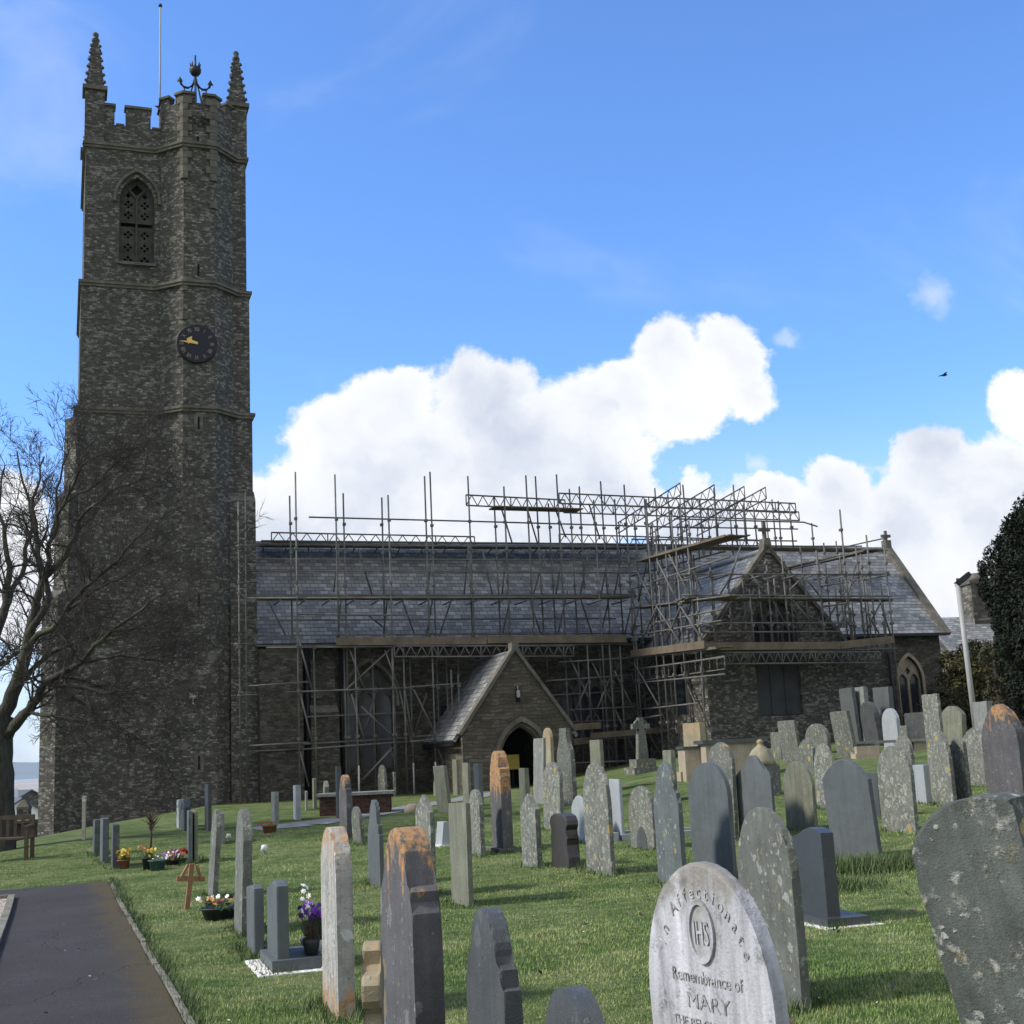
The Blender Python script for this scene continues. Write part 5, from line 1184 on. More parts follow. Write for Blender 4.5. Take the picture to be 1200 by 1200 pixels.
# ------------------------------------------------------------------ headstones
def outline(shape, w_, h):
    """width axis a in [-w/2, w/2], height b in [0, h]"""
    a = w_/2; n = 10
    if shape == 'round':
        r = a; return [(-a, 0), (a, 0)]+[(a*math.cos(math.pi*i/(2*n)), h-r+r*math.sin(math.pi*i/(2*n))) for i in range(2*n+1)]
    if shape == 'oval':
        rr_ = min(h*0.75, a*1.35); return [(-a, 0), (a, 0)]+[(a*math.cos(math.pi*i/(2*n)), h-rr_+rr_*math.sin(math.pi*i/(2*n))) for i in range(2*n+1)]
    if shape == 'segment':
        s_ = 0.28*w_; return [(-a, 0), (a, 0)]+[(a-(2*a)*i/n, h-s_+s_*math.sin(math.pi*i/n)) for i in range(n+1)]
    if shape == 'bow': return [(-a, 0), (a, 0), (a, h*0.90), (a*0.80, h*0.945), (a*0.45, h*0.985), (0.05*a, h), (-a*0.45, h*0.985), (-a*0.85, h*0.95), (-a, h*0.90)][:2]+[(a, h*0.88), (a*0.85, h*0.925), (a*0.5, h*0.97), (a*0.1, h*0.995), (-a*0.3, h), (-a*0.8, h*0.99), (-a*0.97, h*0.975), (-a, h*0.955)]
    if shape == 'square': return [(-a, 0), (a, 0), (a, h), (-a, h)]
    if shape == 'skew': return [(-a, 0), (a, 0), (a, h*0.93), (-a*0.2, h), (-a, h*0.97)]
    if shape == 'peak': return [(-a, 0), (a, 0), (a, h-0.32*w_), (0, h), (-a, h-0.32*w_)]
    if shape == 'pointed':
        o_ = arch(0, 0, w_, h-0.8*w_, 0.8*w_, n); return o_
    if shape == 'shoulder':
        s_ = a*0.28; r = a-s_; zs = h-r*1.15
        return [(-a, 0), (a, 0), (a, zs-0.10*h), (a-s_*0.4, zs-0.06*h), (a-s_*0.4, zs-0.02*h), (a-s_, zs)]+[(r*math.cos(math.pi*i/n), zs+r*1.15*math.sin(math.pi*i/n)) for i in range(1, n)]+[(-a+s_, zs), (-a+s_*0.4, zs-0.02*h), (-a+s_*0.4, zs-0.06*h), (-a, zs-0.10*h)]
    if shape == 'ogee':
        q = [(1.0, 0), (0.93, 0.03), (0.80, 0.055), (0.62, 0.075), (0.45, 0.12), (0.30, 0.17), (0.12, 0.20)]; zs = h-0.20*w_*2.0
        return [(-a, 0), (a, 0)]+[(x_*a, zs+z_*w_*2.0) for x_, z_ in q]+[(0, h)]+[(-x_*a, zs+z_*w_*2.0) for x_, z_ in reversed(q)]
    if shape == 'neck':
        return [(-a, 0), (a, 0), (a, h*0.62), (a*0.92, h*0.70), (a*0.62, h*0.80), (a*0.50, h*0.86), (a*0.50, h), (-a*0.50, h), (-a*0.50, h*0.86), (-a*0.62, h*0.80), (-a*0.92, h*0.70), (-a, h*0.62)]
    if shape == 'step':
        return [(-a, 0), (a, 0), (a, h*0.60), (a*0.86, h*0.61), (a*0.86, h*0.70), (a*0.66, h*0.72)]+[(a*0.62*math.cos(math.pi*i/n*0.5), h*0.76+h*0.24*math.sin(math.pi*i/n*0.5)) for i in range(n+1)]+[(-a*0.62*math.sin(math.pi*i/n*0.5), h*0.76+h*0.24*math.cos(math.pi*i/n*0.5)) for i in range(1, n+1)]+[(-a*0.66, h*0.72), (-a*0.86, h*0.70), (-a*0.86, h*0.61), (-a, h*0.60)]
    if shape == 'wave':
        return [(-a, 0), (a, 0), (a, h*0.88), (a*0.6, h*0.885), (a*0.3, h*0.92), (0, h*0.97), (-a*0.35, h), (-a*0.7, h*0.99), (-a, h*0.95)]
    if shape == 'scroll':
        R_ = [(1, 0), (1.0, .20), (.86, .30), (.80, .42), (.86, .52), (.98, .54), (.98, .58), (.78, .60), (.74, .70), (.90, .76), (1.0, .80), (.97, .88), (.80, .96), (.45, 1.0)]
        return [(x_*a, z_*h) for x_, z_ in R_]+[(-x_*a, z_*h) for x_, z_ in reversed(R_)]
    if shape == 'broken':
        return [(-a, 0), (a, 0), (a*0.98, h*0.72), (a*0.7, h*0.80), (a*0.5, h*0.77), (a*0.25, h*0.90), (0, h*0.86), (-a*0.2, h), (-a*0.6, h*0.97), (-a, h*0.92)]
    raise KeyError(shape)
def slab_mesh(b, o_, t, mi=0, bev=0.012, seed=0, rough=0.0, x0=0.0):
    """rounded-edge slab: outline in (y, z), thickness along x"""
    rr = random.Random(seed); bm = bmesh.new(); n = len(o_)
    o2 = []
    for i in range(n):                                    # subdivide long sides for a little unevenness
        p, q = Vector((*o_[i], 0)), Vector((*o_[(i+1) % n], 0)); k = max(1, int((q-p).length/0.12)) if rough > 0 else 1
        for j in range(k):
            r_ = p.lerp(q, j/k); r_ += Vector((rr.uniform(-rough, rough), rr.uniform(-rough, rough), 0)) if (rough and r_.y > 0.02) else Vector((0, 0, 0)); o2.append((r_.x, r_.y))
    n = len(o2)
    f0 = [bm.verts.new((x0-t/2, a, c)) for a, c in o2]; f1 = [bm.verts.new((x0+t/2, a, c)) for a, c in o2]
    A0 = bm.faces.new(f0); A1 = bm.faces.new(list(reversed(f1)))
    for i in range(n): bm.faces.new((f0[i], f1[i], f1[(i+1) % n], f0[(i+1) % n]))
    rim = list(A0.edges)+list(A1.edges)
    if bev > 0: bmesh.ops.bevel(bm, geom=rim, offset=min(bev, t*0.3), segments=2, affect='EDGES', profile=0.6)
    bmesh.ops.recalc_face_normals(bm, faces=bm.faces); bm.verts.index_update()
    b.add([v.co.copy() for v in bm.verts], [tuple(v.index for v in f.verts) for f in bm.faces], mi, False); bm.free()
HS = []
def headstone(xl, xm, xr, yt, yb, shape, m, label, Wd=0.68, lean=0.0, Y=None, yaw=None, T=None, name='headstone', cat='headstone', rough=0.0, group='headstones in the churchyard', roll=0.0, bury=0.12):
    """xl..xm = the west face, xm..xr = its south edge in the photo; stones stand parallel to the church's cross-axis"""
    if Y is None: P = ground_hit(xm, yb)
    else: P = atY(xm, yb, Y)
    D = (P-CAM).dot(Fw)
    az = math.atan2(P.x, P.y); rel = A+az
    wm = max(1, xm-xl)*D/FPX
    if yaw is None:
        r2 = math.asin(min(0.98, wm/Wd)); dr = max(-0.18, min(0.18, r2-rel)); rel2 = max(0.02, rel+dr)
        Wd2 = min(1.05, max(0.34, wm/math.sin(rel2))); yw = dr
    else:
        yw = math.radians(yaw); rel2 = max(0.03, rel+yw); Wd2 = min(1.6, max(0.3, wm/math.sin(rel2)))
    t = T or min(0.22, max(0.055, (xr-xm)*D/FPX/max(0.3, math.cos(rel2))))
    rz = A+yw
    du = Vector((math.cos(rz), math.sin(rz), 0)); dv = Vector((-math.sin(rz), math.cos(rz), 0))
    c = P+dv*(Wd2/2)+du*(t/2)
    zg = min(G(c.x, c.y), P.z)
    zt = atY((xl+xr)/2, yt, c.y).z; H = max(0.25, zt-P.z)
    root = thing(name, label, cat, (c.x, c.y, P.z), rz, group)
    root.rotation_euler = (math.radians(roll), math.radians(lean), rz)
    low = P.z-zg+bury
    o_ = [(a, (h if h > 0.001 else -low)) for a, h in outline(shape, Wd2, H)]
    HS.append((label[:40], round(c.x, 1), round(c.y, 1), round(P.z, 2), 'g', round(G(c.x, c.y), 2), 'W', round(Wd2, 2), 'H', round(H, 2), 'T', round(t, 2), 'yaw', round(math.degrees(yw))))
    return root, o_, t, Wd2, H
def hs(*a, bev=0.014, rough=0.007, **k):
    root, o_, t, w_, H = headstone(*a, **k)
    b = MB(); slab_mesh(b, o_, t, 0, bev, len(HS), rough); b.build('slab', a[6], root); return root, t, w_, H

# --- far row: in front of the tower and nave
hs(108.5, 110.5, 118, 960, 1003, 'square', 'dark_slate_stone', 'dark slate headstone seen edge-on, farthest left of three in a row near the bench', Wd=0.6, T=0.11)
hs(117, 120, 127, 958.5, 1012, 'square', 'slate_stone', 'blue-grey headstone seen edge-on, middle of three in a row near the bench', Wd=0.6, T=0.11)
r_, *_ = hs(130, 132, 138.5, 966, 1018, 'square', 'dark_slate_stone', 'dark slate headstone seen edge-on with yellow flowers at its side', Wd=0.6, T=0.11)
hs(207, 209.5, 215, 937, 971, 'square', 'pale_grey_stone', 'white-faced headstone standing close to the stair turret', Wd=0.6, T=0.14)
hs(214, 216, 222, 936, 974, 'peak', 'dark_slate_stone', 'bluish dark headstone just right of the white-faced one by the turret', Wd=0.6, T=0.14)
hs(219, 221, 224, 950, 1013, 'square', 'slate_stone', 'thin blue slate standing beside an olive one behind the wooden cross', Wd=0.6)
hs(225, 228, 231, 950, 1012, 'square', 'olive_stone', 'thin olive-grey slab right of the blue slate behind the wooden cross', Wd=0.6)
hs(240, 244, 248, 919, 974, 'square', 'dark_slate_stone', 'tall dark headstone in the shadow right of the stair turret', Wd=0.7)
hs(243, 249, 255, 948, 1054, 'round', 'lichen_stone', 'tall lichened slab leaning right, left of the thick two-toned slab', Wd=0.65, lean=3.5)
hs(257, 259, 263, 953, 990, 'square', 'grey_slab_stone', 'short grey slab behind the leaning lichened slab', Wd=0.6)
hs(274, 283, 294, 948, 1098, 'round', 'lichen_stone', 'thick two-toned lichened slab seen edge-on at the foot of the scaffold tubes', Wd=0.7, lean=1.5)
hs(318, 322, 327, 928, 964, 'square', 'grey_slab_stone', 'plain grey stone standing alone on the lawn before the nave, above the church walk', Wd=0.55)
hs(344, 347, 353, 920, 961, 'square', 'pale_grey_stone', 'pale grey upright stone near the dark drainpipe of the nave', Wd=0.55)
hs(357.5, 358.5, 361, 927, 950, 'square', 'grey_slab_stone', 'very thin grey stone against the nave wall by the drainpipe', Wd=0.5)
hs(366.5, 368, 371.5, 912, 948, 'square', 'olive_stone', 'thin pale olive stone just right of the nave drainpipe', Wd=0.5)
hs(379, 381, 386, 915, 952, 'peak', 'olive_stone', 'olive stone with pointed head beside the brick tomb', Wd=0.5)
hs(394, 396, 401, 898, 960, 'square', 'dark_slate_stone', 'slim dark stone rising behind the yellow-topped tall stone', Wd=0.5)
hs(398, 407, 414, 908, 985, 'shoulder', 'orange_top_stone', 'tall dark stone with yellow-lichened head left of the brick tomb', Wd=0.6)
hs(414, 424, 428, 945, 990, 'round', 'lichen_stone', 'small grey stone leaning back, right of the tall yellow-topped one', Wd=0.6, lean=-4)
hs(432, 446, 449, 937, 1040, 'step', 'slate_stone', 'green-grey slate with stepped shoulder in front of the brick tomb', Wd=0.62)
hs(443, 451, 454, 896, 928, 'pointed', 'lichen_stone', 'pointed grey stone against the nave wall under the scaffold', Wd=0.55, Y=42.0)
hs(458, 462, 464.5, 905, 927, 'square', 'lichen_stone', 'square-topped little grey stone right of the pointed one by the nave wall', Wd=0.5, Y=42.0)
hs(489, 507, 511, 931, 1052, 'peak', 'pale_lichen_stone', 'tall pale lichened slab with narrow head behind the orange-crusted dark stone', Wd=0.62)
hs(508, 512, 514, 912, 930, 'peak', 'olive_stone', 'tiny pointed stone at the foot of a white-based scaffold tube left of the porch', Wd=0.45, Y=41.0)
hs(513, 526, 530, 897, 952, 'square', 'olive_stone', 'green slab leaning to the left, before the nave wall left of the porch', Wd=0.62, lean=-5)
hs(529, 550, 555, 941, 1063, 'square', 'olive_stone', 'broad square-topped olive slab on the lawn left of the orange-striped stone', Wd=0.62)
hs(531, 536, 539, 890, 927, 'square', 'olive_stone', 'narrow olive stone before the left corner of the porch', Wd=0.55, Y=40.0)
hs(543, 550, 553, 894, 946, 'square', 'olive_stone', 'upright grey-green stone left of the porch, in front of its corner', Wd=0.55)
hs(551, 564, 569, 925, 1004, 'round', 'pale_lichen_stone', 'lichen-spotted round stone directly left of the orange-striped stone', Wd=0.62)
hs(557, 563, 567.5, 895, 958, 'square', 'slate_stone', 'dark green upright stone in front of the porch wall left of the door', Wd=0.6)
r_, t_, w_, H_ = hs(577, 590, 605, 880, 999, 'shoulder', 'orange_streak_stone', 'tall pointed dark stone with an orange lichen stripe, in front of the porch door', Wd=0.6, T=0.17)
b = MB(); b.box((-t_/2-0.1, -w_/2-0.1, -0.15), (t_/2+0.1, w_/2+0.1, 0.06)); b.build('base', 'lichen_stone', r_)
hs(612, 630, 636, 930, 1017, 'peak', 'pale_lichen_stone', 'lichened stone with small peaked head right of the orange-striped stone', Wd=0.62)
hs(610, 617, 622, 900, 952, 'square', 'olive_stone', 'pale olive stone in the porch doorway view, left of the light tall slab', Wd=0.55)
hs(625, 637, 640, 865, 942, 'square', 'grey_slab_stone', 'tall pale square slab tilted right before the right side of the porch door', Wd=0.62, lean=3)
hs(639, 648, 651.5, 853, 930, 'round', 'yellow_stone', 'tall orange-buff stone with rounded head before the right of the porch', Wd=0.6)
hs(637, 657, 661, 893, 973, 'round', 'pale_lichen_stone', 'thickly lichened slab in front of the tall orange-buff stone', Wd=0.65, lean=2)
hs(655, 672, 677, 853, 944, 'neck', 'lichen_stone', 'big grey necked stone standing before the right corner of the porch', Wd=0.8)
r_, t_, w_, H_ = hs(646, 667, 681, 953, 1018, 'scroll', 'brown_granite_stone', 'short dark brown polished stone with rounded shiny top', Wd=0.55, bev=0.02, rough=0)
hs(671, 688, 692, 932, 988, 'segment', 'pale_grey_stone', 'light blue-grey stone half hidden behind a lichened necked slab', Wd=0.7, rough=0)
hs(687, 717, 720, 893, 1026, 'oval', 'pale_lichen_stone', 'tall lichened slab with sloping shoulders, right of the brown granite stone', Wd=0.75)
hs(694, 706, 710, 867, 930, 'square', 'olive_stone', 'square stone showing above the tall lichened slab near the planks', Wd=0.6)
r_, t_, w_, H_ = hs(717, 729, 732, 913, 985, 'square', 'pale_grey_stone', 'smooth pale blue-grey upright slab with a grey kerbed grave', Wd=0.75, rough=0)
b = MB(); b.box((-t_/2-0.02, -w_/2-0.1, -0.1), (1.5, -w_/2+0.02, 0.1)); b.box((-t_/2-0.02, w_/2-0.02, -0.1), (1.5, w_/2+0.1, 0.1)); b.box((-0.25, -w_/2-0.1, -0.1), (-0.1, w_/2+0.1, 0.13)); b.build('grave_kerb', 'pale_grey_stone', r_)
r_, t_, w_, H_ = hs(739, 767, 770, 921, 996, 'round', 'pale_lichen_stone', 'lichened stone with dark arched stain at its foot', Wd=0.7)
b = MB(); slab_mesh(b, outline('pointed', w_*0.42, H_*0.36), 0.008, 0, 0.0, 1, 0, -t_/2-0.003); b.build('stain', 'dark_slate_stone', r_)
hs(771, 801, 805, 893, 1040, 'shoulder', 'spotted_stone', 'tall dark stone speckled white, left of the smooth blue slate', Wd=0.75)
hs(780, 790, 795, 879, 940, 'square', 'olive_stone', 'square grey stone behind the white-speckled dark stone', Wd=0.6)
hs(812, 860, 865, 893, 1030, 'round', 'slate_stone', 'large smooth blue-grey slate with plain rounded top, behind the white marble stone', Wd=0.8, rough=0)
hs(832, 862, 866, 870, 985, 'round', 'lichen_stone', 'lichened stone behind the large smooth blue slate, leaning right', Wd=0.75, lean=2)
hs(866, 908, 911, 885, 985, 'ogee', 'slate_stone', 'smooth blue slate with pointed curved head, in front of the orange urn', Wd=0.8, rough=0, lean=1)
hs(922, 956, 959, 892, 975, 'round', 'olive_stone', 'olive lichened stone with rounded top behind the dark polished granite', Wd=0.8)
hs(958, 981, 984, 871, 950, 'oval', 'pale_lichen_stone', 'pale lichen-crusted stone with a bulging head, left of the blue-grey slate', Wd=0.75)
hs(976, 1031, 1036, 888, 1010, 'segment', 'slate_stone', 'wide smooth blue-grey slate leaning left with long grass at its foot', Wd=0.9, rough=0, lean=-4)
hs(1020, 1032, 1038, 905, 958, 'square', 'dark_slate_stone', 'dark narrow stone half hidden behind the wide blue-grey slate', Wd=0.6)
hs(1035, 1074, 1078, 873, 978, 'round', 'pale_lichen_stone', 'broad lichen-crusted stone left of the slim pale slab', Wd=0.85)
hs(1053, 1072, 1076, 862, 930, 'round', 'pale_lichen_stone', 'lichened stone peeping up behind the broad lichen-crusted one', Wd=0.7)
hs(1074, 1086, 1097, 896, 942, 'square', 'pale_grey_stone', 'slim pale blue-grey slab between two lichen-crusted stones at the right', Wd=0.6, rough=0)
hs(1089, 1107, 1110, 813, 900, 'square', 'pale_lichen_stone', 'tall pale square stone left of the pole, above the lichened group', Wd=0.7)
hs(1093, 1118, 1122, 852, 945, 'pointed', 'pale_lichen_stone', 'pale mottled stone with sloping shoulder, left one of the right-hand lichened pair', Wd=0.75)
hs(1108, 1136, 1140, 863, 942, 'broken', 'pale_lichen_stone', 'mottled stone with jagged broken head near the foot of the pole', Wd=0.75)
hs(1135, 1163, 1166, 852, 922, 'segment', 'pale_lichen_stone', 'dark-footed lichened stone right of the pole, left of the orange-topped one', Wd=0.75)
hs(1160, 1202, 1212, 824, 945, 'pointed', 'orange_top_stone', 'large dark pointed stone with a bright orange lichen patch at the right edge', Wd=0.85)
hs(1144, 1160, 1166, 822, 860, 'square', 'grey_slab_stone', 'grey square stone beside the base of the tall pole', Wd=0.7, Y=33)
# --- row beside the transept
hs(802, 822, 829, 847, 884, 'square', 'yellow_stone', 'yellowish square slab behind the small brick tomb', Wd=0.8, Y=36.5)
hs(918, 938, 941, 844, 893, 'square', 'lichen_stone', 'tall grey slab leaning to the left, before the boarded transept window', Wd=0.8, Y=33, lean=-5)
hs(905, 916, 919, 858, 890, 'square', 'lichen_stone', 'low grey stone just left of the tall leaning slab by the transept', Wd=0.7, Y=35)
hs(945, 971, 975, 848, 885, 'round', 'lichen_stone', 'wide round grey stone near the transept wall', Wd=0.85, Y=35.5)
hs(938, 954, 958, 866, 905, 'segment', 'lichen_stone', 'dark grey stone behind the olive rounded one', Wd=0.7, Y=30)
hs(981, 1001, 1005, 833, 880, 'square', 'lichen_stone', 'mottled grey slab leaning left before the stone bench', Wd=0.8, Y=33, lean=-7)
hs(991, 1006, 1010, 806, 866, 'square', 'slate_stone', 'blue slate slab propped against the transept wall, leftmost of the propped slabs', Wd=0.8, Y=38, lean=-3)
hs(1003, 1017, 1022, 805, 864, 'square', 'grey_slab_stone', 'grey slab propped against the transept wall right of the blue one', Wd=0.7, Y=37.8)
hs(1014, 1030, 1036, 822, 868, 'round', 'dark_slate_stone', 'dark rounded slab leaning left among the slabs by the transept corner', Wd=0.8, Y=36.8, lean=-6)
hs(1028, 1046, 1051, 805, 862, 'square', 'slate_stone', 'bluish slab at the corner drainpipe, rightmost of the propped slabs', Wd=0.8, Y=38.2)
hs(1036, 1053, 1057, 830, 869, 'round', 'pale_grey_stone', 'pale round-headed stone standing by the stone bench', Wd=0.75, Y=34.5)
hs(1063, 1085, 1089, 835, 867, 'square', 'dark_slate_stone', 'dark square slate under the chancel window', Wd=0.9, Y=37)
hs(1103, 1128, 1133, 827, 866, 'segment', 'olive_stone', 'brownish slab leaning right, left of the pole', Wd=0.85, Y=35, lean=5)
hs(1058, 1066, 1070, 850, 890, 'square', 'lichen_stone', 'thin lichened stone in front of the dark square slate', Wd=0.6, Y=29)

# --- near stones
hs(289, 298, 308, 1036, 1121, 'skew', 'slate_stone', 'blue slate headstone with a sloping top, left of the flower-decked one', Wd=0.55, T=0.09, rough=0)
r_, t_, w_, H_ = hs(313, 325, 337, 1030, 1140, 'wave', 'slate_stone', 'blue slate headstone on a plinth bedded in white chippings, flowers at its right', Wd=0.6, T=0.10, rough=0)
b = MB(); b.box((-t_/2-0.05, -w_/2-0.07, -0.10), (t_/2+0.28, w_/2+0.07, 0.10)); b.build('plinth', 'slate_stone', r_)
FLOW = r_
b = MB(); b.box((-t_/2-0.17, -w_/2-0.19, -0.12), (t_/2+0.42, w_/2+0.14, 0.014)); b.build('chippings', 'white_chippings', r_)
hs(378, 397, 413, 968, 1196, 'round', 'white_orange_stone', 'tall whitish stone with orange lichen at head and foot, nearest on the left', Wd=0.62, T=0.11)
hs(447, 489, 513, 968, 1262, 'shoulder', 'orange_top_stone', 'big dark stone crusted with orange lichen round its head, seen obliquely', Wd=0.74, T=0.16, bury=0.3)
hs(547, 596, 613, 1063, 1300, 'step', 'dark_slate_stone', 'dark blue slate with rounded head and stepped shoulders at the bottom edge', Wd=0.72, T=0.09, rough=0.002, bury=0.3)
hs(638, 700, 718, 1157, 1380, 'round', 'dark_slate_stone', 'dark round-topped slate just showing at the bottom edge, left of the white marble', Wd=0.72, T=0.10, rough=0, bury=0.3)
hs(872, 941, 951, 945, 1186, 'round', 'lichen_stone', 'tall green-grey lichened slab right behind the white marble stone', Wd=0.85, rough=0.006)
r_, t_, w_, H_ = hs(930, 971, 986, 968, 1086, 'wave', 'granite_stone', 'dark polished granite headstone on a plinth with white chippings', Wd=0.62, rough=0, bev=0.006)
b = MB(); b.box((-t_/2-0.06, -w_/2-0.10, -0.10), (t_/2+0.22, w_/2+0.10, 0.075)); b.build('plinth', 'granite_stone', r_)
b = MB(); b.box((-t_/2-0.12, -w_/2-0.19, -0.12), (t_/2+0.30, w_/2+0.15, 0.010)); b.build('chippings', 'white_chippings', r_)
hs(1192, 1340, 1365, 921, 1420, 'bow', 'big_spotted_stone', 'huge leaning lichen-spotted slab filling the lower right corner', yaw=24, T=0.14, lean=-4, roll=-11, rough=0.010, bury=0.4)
# white marble stone with its worn inscription
r_, o_, t_, w_, H_ = headstone(762, 928, 933, 1008, 1390, 'oval', 'marble', 'white marble headstone with oval emblem and inscription to MARY at the bottom centre', yaw=10, T=0.065, lean=-1.5)
b = MB(); slab_mesh(b, o_, t_, 0, 0.016, 5, 0.0); om = b.build('slab', 'marble', r_)
fx = -t_/2
def face(a, c, d): return Vector((fx-d, -a, c))        # a = reading direction (towards the viewer's right)
b = MB(); ez = H_-0.270; ring_o = [(0.085*math.cos(2*math.pi*i/28), ez+0.125*math.sin(2*math.pi*i/28)) for i in range(28)]; ring_i = [(0.068*math.cos(2*math.pi*i/28), ez+0.106*math.sin(2*math.pi*i/28)) for i in range(28)]
for i in range(28): j = (i+1) % 28; b.prism([ring_o[i], ring_o[j], ring_i[j], ring_i[i]], face, -0.004, 0.012)
b.build('emblem_frame', 'marble', r_)
b = MB(); b.prism(ring_i, face, -0.002, 0.0025); b.build('emblem_ground', 'marble_shade', r_)
def inscr(name, s_, size, zc, depth=0.003, m='inscription', sx=1.0, arc=None):
    if arc is None:
        vs_, fs = txt(s_, size, 0.001); b = MB(); b.add([face(p.x*sx, zc+p.y, depth+p.z) for p in vs_], fs); b.build(name, m, r_); return
    ra, cz, span = arc; n = len(s_); b = MB()
    for i, ch in enumerate(s_):
        if ch == ' ': continue
        an = -span/2+span*i/(n-1); vs_, fs = txt(ch, size, 0.001)
        b.add([face(ra[0]*math.sin(an)+(p.x*sx)*math.cos(an)+p.y*math.sin(an), cz+ra[1]*math.cos(an)-(p.x*sx)*math.sin(an)+p.y*math.cos(an), depth+p.z) for p in vs_], fs)
    b.build(name, m, r_)
inscr('lettering', 'In Affectionate', 0.075, 0, arc=((w_*0.365, w_*0.50), H_-0.140-w_*0.50, 2.1))
inscr('emblem_letters', 'IHS', 0.13, ez-0.048, 0.008, sx=0.55, m='marble')
inscr('lettering', 'Remembrance of', 0.072, H_-0.475, sx=0.92)
inscr('lettering', 'MARY', 0.085, H_-0.575, sx=1.25)
inscr('lettering', 'THE BELOVED WIFE', 0.05, H_-0.65, sx=1.1)

# ------------------------------------------------------------------ tombs, crosses, bench, flowers
def pgz(x, y): p = gp(x, y); return p
# chest tomb with slate ledger
p0, p1 = atY(829, 905, 31.0), atY(893, 905, 31.6)
ct = thing('chest_tomb', 'large pale stone chest tomb with dark slate lid before the transept', 'tomb', (p0.x, p0.y, G(p0.x, p0.y)), 0.10)
zt = atY(829, 872, 31).z-G(p0.x, p0.y); Lt = 1.38
b = MB(); b.box((0, 0, -0.2), (Lt, 0.8, zt)); b.build('chest', 'buff_stone', ct)
b = MB(); b.box((-0.08, -0.10, zt), (Lt+0.12, 0.9, zt+0.09)); b.build('lid', 'dark_slate_stone', ct)
b = MB(); b.box((-0.06, -0.08, -0.2), (Lt+0.06, 0.88, 0.10)); b.build('base', 'concrete', ct)
p0 = atY(804, 905, 31.5); bt = thing('brick_tomb', 'small pale brick tomb with stone top left of the chest tomb', 'tomb', (p0.x, p0.y, G(p0.x, p0.y)), 0.12)
zt = atY(804, 878, 31.5).z-G(p0.x, p0.y); b = MB(); b.box((0, 0, -0.2), (0.55, 0.7, zt)); b.build('chest', 'buff_stone', bt); b = MB(); b.box((-0.04, -0.04, zt), (0.6, 0.75, zt+0.06)); b.build('lid', 'dark_slate_stone', bt)
q = gp(805, 914); ob = thing('stone_block', 'loose buff stone block on the grass in front of the small brick tomb', 'stone block', q, 0.2); b = MB(); bm_ = outline('square', 0.34, 0.2); b.box((-0.2, -0.15, -0.1), (0.22, 0.15, 0.2)); b.box((-0.15, -0.1, 0.2), (0.17, 0.1, 0.23)); b.build('block', 'buff_stone', ob)
# orange urn tomb
q = atY(897, 950, 26.5); q.z = G(q.x, q.y); ur = thing('urn_monument', 'orange-lichened stone monument with knob finial behind the pointed blue slate', 'monument', q, 0.3)
zt = atY(896, 866, 26.5).z-q.z; b = MB(); b.box((-0.26, -0.26, -0.2), (0.26, 0.26, zt*0.55)); b.build('pedestal', 'lichen_stone', ur)
b = MB(); b.lathe([(0.30, 0), (0.26, 0.10), (0.24, 0.2), (0.18, 0.32), (0.07, 0.42), (0.05, 0.46), (0.08, 0.50), (0.03, 0.56)], (0, 0, zt*0.55), 14); b.v = [(p[0], p[1], p[2] if p[2] < zt*0.55 else zt*0.55+(p[2]-zt*0.55)*(zt*0.45/0.56)) for p in b.v]; b.build('urn', 'yellow_stone', ur)
# red brick tomb by the nave
p0 = atY(414, 948, 33.0); zg = G(p0.x, p0.y); L2 = (atY(463, 930, 33.5)-p0).length
bt = thing('brick_tomb', 'low red brick tomb with pale slab top before the nave window', 'tomb', (p0.x-0.85, p0.y, zg), 0.06)
zt = atY(420, 932, 33).z-zg; b = MB(); b.box((0, 0, -0.2), (L2+0.6, 0.9, zt)); b.build('chest', 'brick_red', bt); b = MB(); b.box((-0.08, -0.08, zt), (L2+0.7, 0.98, zt+0.07)); b.build('lid', 'grey_slab_stone', bt)
# stone bench/table tomb near transept
p0 = atY(1006, 882, 34.0); zg = min(G(p0.x, p0.y), p0.z); tt = thing('table_tomb', 'low table-like stone slab on blocks beside the propped slabs', 'tomb', (p0.x, p0.y, zg), 0.08)
zt = atY(1006, 869, 34).z-zg; b = MB(); b.box((-0.1, -0.1, zt-0.07), (2.1, 0.6, zt)); b.build('slab', 'grey_slab_stone', tt)
for xx in (0.05, 1.5): b = MB(); b.box((xx, 0, -0.2), (xx+0.4, 0.5, zt-0.07)); b.build('support', 'buff_stone', tt)
q = gp(1012, 884); sb = thing('stone_block', 'pale carved stone block lying on the grass under the table tomb', 'stone block', atY(1012, 884, 33.0), 0.1); b = MB(); b.box((-0.22, -0.15, -0.2), (0.36, 0.15, 0.2)); b.box((-0.27, -0.18, -0.2), (0.42, 0.18, 0.02)); b.build('block', 'buff_stone', sb)
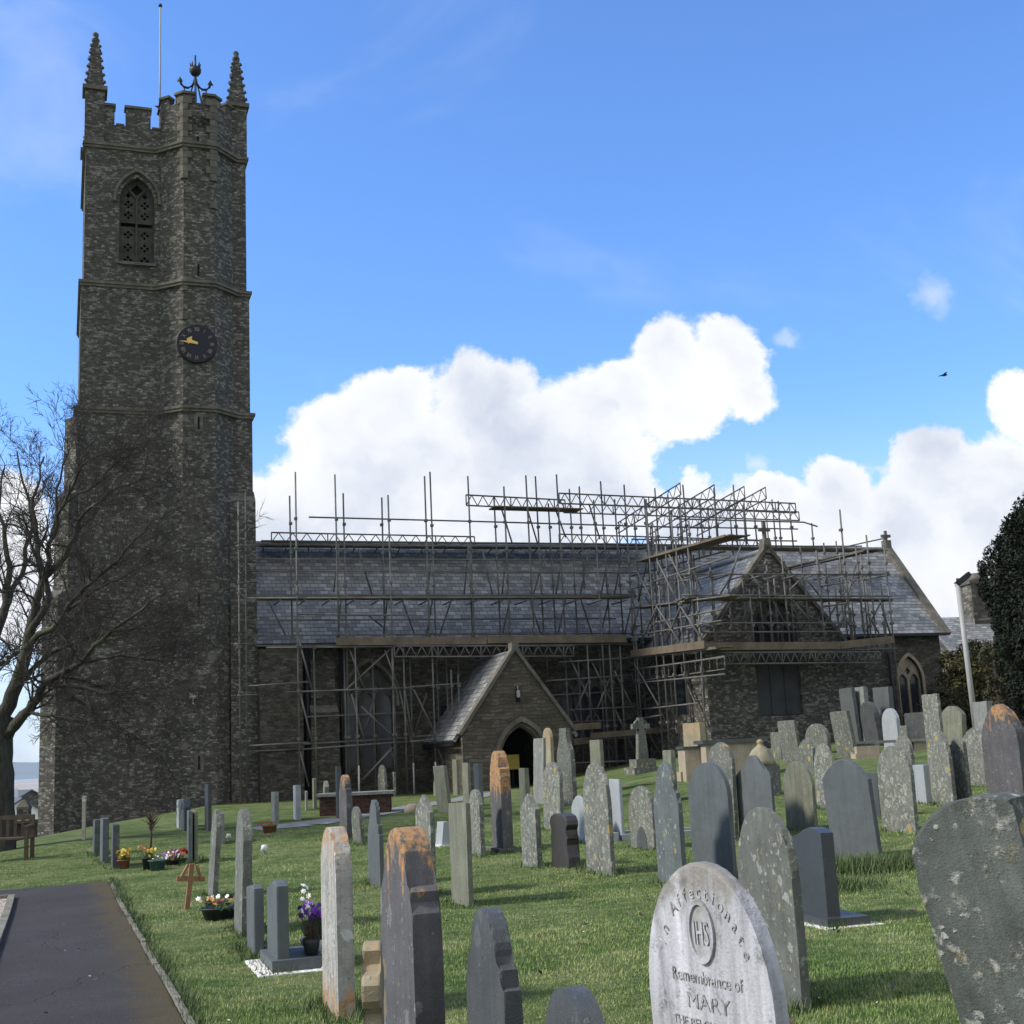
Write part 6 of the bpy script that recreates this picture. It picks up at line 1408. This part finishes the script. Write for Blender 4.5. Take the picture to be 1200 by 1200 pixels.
# stone cross
q = atY(753, 893, 37.0); zg = min(q.z, G(q.x, q.y)); cr = thing('stone_cross', 'dark weathered stone cross on stepped base under the scaffold planks', 'cross', (q.x, q.y, zg), A)
Hc = atY(750, 841, 37).z-zg; b = MB(); b.box((-0.42, -0.35, -0.2), (0.42, 0.35, 0.15)); b.box((-0.3, -0.25, 0.15), (0.3, 0.25, 0.38)); b.build('base', 'lichen_stone', cr)
b = MB(); b.prism([(-0.16, 0.38), (0.16, 0.38), (0.11, Hc-0.42), (-0.11, Hc-0.42)], fS, -0.09, 0.09); b.box((-0.08, -0.075, Hc-0.42), (0.08, 0.075, Hc)); b.box((-0.27, -0.07, Hc-0.32), (0.27, 0.07, Hc-0.17))
for an in range(16):
    a0, a1 = an*math.pi/8, (an+1)*math.pi/8; c_ = Hc-0.245
    b.prism([(0.17*math.cos(a0), c_+0.17*math.sin(a0)), (0.17*math.cos(a1), c_+0.17*math.sin(a1)), (0.215*math.cos(a1), c_+0.215*math.sin(a1)), (0.215*math.cos(a0), c_+0.215*math.sin(a0))], fS, -0.05, 0.05)
b.build('cross', 'lichen_stone', cr)
# small carved cross headstone at the bottom edge
q = atY(440, 1260, 6.3); zg = G(q.x, q.y); cr = thing('cross_headstone', 'small yellowish stone cross seen edge-on at the bottom, beside the big orange-crusted stone', 'headstone', (q.x, q.y, zg), A-0.28)
zt = atY(436, 1104, 6.3).z-zg
b = MB(); o_ = [(-0.16, -0.2), (0.16, -0.2), (0.13, zt-0.42), (0.08, zt-0.37), (0.065, zt-0.31), (0.10, zt-0.27), (0.17, zt-0.265), (0.205, zt-0.23), (0.205, zt-0.16), (0.17, zt-0.125), (0.10, zt-0.12), (0.075, zt-0.09), (0.085, zt-0.03), (0.045, zt), (-0.045, zt), (-0.085, zt-0.03), (-0.075, zt-0.09), (-0.10, zt-0.12), (-0.17, zt-0.125), (-0.205, zt-0.16), (-0.205, zt-0.23), (-0.17, zt-0.265), (-0.10, zt-0.27), (-0.065, zt-0.31), (-0.08, zt-0.37), (-0.13, zt-0.42)]
slab_mesh(b, o_, 0.085, 0, 0.012, 3, 0.003); b.build('cross', 'yellow_stone', cr)
# wooden grave cross
q = gp(219, 1066); wc = thing('wooden_cross', 'small orange-brown wooden grave cross leaning on the lawn', 'cross', q, 0.5); wc.rotation_euler = (0.05, 0.10, 0.5)
zt = atY(221, 1012, q.y).z-q.z; b = MB(); b.box((-0.028, -0.02, -0.1), (0.028, 0.02, zt)); b.build('upright', 'wood_orange', wc)
b = MB(); b.box((-0.17, -0.032, zt*0.62), (0.17, -0.005, zt*0.62+0.06)); b.build('crosspiece', 'wood_orange', wc)
b = MB()
for s_ in (-1, 1): b.beam((s_*0.13, -0.03, zt*0.66), (s_*0.05, -0.03, zt*0.98), 0.04, 0.03)
b.build('brace', 'wood_orange', wc)
# stakes and sapling
q = gp(98, 984); sk = thing('stake', 'slim pale wooden stake with white top on the lawn beside the tower', 'stake', q); b = MB(); zt = atY(98, 933, q.y).z-q.z; b.box((-0.035, -0.035, -0.1), (0.035, 0.035, zt-0.12)); b.build('post', 'pale_post', sk); b = MB(); b.box((-0.038, -0.038, zt-0.12), (0.038, 0.038, zt)); b.build('cap', 'white_paint', sk)
def sapling(label, x, yb, yt, seed):
    rr = random.Random(seed); q = gp(x, yb); o = thing('rose_bush', label, 'rose bush', q); H = atY(x, yt, q.y).z-q.z; b = MB()
    b.path_tube([(0, 0, -0.1), (0.02, 0, H*0.3), (-0.01, 0.02, H*0.55)], [0.03, 0.025, 0.018], 6); b.build('stem', 'dry_stem', o); b = MB()
    for _ in range(34):
        p = Vector((0, 0, H*rr.uniform(0.35, 0.6))); d = Vector((rr.gauss(0, .5), rr.gauss(0, .5), rr.uniform(0.4, 1))).normalized(); e = p+d*H*rr.uniform(.2, .45)
        b.path_tube([p, p.lerp(e, .5)+Vector((rr.gauss(0, .03), rr.gauss(0, .03), 0)), e], [0.010, 0.007, 0.003], 4)
    b.build('twigs', 'dry_stem', o)
sapling('bare brown rose bush on a stem in front of the tower wall', 176, 996, 938, 4)
q = gp(295, 1072); pg = thing('stake', 'thin dark metal stake with a small pale tag, by the dark planter', 'stake', q); zt = atY(295, 1033, q.y).z-q.z; b = MB(); b.tube((0, 0, -.05), (0, 0, zt), 0.012, 6); b.build('rod', 'black_iron', pg); b = MB(); b.box((-0.05, -0.006, zt-0.09), (0.05, 0.006, zt-0.05)); b.build('tag', 'white_paint', pg)

def petals(b, c, rad, n, size, rr, mi=0, up=0.3):
    c = Vector(c)
    for _ in range(n):
        p = c+Vector((rr.gauss(0, rad.x*.5), rr.gauss(0, rad.y*.5), rr.gauss(0, rad.z*.45)))
        nrm = Vector((rr.gauss(0, .6), rr.gauss(0, .6)-0.4, rr.gauss(up, .5))).normalized(); a = nrm.orthogonal().normalized(); e = nrm.cross(a); s_ = size*rr.uniform(.7, 1.2); k = 6
        vs_ = [p+nrm*s_*0.15]
        for i in range(k*2): an = math.pi*i/k; r_ = s_*(1.0 if i % 2 == 0 else 0.62); vs_.append(p+(a*math.cos(an)+e*math.sin(an))*r_)
        b.add(vs_, [(0, 1+i, 1+(i+1) % (2*k)) for i in range(2*k)], mi)
def stems(b, c, rad, h, n, rr, r0=0.004, mi=0, spread=1.3):
    for _ in range(n):
        p = Vector((c[0]+rr.gauss(0, rad*.4), c[1]+rr.gauss(0, rad*.4), c[2])); e = Vector((c[0]+(p.x-c[0])*spread+rr.gauss(0, rad*.35), c[1]+(p.y-c[1])*spread+rr.gauss(0, rad*.35), c[2]+h*rr.uniform(.6, 1.05)))
        b.path_tube([p, p.lerp(e, .55)+Vector((0, 0, h*.06)), e], [r0, r0*.8, r0*.3], 3, mi)
def blades(b, c, rad, h, n, rr, wd=0.012, mi=0):
    for _ in range(n):
        p = Vector((c[0]+rr.gauss(0, rad*.35), c[1]+rr.gauss(0, rad*.35), c[2])); an = rr.uniform(0, 6.28); k = rr.uniform(.25, 1.0)*rad*1.3; hh = h*rr.uniform(.6, 1.1)
        d = Vector((math.cos(an), math.sin(an), 0)); sd = Vector((-d.y, d.x, 0))*wd
        m1 = p+d*k*0.35+Vector((0, 0, hh*.65)); e = p+d*k+Vector((0, 0, hh*rr.uniform(.75, 1)))
        b.add([p-sd, p+sd, m1+sd*.8, m1-sd*.8, e], [(0, 1, 2, 3), (3, 2, 4)], mi)
def pot_flowers(label, x, yb, r, h, potm, cols, fh, seed, n=26, ps=0.035, Y=None, name='flower_pot'):
    rr = random.Random(seed); q = gp(x, yb); 
    if Y: q = atY(x, yb, Y)
    o = thing(name, label, 'flower pot', q); b = MB()
    b.lathe([(r*.72, -0.01), (r*.95, h*.9), (r*1.05, h*.9), (r*1.05, h), (r*.9, h), (r*.85, h*.88)], (0, 0, 0), 14); b.build('pot', potm, o)
    b = MB(); b.lathe([(r*.86, h*.8), (r*.5, h*.86)], (0, 0, 0), 12); b.build('soil', 'soil', o)
    b = MB(); stems(b, (0, 0, h*.85), r, fh*.9, 26, rr); blades(b, (0, 0, h*.85), r*1.2, fh*.8, 40, rr, 0.006); b.build('leaves', 'stem_green', o)
    for c_ in cols:
        b = MB(); petals(b, (rr.uniform(-r, r)*.5, rr.uniform(-r, r)*.4, h+fh*rr.uniform(.6, .95)), Vector((r*1.1, r*1.0, fh*.5)), n//len(cols)+3, ps, rr); b.build('blossom', c_, o)
    return o
pot_flowers('brown pot of yellow daffodils right of the three edge-on stones', 145, 1018, 0.11, 0.15, 'terracotta', ['petal_yellow', 'petal_yellow'], 0.17, 1, 26, 0.04)
pot_flowers('dark pot of yellow and orange flowers near the rose bush', 173, 1019, 0.10, 0.20, 'plastic_dark', ['petal_orange', 'petal_yellow'], 0.17, 2, 16, 0.035)
pot_flowers('empty-looking blue-green pot beside the dark flower pot', 184.5, 1020, 0.15, 0.17, 'plastic_teal', ['petal_white'], 0.05, 3, 3, 0.02)
pot_flowers('low bowl of red and lilac flowers on the lawn left of the thin slates', 205, 1013, 0.20, 0.09, 'plastic_dark', ['petal_red', 'petal_red', 'petal_purple', 'petal_white'], 0.14, 4, 50, 0.038)
pot_flowers('small terracotta pot on the lawn before the nave walk', 316, 976, 0.17, 0.16, 'terracotta', ['petal_red'], 0.06, 5, 8, 0.03)
pot_flowers('black round planter with brown stems at the foot of the leaning slab', 253, 1070, 0.13, 0.13, 'plastic_dark', ['petal_white'], 0.08, 6, 5, 0.03)
pot_flowers('wide black planter with a few red flowers beside the thick two-toned slab', 258, 1077, 0.22, 0.13, 'plastic_dark', ['petal_red', 'petal_orange'], 0.10, 7, 10, 0.03)
# things on the flower-decked grave (rest on its plinth)
def rel(x, y, z): M = FLOW.matrix_basis; return M @ Vector((x, y, z))
rr = random.Random(9)
q = rel(0.24, -0.22, 0.10); o = thing('flower_pot', 'black vase of brown dried stems on the slate plinth', 'vase', q); b = MB(); b.lathe([(0.05, 0), (0.07, 0.10), (0.075, 0.13), (0.06, 0.12)], (0, 0, 0), 12); b.build('vase', 'plastic_dark', o); b = MB(); stems(b, (0, 0, 0.1), 0.07, 0.20, 60, rr, 0.003); b.build('stems', 'dry_stem', o)
q = rel(0.34, 0.02, 0.10); o = thing('planter', 'white oval planter of purple pansies and leaves on the slate plinth', 'planter', q); b = MB(); b.lathe([(0.09, 0), (0.14, 0.05), (0.16, 0.10), (0.145, 0.10), (0.12, 0.07)], (0, 0, 0), 16); b.build('bowl', 'white_paint', o)
b = MB(); b.lathe([(0.14, 0.07), (0.1, 0.085)], (0, 0, 0), 14); b.build('soil', 'soil', o)
b = MB(); blades(b, (0.05, 0, 0.08), 0.22, 0.28, 110, rr, 0.006); stems(b, (0, 0, .08), 0.12, 0.24, 40, rr); b.build('leaves', 'stem_green', o)
b = MB(); petals(b, (-0.02, 0.0, 0.32), Vector((0.13, 0.13, 0.08)), 46, 0.036, rr); b.build('blossom', 'petal_purple', o)
b = MB(); petals(b, (0.06, -0.02, 0.16), Vector((0.1, 0.1, 0.06)), 9, 0.024, rr); b.build('blossom', 'petal_yellow', o)
b = MB(); petals(b, (-0.10, 0.0, 0.45), Vector((0.04, 0.05, 0.22)), 14, 0.026, rr); b.build('blossom', 'petal_white', o)
# white lamp-like ornaments and other small bits
def ornament(label, x, yb, yt, name='grave_ornament'):
    q = gp(x, yb); h = max(0.1, atY(x, yt, q.y).z-q.z); o = thing(name, label, 'ornament', q); b = MB(); b.lathe([(h*.08, 0), (h*.08, h*.38), (h*.46, h*.38), (h*.30, h*.98), (h*.26, h)], (0, 0, 0), 10); b.build('shade', 'white_paint', o); b = MB(); b.lathe([(h*.2, -0.02), (h*.16, 0.03), (h*.05, 0.05)], (0, 0, 0), 10); b.build('foot', 'grey_pole', o)
ornament('small white lamp-shaped grave ornament on the open lawn', 310, 1001, 990)
ornament('little white angel-like ornament beside the short grey slab', 268, 985, 977)
q = gp(517, 991); o = thing('grave_tablet', 'sloping grey grave tablet with white foot, behind the olive slab', 'grave tablet', q, A); b = MB(); h = atY(517, 963, q.y).z-q.z; b.prism([(-0.05, -0.05), (0.18, -0.05), (0.10, h), (0.0, h)], lambda a, c, d: V3(a, d, c), -0.2, 0.2); b.build('tablet', 'pale_grey_stone', o); b = MB(); b.box((-0.1, -0.24, -0.08), (0.25, 0.24, 0.02)); b.build('foot', 'white_chippings', o)
q = gp(483, 953); o = thing('grave_stone_block', 'buff rounded boulder with dark hollow on the lawn left of the green leaning slab', 'stone block', q); b = MB(); b.lathe([(0.16, -0.05), (0.2, 0.08), (0.17, 0.18), (0.08, 0.23)], (0, 0, 0), 10); b.build('block', 'buff_stone', o)
q = atY(601, 905, 43.0); o = thing('notice', 'yellow notice board hanging in the dark porch doorway', 'notice', W(-1.5, -2.2, 1.0), A)
h1, h2 = on_v(594, 902, -2.2), on_v(608, 884, -2.2); b = MB(); b.box((h1.x+1.5, -0.01, h1.z-1.0), (h2.x+1.5, 0.01, h2.z-1.0)); b.build('board', 'yellow_sign', o); b = MB(); b.box((h1.x+1.5+.2, 0.012, -1.0), (h1.x+1.5+.24, 0.04, h2.z-1.0)); b.build('post', 'black_iron', o)
# park bench at the left
q = atY(34, 1010, 25.5); zg = G(q.x, q.y); be = thing('park_bench', 'brown slatted wooden park bench on the grass under the bare tree', 'bench', (q.x, q.y, zg), 0.12)
zt = atY(20, 957, 25.5).z-zg; Lb = 1.6
for k in range(4): b = MB(); b.box((-Lb, -0.10+0.11*k, 0.40), (0, -0.01+0.11*k, 0.435)); b.build('seat_slat', 'wood_brown', be)
for k in range(11): b = MB(); b.box((-Lb+0.06+k*0.143, 0.36, 0.44), (-Lb+0.12+k*0.143, 0.385, zt-0.06)); b.build('back_slat', 'wood_brown', be)
b = MB(); b.box((-Lb, 0.35, zt-0.06), (0, 0.40, zt+0.02)); b.build('top_rail', 'wood_brown', be)
for xx in (-Lb, -0.07):
    for yy, hh in ((-0.12, 0.62), (0.34, zt)): b = MB(); b.box((xx, yy, -0.12), (xx+0.07, yy+0.06, hh)); b.build('leg', 'wood_brown', be)
    b = MB(); b.box((xx-0.01, -0.16, 0.62), (xx+0.08, 0.40, 0.66)); b.build('armrest', 'wood_brown', be)

# ------------------------------------------------------------------ grass blades on the lawn (uncountable)
def in_path(x, y):
    d_ = np.stack([x-K0.x, y-K0.y], 1); s_ = d_@np.array([kd.x, kd.y]); t_ = d_@np.array([kn.x, kn.y])
    return ((s_ > -0.05) & (t_ > -0.07))
def grass_mesh(name, pts, hmin, hmax, wd, seed, m):
    rng = np.random.default_rng(seed); n = len(pts); x, y = pts[:, 0], pts[:, 1]; z = gz(x, y)
    an = rng.uniform(0, 2*np.pi, n); h = rng.uniform(hmin, hmax, n)*(0.75+0.5*(np.sin(x*1.7+np.sin(y*1.3)*2)*.5+.5)); ln = rng.uniform(0.2, 1.0, n)*h
    dx, dy = np.cos(an), np.sin(an); w_ = wd*rng.uniform(.6, 1.3, n)*(1+np.hypot(x, y)/14)
    a = np.stack([x-dy*w_, y+dx*w_, z-0.01], 1); b_ = np.stack([x+dy*w_, y-dx*w_, z-0.01], 1); c = np.stack([x+dx*ln, y+dy*ln, z+h], 1)
    V = np.stack([a, b_, c], 1).reshape(-1, 3)
    me = bpy.data.meshes.new(name); me.vertices.add(3*n); me.vertices.foreach_set('co', V.ravel()); me.loops.add(3*n); me.loops.foreach_set('vertex_index', np.arange(3*n, dtype=np.int32))
    me.polygons.add(n); me.polygons.foreach_set('loop_start', np.arange(0, 3*n, 3, dtype=np.int32)); me.polygons.foreach_set('loop_total', np.full(n, 3, np.int32)); me.materials.append(MATS[m]); me.update(calc_edges=True)
    o = bpy.data.objects.new(name, me); C.objects.link(o); o['kind'] = 'stuff'; o['label'] = 'short green lawn grass between the headstones'; o['category'] = 'grass'; return o
rng = np.random.default_rng(1)
N = 520000
r_ = 5.2*(30/5.2)**rng.uniform(0, 1, N); th_ = rng.uniform(-0.44, 0.44, N); x = r_*np.sin(th_); y = r_*np.cos(th_)
k = ~in_path(x, y); gpt = np.stack([x, y], 1)[k]
grass_mesh('lawn_grass', gpt, 0.008, 0.026, 0.0028, 2, 'grass_blade')
# longer grass round the feet of stones and by the blue-grey slate
tp = []
for o in list(C.objects):
    if o.get('category') == 'headstone' and o.location.y < 26:
        n = 380 if o.location.y < 14 else 160
        ang = rng.uniform(0, 6.283, n); rad = rng.normal(0, 0.07, n); c_, s_ = math.cos(o.rotation_euler.z), math.sin(o.rotation_euler.z)
        lx = np.cos(ang)*0.12+rad; ly = np.clip(np.sin(ang)*1.4, -1, 1)*0.40+rad; tp.append(np.stack([o.location.x+c_*lx-s_*ly, o.location.y+s_*lx+c_*ly], 1))
n = 5200; ls = rng.uniform(-0.2, klen*0.75, n); of = rng.normal(-0.085, 0.035, n)+0.02*np.sin(ls*3.1)
tp.append(np.stack([K0.x+kd.x*ls+kn.x*of, K0.y+kd.y*ls+kn.y*of], 1))
gtf = grass_mesh('long_grass', np.concatenate(tp), 0.035, 0.10, 0.0033, 5, 'long_grass'); gtf['label'] = 'longer grass left round the feet of the headstones'
q = gp(1010, 1022); q2 = gp(1062, 1015)
tp = [np.stack([rng.normal(a.x, sx, n), rng.normal(a.y, 0.22, n)], 1) for a, sx, n in ((q, 0.22, 1500), (q2, 0.22, 900), (gp(990, 1040), 0.2, 700))]
tu = grass_mesh('tall_grass', np.concatenate(tp), 0.06, 0.19, 0.004, 7, 'long_grass'); tu['label'] = 'tuft of tall grass at the foot of the wide blue-grey slate'
# dead leaves and daisies scattered over the lawn
def litter(name, label, n, size, m, seed, lift):
    rg = random.Random(seed); b = MB()
    while len(b.f) < n:
        r1 = 5.5*(26/5.5)**rg.random(); t1 = rg.uniform(-.42, .42); x1, y1 = r1*math.sin(t1), r1*math.cos(t1)
        if in_path(np.array([x1]), np.array([y1]))[0] and rg.random() < 0.75: continue
        p = Vector((x1, y1, G(x1, y1)+lift)); a = Vector((rg.gauss(0, 1), rg.gauss(0, 1), rg.gauss(0, .35))).normalized(); e = a.cross(Vector((rg.gauss(0, .3), rg.gauss(0, .3), 1))).normalized(); k = size*rg.uniform(.6, 1.3)
        b.add([p-a*k, p-a*k*.3+e*k*.5, p+a*k*.5+e*k*.4, p+a*k, p+a*k*.4-e*k*.45, p-a*k*.4-e*k*.5], [(0, 1, 2, 3, 4, 5)])
    o = b.build(name, m, recalc=False); o['kind'] = 'stuff'; o['label'] = label; o['category'] = 'litter'
litter('fallen_leaves', 'brown dead leaves scattered over the lawn and path edge', 420, 0.028, 'wood_brown', 3, 0.022)
litter('daisies', 'tiny white daisies dotted over the lawn', 160, 0.010, 'petal_white', 4, 0.035)
# white daisies / litter specks are left to the lawn's own variation
import os
if os.environ.get('HSDBG'):
    for q in HS: print('HS', q)
